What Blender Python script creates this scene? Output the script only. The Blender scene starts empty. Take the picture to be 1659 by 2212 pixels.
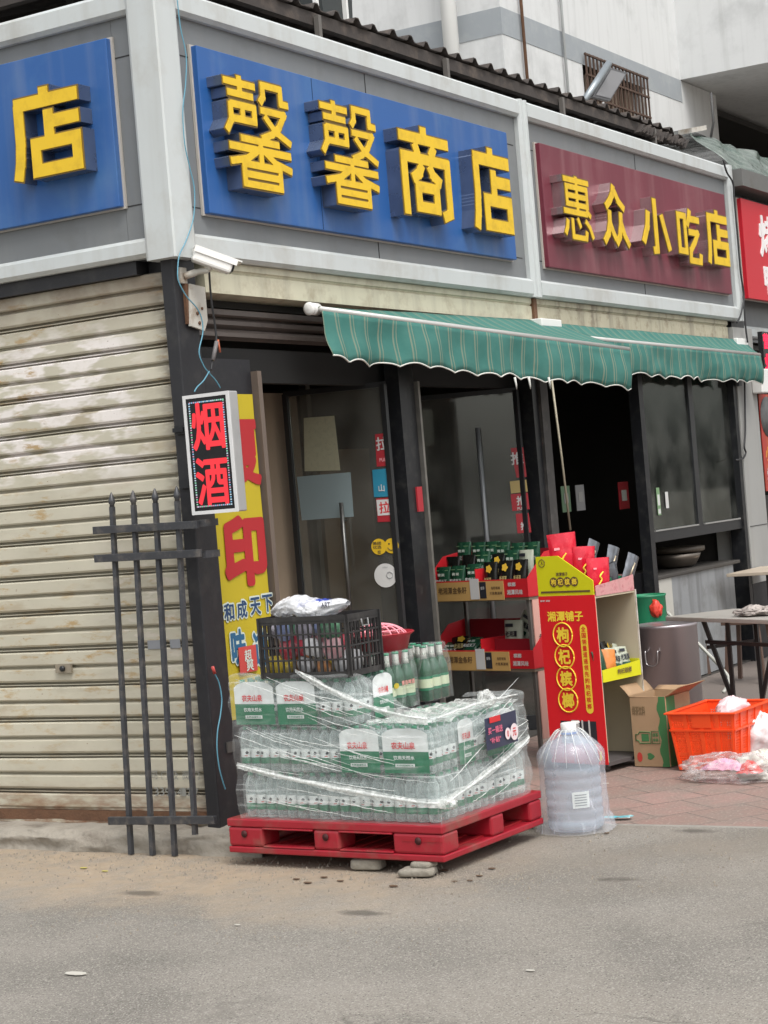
import bpy, math, random
from mathutils import Vector, Matrix, noise
random.seed(7)
C = bpy.context.scene.collection
S = bpy.context.scene
# ------------------------------------------------------------------ camera
F = 4007.0; CX, CY = 829.5, 1106.0          # focal length and centre in the 1659 px wide photo
ROLL = math.atan(.0835); PITCH = -math.atan(28/4007.)
AZ = math.radians(30.7)
FW = (math.cos(AZ), math.sin(AZ)); RT = (math.sin(AZ), -math.cos(AZ))
CAM = Vector((-8.63*FW[0]+.8786*RT[0], -8.63*FW[1]+.8786*RT[1], 1.55))
cd = bpy.data.cameras.new('camera'); cam = bpy.data.objects.new('camera', cd); C.objects.link(cam)
fwd = Vector((FW[0]*math.cos(PITCH), FW[1]*math.cos(PITCH), math.sin(PITCH)))
rt = Vector((RT[0], RT[1], 0)); up = rt.cross(fwd)
# the horizon climbs to the right in the photo: the camera is rolled clockwise
r2 = rt*math.cos(ROLL) - up*math.sin(ROLL); u2 = rt*math.sin(ROLL) + up*math.cos(ROLL)
mw = Matrix((r2, u2, -fwd)).transposed().to_4x4(); mw.translation = CAM
cam.matrix_world = mw
cd.sensor_fit = 'HORIZONTAL'; cd.sensor_width = 36; cd.lens = 36*F/1659.
cd.clip_start = .1; cd.clip_end = 2000
S.camera = cam
S.render.resolution_x = 768; S.render.resolution_y = 1024
# ------------------------------------------------------------------ world, sun, exposure
SUN_EL, SUN_AZ = math.radians(58), math.radians(215)
w = bpy.data.worlds.new('World'); S.world = w; w.use_nodes = True
nt = w.node_tree; bg = nt.nodes['Background']
sky = nt.nodes.new('ShaderNodeTexSky'); sky.sky_type = 'NISHITA'; sky.sun_disc = False
sky.sun_elevation = SUN_EL; sky.sun_rotation = SUN_AZ; sky.air_density = 1.6; sky.dust_density = 4; sky.ozone_density = 1
hs = nt.nodes.new('ShaderNodeHueSaturation'); hs.inputs['Saturation'].default_value = .22
nt.links.new(sky.outputs[0], hs.inputs['Color']); nt.links.new(hs.outputs[0], bg.inputs['Color'])
bg.inputs['Strength'].default_value = .15
sd = bpy.data.lights.new('sun', 'SUN'); sd.energy = 1.15; sd.angle = math.radians(30); sd.color = (1, .97, .92)
sun = bpy.data.objects.new('sun', sd); C.objects.link(sun)
sdir = Vector((math.sin(SUN_AZ)*math.cos(SUN_EL), math.cos(SUN_AZ)*math.cos(SUN_EL), math.sin(SUN_EL)))
sun.rotation_euler = sdir.to_track_quat('Z', 'Y').to_euler(); sun.location = (0, 0, 20)
S.view_settings.view_transform = 'Standard'; S.view_settings.look = 'None'
S.view_settings.exposure = .62; S.view_settings.gamma = 1; S.view_settings.use_curve_mapping = False
S.cycles.use_denoising = True
S.cycles.max_bounces = 8; S.cycles.transparent_max_bounces = 24; S.cycles.sample_clamp_indirect = 4

# ------------------------------------------------------------------ pixel of the 1659x2212 photo -> point on a known real plane
def ray(px, py):
    dx, dy = px-CX, py-CY
    return fwd*F + r2*dx - u2*dy
def R(px, py, y=0.):
    d = ray(px, py); return CAM + d*((y-CAM.y)/d.y)
def L(px, py, x=0.):
    d = ray(px, py); return CAM + d*((x-CAM.x)/d.x)
def G(px, py, z=0.):
    d = ray(px, py); return CAM + d*((z-CAM.z)/d.z)

# ------------------------------------------------------------------ materials
MATS = {}
def mat(name, col, rough=.6, metal=0., var=.12, scale=6., bump=0., dirt=None, emit=None, spec=.5, bscale=None, coat=0., streak=None):
    """principled with value noise; dirt=(colour, amount 0..1, scale); streak=(colour, amount) = vertical stains"""
    if name in MATS: return MATS[name]
    m = bpy.data.materials.new(name); m.use_nodes = True; n = m.node_tree; N = n.nodes; K = n.links
    b = N['Principled BSDF']; b.inputs['Roughness'].default_value = rough; b.inputs['Metallic'].default_value = metal
    b.inputs['Specular IOR Level'].default_value = spec; b.inputs['Coat Weight'].default_value = coat
    tc = N.new('ShaderNodeTexCoord'); geo = N.new('ShaderNodeNewGeometry')
    no = N.new('ShaderNodeTexNoise'); no.inputs['Scale'].default_value = scale; no.inputs['Detail'].default_value = 5
    K.new(geo.outputs['Position'], no.inputs['Vector'])
    mx = N.new('ShaderNodeMix'); mx.data_type = 'RGBA'
    mx.inputs['A'].default_value = tuple(c*(1-var) for c in col)+(1,); mx.inputs['B'].default_value = tuple(min(1, c*(1+var)) for c in col)+(1,)
    K.new(no.outputs['Fac'], mx.inputs['Factor']); out = mx.outputs['Result']
    if dirt:
        d = N.new('ShaderNodeTexNoise'); d.inputs['Scale'].default_value = dirt[2]; d.inputs['Detail'].default_value = 8; d.inputs['Roughness'].default_value = .65
        K.new(geo.outputs['Position'], d.inputs['Vector'])
        rp = N.new('ShaderNodeMapRange'); rp.inputs['From Min'].default_value = .5; rp.inputs['From Max'].default_value = .72
        rp.inputs['To Max'].default_value = dirt[1]; K.new(d.outputs['Fac'], rp.inputs['Value'])
        m2 = N.new('ShaderNodeMix'); m2.data_type = 'RGBA'; K.new(rp.outputs[0], m2.inputs['Factor']); K.new(out, m2.inputs['A'])
        m2.inputs['B'].default_value = tuple(dirt[0])+(1,); out = m2.outputs['Result']
    if streak:
        mp = N.new('ShaderNodeMapping'); mp.inputs['Scale'].default_value = (9, 9, .5); K.new(geo.outputs['Position'], mp.inputs['Vector'])
        d = N.new('ShaderNodeTexNoise'); d.inputs['Scale'].default_value = 1.; d.inputs['Detail'].default_value = 6; K.new(mp.outputs[0], d.inputs['Vector'])
        rp = N.new('ShaderNodeMapRange'); rp.inputs['From Min'].default_value = .5; rp.inputs['From Max'].default_value = .75
        rp.inputs['To Max'].default_value = streak[1]; K.new(d.outputs['Fac'], rp.inputs['Value'])
        m2 = N.new('ShaderNodeMix'); m2.data_type = 'RGBA'; K.new(rp.outputs[0], m2.inputs['Factor']); K.new(out, m2.inputs['A'])
        m2.inputs['B'].default_value = tuple(streak[0])+(1,); out = m2.outputs['Result']
    K.new(out, b.inputs['Base Color'])
    rr = N.new('ShaderNodeMapRange'); rr.inputs['To Min'].default_value = max(0, rough-.08); rr.inputs['To Max'].default_value = min(1, rough+.08)
    K.new(no.outputs['Fac'], rr.inputs['Value']); K.new(rr.outputs[0], b.inputs['Roughness'])
    if bump:
        bn = N.new('ShaderNodeTexNoise'); bn.inputs['Scale'].default_value = bscale or scale*4; bn.inputs['Detail'].default_value = 4
        K.new(geo.outputs['Position'], bn.inputs['Vector'])
        bp = N.new('ShaderNodeBump'); bp.inputs['Strength'].default_value = bump; bp.inputs['Distance'].default_value = .01
        K.new(bn.outputs['Fac'], bp.inputs['Height']); K.new(bp.outputs[0], b.inputs['Normal'])
    if emit: b.inputs['Emission Color'].default_value = tuple(emit[0])+(1,); b.inputs['Emission Strength'].default_value = emit[1]
    MATS[name] = m; return m
def film(name, col, alpha, rough=.15, streak=.35, scale=(14, 14, 60), bump=.6, dens=.5, edge=.3):
    """thin see-through plastic: part transparent, part shiny white skin, creased"""
    m = bpy.data.materials.new(name); m.use_nodes = True; n = m.node_tree; N = n.nodes; K = n.links
    b = N['Principled BSDF']; b.inputs['Base Color'].default_value = tuple(col)+(1,); b.inputs['Roughness'].default_value = rough
    b.inputs['Specular IOR Level'].default_value = .9
    tr = N.new('ShaderNodeBsdfTransparent'); tr.inputs[0].default_value = (.97, .98, .98, 1)
    mix = N.new('ShaderNodeMixShader'); geo = N.new('ShaderNodeNewGeometry')
    mp = N.new('ShaderNodeMapping'); mp.inputs['Scale'].default_value = scale; K.new(geo.outputs['Position'], mp.inputs['Vector'])
    no = N.new('ShaderNodeTexNoise'); no.inputs['Scale'].default_value = 1; no.inputs['Detail'].default_value = 6; no.inputs['Distortion'].default_value = .8
    K.new(mp.outputs[0], no.inputs['Vector'])
    rp = N.new('ShaderNodeMapRange'); rp.inputs['From Min'].default_value = dens; rp.inputs['From Max'].default_value = dens+.2
    rp.inputs['To Min'].default_value = alpha; rp.inputs['To Max'].default_value = min(1, alpha+streak); K.new(no.outputs['Fac'], rp.inputs['Value'])
    lw = N.new('ShaderNodeLayerWeight'); lw.inputs['Blend'].default_value = .35
    ad = N.new('ShaderNodeMath'); ad.operation = 'MULTIPLY_ADD'; ad.inputs[1].default_value = edge; K.new(lw.outputs['Facing'], ad.inputs[0]); K.new(rp.outputs[0], ad.inputs[2])
    ad.use_clamp = True
    K.new(ad.outputs[0], mix.inputs[0]); K.new(tr.outputs[0], mix.inputs[1]); K.new(b.outputs[0], mix.inputs[2])
    bp = N.new('ShaderNodeBump'); bp.inputs['Strength'].default_value = bump; bp.inputs['Distance'].default_value = .01
    K.new(no.outputs['Fac'], bp.inputs['Height']); K.new(bp.outputs[0], b.inputs['Normal'])
    K.new(mix.outputs[0], N['Material Output'].inputs['Surface']); MATS[name] = m; return m
def glass(name, tint, fac, rough=.03):
    m = bpy.data.materials.new(name); m.use_nodes = True; n = m.node_tree; N = n.nodes; K = n.links
    for x in list(N):
        if x.type == 'BSDF_PRINCIPLED': N.remove(x)
    g = N.new('ShaderNodeBsdfGlossy'); g.inputs['Roughness'].default_value = rough; g.inputs['Color'].default_value = (.9, .95, .95, 1)
    tr = N.new('ShaderNodeBsdfTransparent'); tr.inputs[0].default_value = tuple(tint)+(1,)
    di = N.new('ShaderNodeBsdfDiffuse'); di.inputs[0].default_value = (.35, .355, .33, 1)
    geo = N.new('ShaderNodeNewGeometry'); no = N.new('ShaderNodeTexNoise'); no.inputs['Scale'].default_value = 3; no.inputs['Detail'].default_value = 8
    K.new(geo.outputs['Position'], no.inputs['Vector'])
    rp = N.new('ShaderNodeMapRange'); rp.inputs['From Min'].default_value = .4; rp.inputs['From Max'].default_value = .8; rp.inputs['To Max'].default_value = .16
    K.new(no.outputs['Fac'], rp.inputs['Value'])
    lw = N.new('ShaderNodeFresnel'); lw.inputs['IOR'].default_value = 1.45
    ad = N.new('ShaderNodeMath'); ad.operation = 'MULTIPLY'; ad.inputs[1].default_value = fac; K.new(lw.outputs[0], ad.inputs[0])
    m1 = N.new('ShaderNodeMixShader'); K.new(ad.outputs[0], m1.inputs[0]); K.new(tr.outputs[0], m1.inputs[1]); K.new(g.outputs[0], m1.inputs[2])
    m2 = N.new('ShaderNodeMixShader'); K.new(rp.outputs[0], m2.inputs[0]); K.new(m1.outputs[0], m2.inputs[1]); K.new(di.outputs[0], m2.inputs[2])
    K.new(m2.outputs[0], N['Material Output'].inputs['Surface']); MATS[name] = m; return m

alu = mat('aluminium_trim', (.50, .53, .53), .42, .0, .06, 3, dirt=((.33, .31, .27), .5, 3.), streak=((.30, .28, .24), .35))
panel = mat('grey_panel', (.165, .175, .182), .45, .0, .08, 2, dirt=((.12, .12, .115), .5, 4), streak=((.22, .22, .21), .25))
blue = mat('blue_sign', (.018, .093, .30), .42, 0, .2, 1.2, dirt=((.055, .15, .33), .75, 1.8), streak=((.10, .16, .31), .55))
maroon = mat('maroon_sign', (.145, .022, .038), .4, 0, .14, 1.5, dirt=((.20, .06, .075), .7, 2.2), streak=((.24, .10, .11), .6))
redsign = mat('red_sign', (.5, .012, .025), .4, 0, .08, 2)
yel = mat('letter_yellow', (.72, .47, .015), .5, 0, .06, 8, dirt=((.42, .25, .01), .5, 12))
rim = mat('letter_rim', (.20, .13, .03), .5, .3, .2, 8)
side_bl = mat('letter_side_blue_reflection', (.15, .19, .27), .28, .7, .4, 6)  # blue reflection put into the base colour of the metal sides
side_ma = mat('letter_side_maroon', (.45, .34, .35), .2, .8, .3, 6)
black = mat('black_paint', (.014, .014, .017), .5, 0, .3, 5, dirt=((.045, .042, .04), .6, 7), bump=.15)
blackmetal = mat('black_frame', (.016, .017, .02), .35, .2, .2, 5, dirt=((.07, .07, .065), .5, 14))
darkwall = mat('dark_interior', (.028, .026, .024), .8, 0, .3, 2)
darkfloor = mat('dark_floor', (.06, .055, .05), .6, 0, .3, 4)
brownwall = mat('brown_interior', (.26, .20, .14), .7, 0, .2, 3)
conc = mat('concrete', (.24, .225, .20), .9, 0, .2, 6, bump=.5, dirt=((.13, .12, .105), .8, 5))
white = mat('white_plastic', (.72, .72, .70), .4, 0, .05, 5)
dirtywhite = mat('dirty_white', (.5, .48, .43), .6, 0, .1, 8, dirt=((.2, .12, .06), .9, 9))
rust = mat('rust', (.13, .065, .035), .85, .1, .4, 20, bump=.4)
fencem = mat('fence_paint', (.045, .047, .053), .42, .2, .25, 10, dirt=((.17, .15, .13), .6, 16), bump=.15)
red = mat('red_plastic', (.30, .009, .020), .42, 0, .15, 5, dirt=((.21, .075, .06), .95, 6), bump=.15)
pink = mat('pink_plastic', (.85, .35, .38), .4)
green_dark = mat('print_green', (.008, .15, .07), .4, 0, .1, 10)
print_white = mat('print_white', (.66, .69, .68), .4, 0, .06, 10)
print_red = mat('print_red', (.55, .025, .03), .4)
ink = mat('ink_dark', (.02, .022, .03), .5)
yb = mat('banner_yellow', (.46, .36, .012), .6, 0, .08, 4, dirt=((.42, .33, .03), .5, 3))
rb = mat('banner_red', (.38, .015, .02), .6, 0, .06, 4)
navy = mat('banner_navy', (.015, .05, .13), .6)
pale = mat('banner_pale', (.55, .62, .55), .6)
card = mat('cardboard', (.36, .235, .135), .8, 0, .12, 8, dirt=((.24, .15, .09), .5, 6))
steel = mat('steel', (.42, .40, .41), .28, .95, .15, 5)
orange = mat('orange_plastic', (.83, .075, .012), .42, 0, .1, 6)
gold = mat('gold_card', (.50, .31, .11), .45, 0, .1, 4)
cream = None

# ------------------------------------------------------------------ mesh builder
ORG = {}
_gly = {}
import numpy as np
def _raster(vs, fs, x0, y0, res, nx, ny):
    m = np.zeros((ny, nx), bool); gy, gx = np.mgrid[0:ny, 0:nx]
    V = [((v[0]-x0)*res, (v[1]-y0)*res) for v in vs]
    for f in fs:
        for k in range(1, len(f)-1):
            a, b, c = V[f[0]], V[f[k]], V[f[k+1]]
            ar = (b[0]-a[0])*(c[1]-a[1])-(b[1]-a[1])*(c[0]-a[0])
            if abs(ar) < 1e-9: continue
            if ar < 0: b, c = c, b
            i0, i1 = int(max(0, min(a[0], b[0], c[0])-1)), int(max(a[0], b[0], c[0])+2); j0, j1 = int(max(0, min(a[1], b[1], c[1])-1)), int(max(a[1], b[1], c[1])+2)
            X = gx[j0:j1, i0:i1]; Y = gy[j0:j1, i0:i1]; ok = np.ones(X.shape, bool)
            for p_, q_ in ((a, b), (b, c), (c, a)): ok &= ((q_[0]-p_[0])*(Y-p_[1])-(q_[1]-p_[1])*(X-p_[0])) >= -.01
            m[j0:j1, i0:i1] |= ok
    return m
def _contours(g):
    """marching squares at 0.5 -> closed loops"""
    ny, nx = g.shape; inside = g > .5; nxt = {}
    code = inside[:-1, :-1]*1+inside[:-1, 1:]*2+inside[1:, 1:]*4+inside[1:, :-1]*8
    T = {1: [(3, 0)], 2: [(0, 1)], 3: [(3, 1)], 4: [(1, 2)], 5: [(3, 0), (1, 2)], 6: [(0, 2)], 7: [(3, 2)], 8: [(2, 3)], 9: [(2, 0)], 10: [(0, 1), (2, 3)], 11: [(2, 1)], 12: [(1, 3)], 13: [(1, 0)], 14: [(0, 3)]}
    pos = {}
    def ek(j, i, e):
        return ((0, j, i), (1, j, i+1), (0, j+1, i), (1, j, i))[e]
    for j, i in zip(*np.nonzero((code > 0) & (code < 15))):
        j = int(j); i = int(i)
        for a, b in T[int(code[j, i])]: nxt[ek(j, i, a)] = ek(j, i, b)
    for k in nxt:
        t, j, i = k
        a = g[j, i]; b = g[j, i+1] if t == 0 else g[j+1, i]; f = (.5-a)/(b-a) if b != a else .5
        pos[k] = (i+f, j) if t == 0 else (i, j+f)
    loops = []; seen = set()
    for k in list(nxt):
        if k in seen: continue
        lp = []; c = k
        while c not in seen and c in nxt: seen.add(c); lp.append(pos[c]); c = nxt[c]
        if len(lp) > 5: loops.append(lp)
    return loops
def _simp(p, eps):
    def dp(a):
        st = [(0, len(a)-1)]; keep = {0, len(a)-1}
        while st:
            i, j = st.pop()
            if j <= i+1: continue
            ax, ay = a[i]; bx, by = a[j]; L_ = math.hypot(bx-ax, by-ay) or 1e-9; best = 0; bi = -1
            for k in range(i+1, j):
                d = abs((bx-ax)*(a[k][1]-ay)-(by-ay)*(a[k][0]-ax))/L_ if L_ > 1e-6 else math.hypot(a[k][0]-ax, a[k][1]-ay)
                if d > best: best = d; bi = k
            if best > eps: keep.add(bi); st += [(i, bi), (bi, j)]
        return [a[k] for k in sorted(keep)]
    h = len(p)//2; return dp(p[:h+1])[:-1]+dp(p[h:]+p[:1])[:-1]
def _tomesh(cu, o):
    dg = bpy.context.evaluated_depsgraph_get(); dg.update()
    m_ = o.evaluated_get(dg).to_mesh(); r = ([tuple(v.co) for v in m_.vertices], [tuple(p.vertices) for p in m_.polygons]); o.evaluated_get(dg).to_mesh_clear(); return r
# sign lettering of the photo: squared heavy strokes, given as centre lines in a unit box; (thickness, strokes)
STROKES = {
 '店': (.145, [[(.48, 1.0), (.48, .86)], [(.0, .85), (1, .85)], [(.065, .85), (.065, .42), (.04, .2), (-.01, .0)], [(.53, .74), (.53, .42)], [(.53, .60), (1.0, .60)], [(.30, .37), (.94, .37), (.94, .07), (.30, .07), (.30, .37)]]),
 '商': (.118, [[(.5, 1.0), (.5, .88)], [(.0, .86), (1, .86)], [(.30, .80), (.36, .68)], [(.70, .80), (.62, .68)], [(.07, .0), (.07, .64), (.95, .64), (.95, .08), (.80, .03)], [(.43, .58), (.36, .48), (.22, .40)], [(.57, .58), (.64, .48), (.80, .40)], [(.32, .33), (.69, .33), (.69, .11), (.32, .11), (.32, .33)]]),
 '馨': (.066, [[(.0, .93), (.48, .93)], [(.24, 1.0), (.24, .82)], [(.05, .83), (.44, .83)], [(.08, .73), (.44, .73), (.44, .60), (.08, .60)], [(.26, .73), (.26, .60)], [(.08, .745), (.08, .58), (.0, .47)],
        [(.54, .79), (.60, .86), (.60, .97), (.88, .97), (.88, .83), (1.0, .83)], [(.54, .73), (.92, .73), (.82, .60), (.70, .52), (.53, .46)], [(.60, .68), (.76, .55), (1.0, .46)],
        [(.20, .43), (.80, .43)], [(.02, .345), (.98, .345)], [(.5, .44), (.5, .23)], [(.44, .335), (.28, .25), (.02, .20)], [(.56, .335), (.72, .25), (.98, .20)],
        [(.22, .20), (.78, .20), (.78, .015), (.22, .015), (.22, .20)], [(.22, .107), (.78, .107)]]),
 '惠': (.084, [[(.05, .93), (.95, .93)], [(.5, 1.0), (.5, .42)], [(.14, .82), (.86, .82), (.86, .55), (.14, .55), (.14, .82)], [(.14, .685), (.86, .685)], [(.0, .43), (.84, .43)], [(.80, .49), (.96, .40)],
        [(.12, .30), (.08, .18), (.0, .06)], [(.28, .33), (.28, .04), (.74, .04), (.78, .16)], [(.47, .34), (.56, .20)], [(.76, .32), (.90, .22), (1.0, .06)]]),
 '众': (.125, [[(.50, 1.0), (.44, .84), (.32, .72), (.14, .60)], [(.52, .90), (.66, .74), (.88, .62)], [(.28, .56), (.26, .36), (.18, .16), (.0, .0)], [(.27, .34), (.36, .20), (.46, .08)], [(.72, .56), (.70, .34), (.62, .14), (.48, -.0)], [(.71, .38), (.82, .18), (1.0, .0)]]),
 '小': (.135, [[(.5, 1.0), (.5, .05), (.36, .03)], [(.24, .74), (.18, .45), (.0, .14)], [(.74, .72), (.86, .42), (1.0, .08)]]),
 '吃': (.118, [[(.04, .86), (.33, .86), (.33, .20), (.04, .20), (.04, .86)], [(.58, 1.0), (.52, .84), (.42, .68)], [(.52, .83), (.98, .83)], [(.48, .58), (.88, .58), (.74, .42), (.52, .24), (.50, .05), (.94, .05), (.97, .20)]]),
}
def stroke_shape(ch, extra):
    t, SS = STROKES[ch]; h = t/2+extra; vs = []; fs = []
    for S_ in SS:
        for i in range(len(S_)-1):
            a, b = Vector(S_[i]), Vector(S_[i+1]); d = (b-a).normalized(); n = Vector((-d.y, d.x))
            ea = h if i > 0 else extra; eb = h*.75 if i < len(S_)-2 else extra
            if S_[0] == S_[-1]: ea = eb = h
            k = len(vs); a = a-d*(ea*.85 if i > 0 else ea); b = b+d*eb
            vs += [tuple(a+n*h), tuple(a-n*h), tuple(b-n*h), tuple(b+n*h)]; fs.append((k, k+1, k+2, k+3))
    return vs, fs
def glyph(s, off):
    k = (s, off)
    if k in _gly: return _gly[k]
    cu = bpy.data.curves.new('t', 'FONT'); cu.body = s; cu.size = 1; cu.resolution_u = 3
    o = bpy.data.objects.new('t', cu); C.objects.link(o); me = {}
    me['flat'] = _tomesh(cu, o) if not isinstance(off, tuple) else stroke_shape(s, off[1])
    if not off: cu.extrude = .5; me['solid'] = _tomesh(cu, o)
    bpy.data.objects.remove(o); bpy.data.curves.remove(cu)
    if off:
        vs, fs = me['flat']; pad = (.02 if isinstance(off, tuple) else off)+.05; x0 = min(v[0] for v in vs)-pad; y0 = min(v[1] for v in vs)-pad; x1 = max(v[0] for v in vs)+pad; y1 = max(v[1] for v in vs)+pad
        res = 230 if isinstance(off, tuple) else 190 if len(s) == 1 else 90; nx = int((x1-x0)*res)+2; ny = int((y1-y0)*res)+2
        m = _raster(vs, fs, x0, y0, res, nx, ny); r = (0. if isinstance(off, tuple) else off)*res; R_ = int(r)+1; d = np.zeros_like(m)
        for dj in range(-R_, R_+1):
            for di in range(-R_, R_+1):
                if di*di+dj*dj <= r*r: d |= np.roll(np.roll(m, dj, 0), di, 1)
        g_ = d.astype(float)
        for _ in range(1 if isinstance(off, tuple) else 2): g_ = (g_+np.roll(g_, 1, 0)+np.roll(g_, -1, 0)+np.roll(g_, 1, 1)+np.roll(g_, -1, 1))/5
        cu = bpy.data.curves.new('t', 'CURVE'); cu.dimensions = '2D'; cu.fill_mode = 'BOTH'
        for lp in _contours(g_):
            q = _simp(lp, .45)
            if len(q) < 3: continue
            sp_ = cu.splines.new('POLY'); sp_.points.add(len(q)-1); sp_.use_cyclic_u = True
            for i_, (a, b) in enumerate(q): sp_.points[i_].co = (x0+a/res, y0+b/res, 0, 1)
        o = bpy.data.objects.new('t', cu); C.objects.link(o)
        me['flat'] = _tomesh(cu, o); cu.extrude = .5; me['solid'] = _tomesh(cu, o)
        bpy.data.objects.remove(o); bpy.data.curves.remove(cu)
    vs = me['flat'][0] or [(0, 0, 0), (1, 1, 0)]
    x0 = min(v[0] for v in vs); x1 = max(v[0] for v in vs); y0 = min(v[1] for v in vs); y1 = max(v[1] for v in vs)
    for key in me:
        me[key] = ([((v[0]-x0)/max(1e-6, x1-x0)-.5, (v[1]-y0)/max(1e-6, y1-y0)-.5, v[2]) for v in me[key][0]], me[key][1])
    # outward winding of the flat shape
    vs, fs = me['flat']
    if fs:
        a, b, c = (Vector(vs[i]) for i in fs[0][:3])
        if (b-a).cross(c-a).z < 0: me['flat'] = (vs, [f[::-1] for f in fs])
    _gly[k] = (me, (x1-x0)/max(1e-6, y1-y0))
    return _gly[k]

class MB:
    def __init__(s): s.v = []; s.f = []; s.m = []; s.s = []; s.mats = []
    def mi(s, m):
        if m not in s.mats: s.mats.append(m)
        return s.mats.index(m)
    def add(s, vs, fs, m, smooth=False, M=None):
        k = len(s.v); i = s.mi(m)
        s.v += [tuple(M @ Vector(v)) if M else tuple(v) for v in vs]
        for f in fs: s.f.append(tuple(a+k for a in f)); s.m.append(i); s.s.append(smooth)
        return s
    def box(s, p0, p1, m, M=None):
        x0, y0, z0 = p0; x1, y1, z1 = p1
        x0, x1 = min(x0, x1), max(x0, x1); y0, y1 = min(y0, y1), max(y0, y1); z0, z1 = min(z0, z1), max(z0, z1)
        vs = [(x, y, z) for z in (z0, z1) for y in (y0, y1) for x in (x0, x1)]
        return s.add(vs, [(0, 2, 3, 1), (4, 5, 7, 6), (0, 1, 5, 4), (2, 6, 7, 3), (0, 4, 6, 2), (1, 3, 7, 5)], m, False, M)
    def beam(s, a, b, w, h, m, upv=(0, 0, 1)):
        a = Vector(a); b = Vector(b); d = (b-a); ln = d.length; d.normalize()
        u_ = Vector(upv)
        if abs(d.dot(u_)) > .95: u_ = Vector((1, 0, 0))
        x = d.cross(u_).normalized(); z = x.cross(d)
        M = Matrix((x, d, z)).transposed().to_4x4(); M.translation = a
        return s.box((-w/2, 0, -h/2), (w/2, ln, h/2), m, M)
    def tube(s, pts, r, m, seg=8, caps=True):
        pts = [Vector(p) for p in pts]; n = len(pts); rs = r if isinstance(r, (list, tuple)) else [r]*n
        vs = []; fs = []; prev = None
        for i, p in enumerate(pts):
            d = (pts[min(i+1, n-1)]-pts[max(i-1, 0)]).normalized()
            if prev is None:
                a = Vector((0, 0, 1)) if abs(d.z) < .9 else Vector((1, 0, 0)); x = d.cross(a).normalized()
            else: x = (prev - d*prev.dot(d)).normalized()
            prev = x; y = d.cross(x)
            for k in range(seg):
                t = 2*math.pi*k/seg; vs.append(p + (x*math.cos(t)+y*math.sin(t))*rs[i])
        for i in range(n-1):
            for k in range(seg):
                fs.append((i*seg+k, i*seg+(k+1) % seg, (i+1)*seg+(k+1) % seg, (i+1)*seg+k))
        if caps: fs.append(tuple(range(seg-1, -1, -1))); fs.append(tuple((n-1)*seg+k for k in range(seg)))
        return s.add(vs, fs, m, True)
    def lathe(s, prof, m, seg=24, c=(0, 0, 0), M=None, wob=None, caps=(True, True)):
        vs = []; fs = []; n = len(prof)
        for i, (r, z) in enumerate(prof):
            for k in range(seg):
                t = 2*math.pi*k/seg; rr = r*(wob(t, z) if wob else 1)
                vs.append((c[0]+rr*math.cos(t), c[1]+rr*math.sin(t), c[2]+z))
        for i in range(n-1):
            for k in range(seg): fs.append((i*seg+k, i*seg+(k+1) % seg, (i+1)*seg+(k+1) % seg, (i+1)*seg+k))
        if caps[0]: fs.append(tuple(range(seg-1, -1, -1)))
        if caps[1]: fs.append(tuple((n-1)*seg+k for k in range(seg)))
        return s.add(vs, fs, m, True, M)
    def grid(s, nu, nv, fn, m, thick=0., smooth=True):
        """surface from fn(i/nu, j/nv); with thick it is a closed shell"""
        P = [[Vector(fn(i/nu, j/nv)) for j in range(nv+1)] for i in range(nu+1)]
        W = nv+1; vs = [p for row in P for p in row]; fs = []
        for i in range(nu):
            for j in range(nv): fs.append((i*W+j, (i+1)*W+j, (i+1)*W+j+1, i*W+j+1))
        if thick:
            n0 = len(vs)
            for i in range(nu+1):
                for j in range(nv+1):
                    a = P[min(i+1, nu)][j]-P[max(i-1, 0)][j]; b = P[i][min(j+1, nv)]-P[i][max(j-1, 0)]
                    nn = a.cross(b); nn = nn.normalized() if nn.length > 1e-9 else Vector((0, 0, 1))
                    vs.append(P[i][j]-nn*thick)
            for i in range(nu):
                for j in range(nv): fs.append((n0+i*W+j, n0+i*W+j+1, n0+(i+1)*W+j+1, n0+(i+1)*W+j))
            for i in range(nu):
                fs.append((i*W, n0+i*W, n0+(i+1)*W, (i+1)*W)); fs.append((i*W+nv, (i+1)*W+nv, n0+(i+1)*W+nv, n0+i*W+nv))
            for j in range(nv):
                fs.append((j, j+1, n0+j+1, n0+j)); fs.append((nu*W+j, n0+nu*W+j, n0+nu*W+j+1, nu*W+j+1))
        return s.add(vs, fs, m, smooth)
    def prism(s, poly, c, right, upv, depth, m):
        """polygon (x,y) in the plane right/up at c, extruded back by depth"""
        c = Vector(c); right = Vector(right); upv = Vector(upv); n = right.cross(upv)
        a = [c+right*x+upv*y for x, y in poly]; b = [p-n*depth for p in a]; k = len(a)
        fs = [tuple(range(k)), tuple(range(2*k-1, k-1, -1))]+[(i, i+k, (i+1) % k+k, (i+1) % k) for i in range(k)]
        return s.add(a+b, fs, m)
    def text(s, t, c, right, upv, w_, h_, m, depth=0., off=.0):
        c = Vector(c); right = Vector(right).normalized(); upv = Vector(upv).normalized(); n = right.cross(upv)
        me, asp = glyph(t, off)
        if w_ is None: w_ = h_*asp
        vs, fs = me['solid' if depth else 'flat']
        return s.add([c+right*(x*w_)+upv*(y*h_)+n*((z-.5)*depth) for x, y, z in vs], fs, m)
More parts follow.
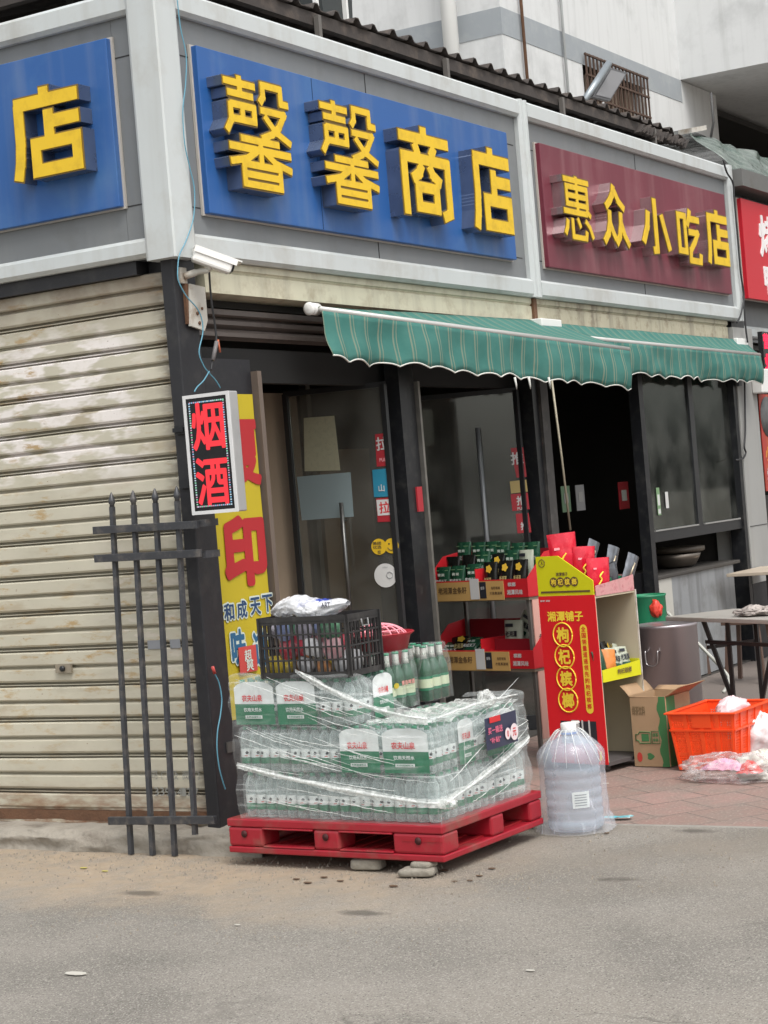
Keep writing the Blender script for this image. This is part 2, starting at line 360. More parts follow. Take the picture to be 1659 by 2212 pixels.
    def build(s, name, parent=None, world=False, label=None, cat=None, group=None, kind=None, bevel=0., origin=None, subs=0, solid=0.):
        """one mesh object. parent: children are local to it (world=True: given in world coordinates).
        no parent: a top-level thing whose origin is put at its base"""
        me = bpy.data.meshes.new(name); vs = s.v
        if parent is not None: org = ORG.get(parent, Vector()) if world else Vector()
        elif origin is not None: org = Vector(origin)
        elif kind == 'structure': org = Vector()
        else:
            xs = [v[0] for v in vs]; ys = [v[1] for v in vs]; org = Vector(((min(xs)+max(xs))/2, (min(ys)+max(ys))/2, min(v[2] for v in vs)))
        me.from_pydata([(v[0]-org.x, v[1]-org.y, v[2]-org.z) for v in vs], [], s.f)
        for m in s.mats: me.materials.append(m)
        me.polygons.foreach_set('material_index', s.m); me.polygons.foreach_set('use_smooth', s.s); me.update()
        o = bpy.data.objects.new(name, me); C.objects.link(o)
        if parent is not None: o.parent = parent; ORG[o] = ORG.get(parent, Vector())
        else: o.location = org; ORG[o] = org
        if subs: q = o.modifiers.new('s', 'SUBSURF'); q.levels = subs; q.render_levels = subs
        if bevel: q = o.modifiers.new('b', 'BEVEL'); q.width = bevel; q.segments = 2; q.limit_method = 'ANGLE'; q.angle_limit = math.radians(40)
        return tag(o, label, cat, group, kind)
def tag(o, label=None, cat=None, group=None, kind=None):
    if label: o['label'] = label
    if cat: o['category'] = cat
    if group: o['group'] = group
    if kind: o['kind'] = kind
    return o
def thing(name, label, cat, loc=(0, 0, 0), rz=0., group=None):
    o = bpy.data.objects.new(name, None); C.objects.link(o); o.location = loc; o.rotation_euler = (0, 0, rz); o.empty_display_size = .1
    ORG[o] = Vector(loc); return tag(o, label, cat, group)
def copy_tree(o, parent=None):
    c = o.copy(); C.objects.link(c)
    if parent is not None: c.parent = parent
    for ch in list(o.children): copy_tree(ch, c)
    return c
def nz(x, y=0., z=0.): return noise.noise(Vector((x, y, z)))
X_ = Vector((1, 0, 0)); Y_ = Vector((0, 1, 0)); Z_ = Vector((0, 0, 1))
# ================================================================== GROUND
def ground_mat():
    m = bpy.data.materials.new('asphalt'); m.use_nodes = True; n = m.node_tree; N = n.nodes; K = n.links; b = N['Principled BSDF']
    b.inputs['Roughness'].default_value = .88
    geo = N.new('ShaderNodeNewGeometry'); sp = N.new('ShaderNodeSeparateXYZ'); K.new(geo.outputs['Position'], sp.inputs[0])
    def noi(sc, det=4, rough=.5):
        q = N.new('ShaderNodeTexNoise'); q.inputs['Scale'].default_value = sc; q.inputs['Detail'].default_value = det; q.inputs['Roughness'].default_value = rough
        K.new(geo.outputs['Position'], q.inputs['Vector']); return q.outputs['Fac']
    def ramp(v, a, b_, t0=0., t1=1.):
        q = N.new('ShaderNodeMapRange'); q.inputs['From Min'].default_value = a; q.inputs['From Max'].default_value = b_
        q.inputs['To Min'].default_value = t0; q.inputs['To Max'].default_value = t1; K.new(v, q.inputs['Value']); return q.outputs[0]
    def mix(f, a, c):
        q = N.new('ShaderNodeMix'); q.data_type = 'RGBA'; K.new(f, q.inputs['Factor'])
        for k, v in (('A', a), ('B', c)):
            if isinstance(v, tuple): q.inputs[k].default_value = v+(1,)
            else: K.new(v, q.inputs[k])
        return q.outputs['Result']
    def mth(op, a, c=None):
        q = N.new('ShaderNodeMath'); q.operation = op
        for i, v in enumerate((a, c)):
            if v is None: continue
            if isinstance(v, (int, float)): q.inputs[i].default_value = v
            else: K.new(v, q.inputs[i])
        return q.outputs[0]
    base = mix(ramp(noi(1.3, 6), .33, .67), (.135, .125, .109), (.225, .206, .180))
    base = mix(ramp(noi(.6, 3), .45, .6), base, (.215, .195, .167))
    base = mix(ramp(noi(150, 2, .6), .52, .68), base, (.33, .31, .275))
    base = mix(ramp(noi(120, 2, .6), .36, .28), base, (.055, .05, .046))
    # loose aggregate
    vo = N.new('ShaderNodeTexVoronoi'); vo.inputs['Scale'].default_value = 95; K.new(geo.outputs['Position'], vo.inputs['Vector'])
    sep = N.new('ShaderNodeSeparateColor'); K.new(vo.outputs['Color'], sep.inputs[0])
    chip = mth('MULTIPLY', ramp(vo.outputs['Distance'], .35, .2), ramp(sep.outputs[0], .72, .8))
    base = mix(chip, base, (.36, .335, .29))
    chip2 = mth('MULTIPLY', ramp(vo.outputs['Distance'], .35, .2), ramp(sep.outputs[1], .8, .85))
    base = mix(chip2, base, (.05, .045, .04))
    # sandy dirt washed up along the foot of the left wall
    wob = mth('MULTIPLY', mth('SUBTRACT', noi(2.2, 6, .6), .5), 1.1)
    xx = mth('ADD', sp.outputs['X'], wob)
    near = mth('MULTIPLY', ramp(xx, -1.35, -.75), ramp(xx, .35, .0))
    side = ramp(mth('ADD', sp.outputs['Y'], wob), -1.9, -.9)
    sand = mth('MULTIPLY', near, side)
    sand = mth('MULTIPLY', sand, ramp(noi(5, 8, .7), .34, .58, .3, 1.))
    sandc = mix(noi(14, 6, .7), (.25, .185, .12), (.39, .32, .24))
    col = mix(sand, base, sandc)
    # brownish dust in front of the paving
    dust = mth('MULTIPLY', ramp(sp.outputs['X'], -1.3, .3), ramp(noi(1.7, 5), .35, .62, 0, .65))
    dust = mth('MULTIPLY', dust, ramp(sp.outputs['Y'], -.2, -.9))
    col = mix(dust, col, (.205, .175, .14))
    # dark damp spots
    v2 = N.new('ShaderNodeTexVoronoi'); v2.inputs['Scale'].default_value = 1.1; mp = N.new('ShaderNodeMapping'); mp.inputs['Scale'].default_value = (2.2, 1, 1); mp.inputs['Location'].default_value = (.4, .3, 0)
    K.new(geo.outputs['Position'], mp.inputs[0]); K.new(mp.outputs[0], v2.inputs['Vector'])
    spot = mth('MULTIPLY', ramp(mth('ADD', v2.outputs['Distance'], mth('MULTIPLY', noi(12), .12)), .2, .13), .7)
    s2 = N.new('ShaderNodeSeparateColor'); K.new(v2.outputs['Color'], s2.inputs[0]); spot = mth('MULTIPLY', spot, ramp(s2.outputs[2], .6, .7))
    col = mix(spot, col, (.06, .052, .042))
    # cracks
    v3 = N.new('ShaderNodeTexVoronoi'); v3.feature = 'DISTANCE_TO_EDGE'; v3.inputs['Scale'].default_value = .8
    wv = N.new('ShaderNodeVectorMath'); wv.operation = 'ADD'; nq = N.new('ShaderNodeTexNoise'); nq.inputs['Scale'].default_value = 5; nq.inputs['Detail'].default_value = 5
    K.new(geo.outputs['Position'], nq.inputs['Vector']); sc = N.new('ShaderNodeVectorMath'); sc.operation = 'SCALE'; sc.inputs['Scale'].default_value = .25
    K.new(nq.outputs['Color'], sc.inputs[0]); K.new(geo.outputs['Position'], wv.inputs[0]); K.new(sc.outputs[0], wv.inputs[1]); K.new(wv.outputs[0], v3.inputs['Vector'])
    cr = mth('MULTIPLY', ramp(v3.outputs['Distance'], .008, .002), ramp(noi(1.1), .56, .66, 0, .5))
    col = mix(cr, col, (.055, .048, .04))
    K.new(col, b.inputs['Base Color'])
    bp = N.new('ShaderNodeBump'); bp.inputs['Strength'].default_value = .7; bp.inputs['Distance'].default_value = .008
    K.new(mth('ADD', noi(110, 3, .7), mth('MULTIPLY', noi(12, 4), 1.2)), bp.inputs['Height']); K.new(bp.outputs[0], b.inputs['Normal'])
    return m
asph = ground_mat()
g = MB(); 
def gz(u, v):
    x = -60+140*u; y = -70+160*v
    return (x, y, 0)
g.add([(-150, -150, -.004), (150, -150, -.004), (150, 150, -.004), (-150, 150, -.004)], [(0, 1, 2, 3)], asph)
g.build('ground', kind='structure')

# brick paving on the right
def pave_mat():
    m = bpy.data.materials.new('brick_paving'); m.use_nodes = True; n = m.node_tree; N = n.nodes; K = n.links; b = N['Principled BSDF']
    b.inputs['Roughness'].default_value = .85
    geo = N.new('ShaderNodeNewGeometry'); mp = N.new('ShaderNodeMapping'); mp.inputs['Rotation'].default_value = (0, 0, math.radians(38)); K.new(geo.outputs['Position'], mp.inputs[0])
    br = N.new('ShaderNodeTexBrick'); br.inputs['Scale'].default_value = 1.; br.inputs['Brick Width'].default_value = .3; br.inputs['Row Height'].default_value = .3
    br.inputs['Mortar Size'].default_value = .006; br.inputs['Mortar Smooth'].default_value = .3; br.offset = .5
    br.inputs['Color1'].default_value = (.285, .18, .155, 1); br.inputs['Color2'].default_value = (.23, .15, .125, 1); br.inputs['Mortar'].default_value = (.13, .10, .085, 1)
    K.new(mp.outputs[0], br.inputs['Vector'])
    no = N.new('ShaderNodeTexNoise'); no.inputs['Scale'].default_value = 4; no.inputs['Detail'].default_value = 8; no.inputs['Roughness'].default_value = .65; K.new(geo.outputs['Position'], no.inputs['Vector'])
    n2 = N.new('ShaderNodeTexNoise'); n2.inputs['Scale'].default_value = 60; n2.inputs['Detail'].default_value = 3; K.new(geo.outputs['Position'], n2.inputs['Vector'])
    rp = N.new('ShaderNodeMapRange'); rp.inputs['From Min'].default_value = .4; rp.inputs['From Max'].default_value = .68; rp.inputs['To Max'].default_value = .92; K.new(no.outputs['Fac'], rp.inputs['Value'])
    m1 = N.new('ShaderNodeMix'); m1.data_type = 'RGBA'; K.new(rp.outputs[0], m1.inputs['Factor']); K.new(br.outputs['Color'], m1.inputs['A']); m1.inputs['B'].default_value = (.20, .165, .14, 1)
    r2_ = N.new('ShaderNodeMapRange'); r2_.inputs['From Min'].default_value = .55; r2_.inputs['From Max'].default_value = .75; r2_.inputs['To Max'].default_value = .6; K.new(n2.outputs['Fac'], r2_.inputs['Value'])
    m2 = N.new('ShaderNodeMix'); m2.data_type = 'RGBA'; K.new(r2_.outputs[0], m2.inputs['Factor']); K.new(m1.outputs['Result'], m2.inputs['A']); m2.inputs['B'].default_value = (.40, .32, .28, 1)
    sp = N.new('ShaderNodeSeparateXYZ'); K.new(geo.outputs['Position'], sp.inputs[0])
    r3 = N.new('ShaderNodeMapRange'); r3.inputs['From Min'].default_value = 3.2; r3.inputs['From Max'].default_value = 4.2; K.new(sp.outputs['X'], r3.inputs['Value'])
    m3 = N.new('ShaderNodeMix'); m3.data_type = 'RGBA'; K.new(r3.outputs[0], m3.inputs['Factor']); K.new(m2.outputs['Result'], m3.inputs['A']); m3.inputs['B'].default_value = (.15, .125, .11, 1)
    K.new(m3.outputs['Result'], b.inputs['Base Color'])
    bp = N.new('ShaderNodeBump'); bp.inputs['Strength'].default_value = .6; bp.inputs['Distance'].default_value = .008
    ad = N.new('ShaderNodeMath'); ad.operation = 'SUBTRACT'; K.new(n2.outputs['Fac'], ad.inputs[0]); K.new(br.outputs['Fac'], ad.inputs[1]); K.new(ad.outputs[0], bp.inputs['Height']); K.new(bp.outputs[0], b.inputs['Normal'])
    K.new(m3.outputs['Result'], b.inputs['Base Color']); return m
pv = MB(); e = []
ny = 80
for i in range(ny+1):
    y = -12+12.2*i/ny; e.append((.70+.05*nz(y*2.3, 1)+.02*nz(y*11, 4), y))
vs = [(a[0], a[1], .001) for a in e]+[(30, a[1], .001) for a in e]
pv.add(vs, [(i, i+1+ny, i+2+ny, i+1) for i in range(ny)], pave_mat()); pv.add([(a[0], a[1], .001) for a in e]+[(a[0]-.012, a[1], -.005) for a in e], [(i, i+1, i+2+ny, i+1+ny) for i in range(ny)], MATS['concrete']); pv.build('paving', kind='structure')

# kerb below the left wall
def kerb_fn(u, v):
    y = -.35+6.5*u
    prof = [(-.185, -.01), (-.18, .055), (-.15, .088), (-.05, .085), (.14, .09)]
    k = v*4; i = min(3, int(k)); f = k-i
    x = prof[i][0]*(1-f)+prof[i+1][0]*f; z = prof[i][1]*(1-f)+prof[i+1][1]*f
    return (x+.022*nz(y*6, v*5)+.03*nz(y*2, 3)+.008*nz(y*22, v*11), y, z+.014*nz(y*9, v*7, 2))
kc = mat('kerb_stone', (.27, .245, .205), .9, 0, .3, 9, bump=1., dirt=((.12, .10, .08), .9, 4.5), bscale=30)
k = MB(); k.grid(400, 16, kerb_fn, kc, smooth=True); k.build('kerb', kind='structure')

# loose grit washed along the kerb and round the pallet
random.seed(77); gm = mat('grit', (.24, .21, .17), .9, 0, .5, 30); m_ = MB()
for k_ in range(1500):
    if k_ < 900: y = random.uniform(-1.9, 2.4); x = -.24-abs(random.gauss(0, .28))
    else: x = random.uniform(-1.6, .75); y = random.uniform(-2.6, -.1) if x > -.6 else random.uniform(-2., 1)
    r_ = random.choice((.0025, .003, .004, .004, .006, .010 if k_ % 7 == 0 else .004)); a = random.uniform(0, 6.28); ca, sa = math.cos(a)*r_, math.sin(a)*r_; h_ = r_*random.uniform(.5, 1.1)
    m_.add([(x+ca, y+sa, -.004), (x-sa, y+ca*.8, -.004), (x-ca*.9, y-sa, -.004), (x+sa, y-ca, -.004), (x+ca*.3, y, h_), (x-ca*.4, y+sa*.2, h_*.9)], [(0, 1, 4), (1, 5, 4), (1, 2, 5), (2, 3, 5), (3, 4, 5), (3, 0, 4)], gm)
m_.build('grit', label='loose grit and small stones scattered over the dusty ground', cat='grit', kind='stuff')

# ================================================================== CORNER SHOP BUILDING
bld = thing('shop_building', 'single storey corner shop row with grey fascia panels and pale aluminium trim', 'shop building', (0, 0, 0))
ZT0, ZT1 = 2.765, 4.02          # bottom and top of the fascia band
XA, XB, XE = 3.80, 7.62, 16.    # shop divisions along the right face
p = MB()
p.box((.0, .0, ZT0+.002), (XA, .25, ZT1-.002), panel); p.build('fascia_panel', bld)
p = MB(); p.box((XA+.003, .0, ZT0+.002), (XB, .25, ZT1-.002), panel); p.build('fascia_panel', bld)
p = MB(); p.box((0.002, .253, ZT0+.002), (.25, 6, ZT1-.002), panel); p.build('fascia_panel', bld)
p = MB(); p.box((XB+.12, .12, 2.62), (XE, .35, ZT1-.05), panel); p.build('fascia_panel', bld)
# panel joints
j = MB()
jm = mat('joint_black', (.02, .02, .02), .8)
class _J:
    def box(s, a, b, m): q = MB(); q.box(a, b, m); q.build('panel_joint', bld)
j = _J()
for x in (1.9, 5.7):
    for z0, z1 in ((2.84, 2.97), (3.785, 3.9)): j.box((x-.003, -.002, z0), (x+.003, .01, z1), jm)
for x0, x1 in ((.13, .27), (3.53, 3.7), (3.93, 4.04)): j.box((x0, -.002, 3.72), (x1, .01, 3.725), jm); j.box((x0, -.002, 3.0), (x1, .01, 3.005), jm)
j.box((-.002, .10, 3.72), (.01, .26, 3.725), jm); j.box((-.002, .10, 3.02), (.01, .26, 3.025), jm)
# aluminium trim: raised edging with a chamfer
def trimbar(a, b, w_, d, nrm):
    t = MB(); a = Vector(a); b = Vector(b); dr = (b-a).normalized(); nrm = Vector(nrm); sd_ = dr.cross(nrm)
    pr = [(-w_/2, -.02), (-w_/2, d*.55), (-w_/2+.018, d), (w_/2-.018, d), (w_/2, d*.55), (w_/2, -.02)]
    A = [a+sd_*x+nrm*y for x, y in pr]; B = [b+sd_*x+nrm*y for x, y in pr]; n = 6
    t.add(A+B, [(i, (i+1) % n, (i+1) % n+n, i+n) for i in range(n)]+[(5, 4, 3, 2, 1, 0), tuple(range(6, 12))], alu); return t
NR = (0, -1, 0); NL = (-1, 0, 0)
tw = .115
trimbar((.052, 0, ZT1-tw/2), (XA-.06, 0, ZT1-tw/2), tw, .045, NR).build('trim', bld)
trimbar((.052, 0, ZT0+tw/2-.01), (XA-.06, 0, ZT0+tw/2-.01), tw, .045, NR).build('trim', bld)
trimbar((XA+.062, 0, ZT1-tw/2), (XB-.06, 0, ZT1-tw/2), tw, .045, NR).build('trim', bld)
trimbar((XA+.062, 0, ZT0+tw/2-.01), (XB-.06, 0, ZT0+tw/2-.01), tw, .045, NR).build('trim', bld)
trimbar((XA-.028, 0, ZT0-.01), (XA-.028, 0, ZT1), .06, .05, NR).build('trim', bld)
trimbar((XA+.033, 0, ZT0-.01), (XA+.033, 0, ZT1), .06, .05, NR).build('trim', bld)
trimbar((XB-.01, 0, ZT0-.01), (XB-.01, 0, ZT1+.01), .1, .05, NR).build('trim', bld)
trimbar((0, 6, ZT1-tw/2), (0, .052, ZT1-tw/2), tw, .045, NL).build('trim', bld)
trimbar((0, 6, ZT0+tw/2-.01), (0, .052, ZT0+tw/2-.01), tw*.8, .045, NL).build('trim', bld)
c_ = MB()   # corner cover: an L with chamfered ridge
pr = [(-.055, .12), (-.06, -.045), (-.045, -.06), (.105, -.055), (.11, -.01), (.02, .0), (0, .12)]
pr = [(-.05, .115), (-.058, .10), (-.058, -.05), (-.05, -.058), (.10, -.058), (.115, -.05), (.115, .03), (.03, .115)]
pr = pr[::-1]
c_.add([(x, y, ZT0-.02) for x, y in pr]+[(x, y, ZT1+.3) for x, y in pr], [(i, (i+1) % 8, (i+1) % 8+8, i+8) for i in range(8)][::1]+[tuple(range(7, -1, -1)), tuple(range(8, 16))], alu)
c_.build('trim', bld)
trimbar((XB+.13, .12, 2.70), (XE, .12, 2.70), .1, .03, NR).build('trim', bld)
q = MB(); q.box((XB+.05, -.12, 3.86), (XE, .1, 4.0), mat('dirty_panel', (.13, .13, .125), .6, 0, .2, 4, dirt=((.08, .07, .06), .7, 4))); q.build('hood', bld)

# posts and pillars
q = MB(); q.box((.0, .005, .0), (.17, .078, ZT0), black); q.box((.09, .0785, .0), (.17, .22, ZT0), black); q.build('corner_post', bld, bevel=.006)
q = MB(); q.box((.172, .06, .0), (.235, .22, ZT0), black); q.build('corner_post', bld, bevel=.004)
q = MB(); q.box((.004, .222, 2.70), (.12, 6, ZT0), black); q.build('lintel_and_shade', bld)  # black strip drawn as the thin shadow under the fascia trim
q = MB()   # door posts: dark frames with bright worn edges
q.box((2.0, .0, 0), (2.075, .09, 2.55), blackmetal); q.box((2.078, .02, 0), (2.20, .12, 2.55), blackmetal); q.box((2.203, -.005, 0), (2.225, .03, 2.2), mat('worn_alu', (.22, .21, .19), .4, .6, .4, 12))
q.build('door_post', bld)
q = MB(); q.box((3.68, .0, 0), (3.76, .1, 2.55), blackmetal); q.box((3.763, -.02, 0), (3.87, .15, 2.55), mat('post_dark', (.045, .042, .04), .6, 0, .3, 9, dirt=((.14, .13, .12), .5, 10))); q.build('door_post', bld)
q = MB(); q.box((5.42, -.0, .0), (5.50, .08, 2.5), blackmetal); q.build('door_post', bld)
q = MB(); q.box((7.33, -.02, 0), (7.40, .1, 2.6), blackmetal); q.build('door_post', bld)
grey = mat('grey_pillar', (.30, .30, .29), .55, 0, .08, 3, streak=((.2, .19, .17), .3))
q = MB(); q.box((7.403, -.03, 0.62), (7.86, .25, 2.70), grey); q.box((7.41, -.02, .0), (7.85, .24, .618), black); q.box((7.43, -.034, 1.08), (7.84, -.028, 1.084), jm); q.build('pillar', bld)
q = MB(); q.box((7.55, .03, 2.3), (7.85, .2, 2.9), blackmetal); q.build('lintel_and_shade', bld)

# shutters' housings over the right shops
cm = mat('cream_hood', (.52, .50, .38), .55, 0, .1, 5, dirt=((.26, .21, .14), .7, 7), streak=((.25, .23, .18), .5))
cm2 = mat('cream_hood_rusty', (.42, .39, .29), .6, 0, .15, 5, dirt=((.16, .11, .07), .9, 9), streak=((.12, .10, .08), .8), bump=.3)
def hood(x0, x1, m, name='shutter_housing'):
    t = MB(); pr = [(.0, ZT0-.012), (.0, 2.72), (.008, 2.715), (.014, 2.705), (.003, 2.70), (.002, 2.602), (.06, 2.595), (.2, 2.595), (.2, ZT0-.012)]
    n = len(pr)
    t.add([(x0, y, z) for y, z in pr]+[(x1, y, z) for y, z in pr], [(i, i+n, (i+1) % n+n, (i+1) % n) for i in range(n)]+[tuple(range(n)), tuple(range(2*n-1, n-1, -1))], m)
    t.build(name, bld)
hood(.24, XA-.02, cm); hood(XA+.03, 7.38, cm2)
q = MB(); q.box((XA-.018, -.015, 2.56), (XA+.028, .1, 2.75), rust); q.build('rusty_joint', bld)
# dark recess and partly lowered shutter curtain over the first shop
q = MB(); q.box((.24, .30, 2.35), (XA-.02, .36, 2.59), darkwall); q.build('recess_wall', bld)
sl = mat('old_slat', (.125, .105, .095), .45, .25, .2, 6, dirt=((.06, .05, .045), .7, 6))
t = MB()
prof = [(.10, 2.545), (.085, 2.54), (.085, 2.515), (.10, 2.51)]
z = 2.51
while z > 2.40:
    prof += [(.125, z-.004), (.105, z-.02), (.105, z-.04), (.13, z-.05), (.14, z-.056)]; z -= .058
n = len(prof)
t.add([(.24, y, z_) for y, z_ in prof]+[(XA, y, z_) for y, z_ in prof], [(i, i+n, i+1+n, i+1) for i in range(n-1)], sl)
t.build('roller_shutter', label='partly lowered brown slatted shutter above the first shop doorway', cat='roller shutter')
t = MB()
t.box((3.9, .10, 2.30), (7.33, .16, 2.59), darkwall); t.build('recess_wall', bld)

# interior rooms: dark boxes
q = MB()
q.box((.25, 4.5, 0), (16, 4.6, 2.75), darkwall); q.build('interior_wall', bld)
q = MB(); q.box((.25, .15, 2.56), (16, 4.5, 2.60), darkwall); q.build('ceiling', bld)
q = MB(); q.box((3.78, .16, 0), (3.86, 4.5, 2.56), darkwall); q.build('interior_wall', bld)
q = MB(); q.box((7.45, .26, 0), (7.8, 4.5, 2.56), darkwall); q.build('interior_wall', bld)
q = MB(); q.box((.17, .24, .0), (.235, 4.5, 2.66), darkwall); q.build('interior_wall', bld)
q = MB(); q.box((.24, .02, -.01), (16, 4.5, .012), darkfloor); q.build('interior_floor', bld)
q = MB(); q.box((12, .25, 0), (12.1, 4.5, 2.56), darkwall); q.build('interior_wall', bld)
# brown jamb beside the banner
q = MB(); q.box((.70, .06, 0), (.735, .16, 2.24), mat('brown_edge', (.13, .10, .08), .6, 0, .2, 6)); q.box((.737, .1, 0), (.76, .9, 2.24), brownwall); q.build('door_jamb', bld)
q = MB(); q.box((.24, .1, .0), (.70, .2, 2.3), black); q.build('side_panel', bld)
q = MB(); q.box((.24, .14, 2.19), (3.76, .2, 2.36), mat('void_black', (.006, .006, .006), .8, 0, .1, 3)); q.build('gap_shade_strip', bld)  # near-black strip painted as the shade between curtain and doorway

# corrugated roof
rm = mat('roof_brown', (.046, .038, .034), .8, 0, .3, 6, dirt=((.13, .10, .08), .7, 8), bump=.3)
def roof_fn(u, v):
    x = .10+6.95*u; y = .12+3.4*v
    ph = (x/.205) % 1; b_ = .034 if ph < .18 else (.034*max(0, 1-(ph-.18)/.12) if ph < .3 else (.034*max(0, (ph-.88)/.12) if ph > .88 else 0))
    rag = .02*nz(x*5)+(.10*max(0, u-.93)/.07*nz(x*9, 4))
    return (x, y+rag*(1-v), 4.235+b_+.10*v+.012*nz(x*2.1, y)-.05*max(0, u-.95)/.05)
q = MB(); q.grid(560, 6, roof_fn, rm, thick=.006, smooth=False); q.build('roof', bld)
q = MB(); q.box((.10, .14, 4.15), (6.9, .19, 4.222), rm); q.box((.12, .14, 4.15), (.17, 3, 4.22), rm)
for i in range(14):
    x = 6.1+.07*i; q.beam((x, .12+.02*nz(i), 4.13+.04*nz(i*3.1)), (x+.09, .12, 4.20+.03*nz(i*1.7)), .05, .012, rm)
q.build('eave_board', bld)
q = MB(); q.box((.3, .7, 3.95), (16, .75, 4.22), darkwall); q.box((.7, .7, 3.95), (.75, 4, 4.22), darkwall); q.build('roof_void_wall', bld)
for px in (969, 1212, 1405, 700):
    x = R(px, 150, .1).x; q = MB(); q.box((x-.015, .1, ZT1-.03), (x+.015, .13, 4.2), mat('grey_rod', (.12, .11, .10), .6)); q.build('roof_strut', bld)

# ================================================================== LEFT ROLLER SHUTTER
def shutter_mat():
    m = bpy.data.materials.new('cream_shutter'); m.use_nodes = True; n = m.node_tree; N = n.nodes; K = n.links; b = N['Principled BSDF']
    b.inputs['Roughness'].default_value = .5; b.inputs['Specular IOR Level'].default_value = .35
    geo = N.new('ShaderNodeNewGeometry'); sp = N.new('ShaderNodeSeparateXYZ'); K.new(geo.outputs['Position'], sp.inputs[0])
    def noi(sc, det=5, vec=None, rough=.6):
        q = N.new('ShaderNodeTexNoise'); q.inputs['Scale'].default_value = sc; q.inputs['Detail'].default_value = det; q.inputs['Roughness'].default_value = rough
        K.new(vec or geo.outputs['Position'], q.inputs['Vector']); return q.outputs['Fac']
    def ramp(v, a, b_, t0=0., t1=1.):
        q = N.new('ShaderNodeMapRange'); q.inputs['From Min'].default_value = a; q.inputs['From Max'].default_value = b_
        q.inputs['To Min'].default_value = t0; q.inputs['To Max'].default_value = t1; K.new(v, q.inputs['Value']); return q.outputs[0]
    def mix(f, a, c):
        q = N.new('ShaderNodeMix'); q.data_type = 'RGBA'; K.new(f, q.inputs['Factor'])
        for k_, v in (('A', a), ('B', c)):
            if isinstance(v, tuple): q.inputs[k_].default_value = v+(1,)
            else: K.new(v, q.inputs[k_])
        return q.outputs['Result']
    def mul(a, c):
        q = N.new('ShaderNodeMath'); q.operation = 'MULTIPLY'; K.new(a, q.inputs[0]); K.new(c, q.inputs[1]); return q.outputs[0]
    mp = N.new('ShaderNodeMapping'); mp.inputs['Scale'].default_value = (1, 1.3, 4.5); K.new(geo.outputs['Position'], mp.inputs[0])
    col = mix(noi(2.5), (.40, .375, .295), (.53, .50, .405))
    col = mix(ramp(noi(1, 6, mp.outputs[0]), .58, .66, 0, .6), col, (.33, .27, .18))
    z = sp.outputs['Z']; y = sp.outputs['Y']
    # torn poster remnants, whitish
    wp = mul(ramp(noi(2.6, 3, mp.outputs[0]), .46, .54), mul(mul(ramp(z, 1.70, 1.85), ramp(z, 2.55, 2.4)), ramp(y, .22, .4)))
    col = mix(mul(wp, ramp(noi(20), .3, .5, .7, 1.)), col, (.70, .66, .63))
    wp2 = mul(ramp(noi(5, 3, mp.outputs[0]), .52, .57), mul(mul(ramp(z, .75, .9), ramp(z, 1.5, 1.35)), ramp(y, .75, .5)))
    col = mix(mul(wp2, ramp(noi(17), .3, .5, .3, .9)), col, (.52, .48, .41))
    # ochre glue stains
    gl = mul(ramp(noi(4.3, 6, mp.outputs[0], .7), .55, .66), ramp(noi(.9), .38, .5))
    col = mix(mul(gl, ramp(z, .3, .9, .2, .9)), col, (.36, .24, .10))
    # brown specks
    mp2 = N.new('ShaderNodeMapping'); mp2.inputs['Scale'].default_value = (1, 1, 1.8); K.new(geo.outputs['Position'], mp2.inputs[0])
    spk = ramp(noi(38, 3, mp2.outputs[0], .7), .68, .73, 0, .8); col = mix(mul(spk, ramp(noi(4), .45, .6)), col, (.15, .08, .05))
    dk = ramp(noi(1.4, 7, mp.outputs[0], .7),   .52, .68, 0, .36); col = mix(dk, col, (.30, .265, .20))
    # rust along the foot; darker towards the right edge and top
    rs = mul(ramp(z, .30, .13), ramp(noi(7, 6, mp.outputs[0]), .35, .6)); col = mix(rs, col, (.20, .10, .055))
    tg = mul(ramp(z, 2.45, 2.66, 0, .8), ramp(noi(3), .25, .6)); col = mix(tg, col, (.20, .15, .11))
    rg = mul(ramp(y, .20, .09, 0, .8), ramp(noi(9, 4, mp.outputs[0]), .3, .55)); col = mix(rg, col, (.13, .11, .09))
    K.new(col, b.inputs['Base Color'])
    bp = N.new('ShaderNodeBump'); bp.inputs['Strength'].default_value = .25; bp.inputs['Distance'].default_value = .01
    K.new(noi(2.2, 3), bp.inputs['Height']); K.new(bp.outputs[0], b.inputs['Normal']); return m
shm = shutter_mat()
rs_ = thing('roller_shutter', 'closed cream slatted shutter, stained and rusty at the foot, on the left wall', 'roller shutter', (.05, 1.5, .1))
prof = []; z = 2.70; per = .1765
while z > .22:
    # wide band, small crease, band, deep double groove
    prof += [(.050, z), (.040, z-.006), (.039, z-.060), (.044, z-.067), (.068, z-.070), (.068, z-.077), (.050, z-.084),
             (.041, z-.090), (.039, z-.140), (.047, z-.150), (.080, z-.152), (.080, z-.161), (.050, z-.163), (.050, z-.167), (.080, z-.169), (.080, z-.1755)]
    z -= per
prof += [(.05, .15)]
def sh_fn(u, v, P=prof): return None
n = len(prof); ys = [.075+i*.12 for i in range(40)]
t = MB(); vs = [(x+.008*nz(y*1.3, z_*3)+.004*nz(y*4, z_*7, 5), y, z_+.004*nz(y*.9, z_*4, 3)) for y in ys for x, z_ in prof]
t.add(vs, [(j*n+i, j*n+i+1, (j+1)*n+i+1, (j+1)*n+i) for j in range(len(ys)-1) for i in range(n-1)], shm); t.build('curtain', rs_, world=True)
t = MB(); t.box((.035, .08, .10), (.085, 5, .15), rust); t.box((.045, .08, .152), (.075, 5, .175), shm); t.build('bottom_rail', rs_, world=True)
t = MB(); t.box((.12, .08, .085), (.16, 5, .7), darkwall); t.build('back_plate', rs_, world=True)
pc = L(138, 1444, .03)
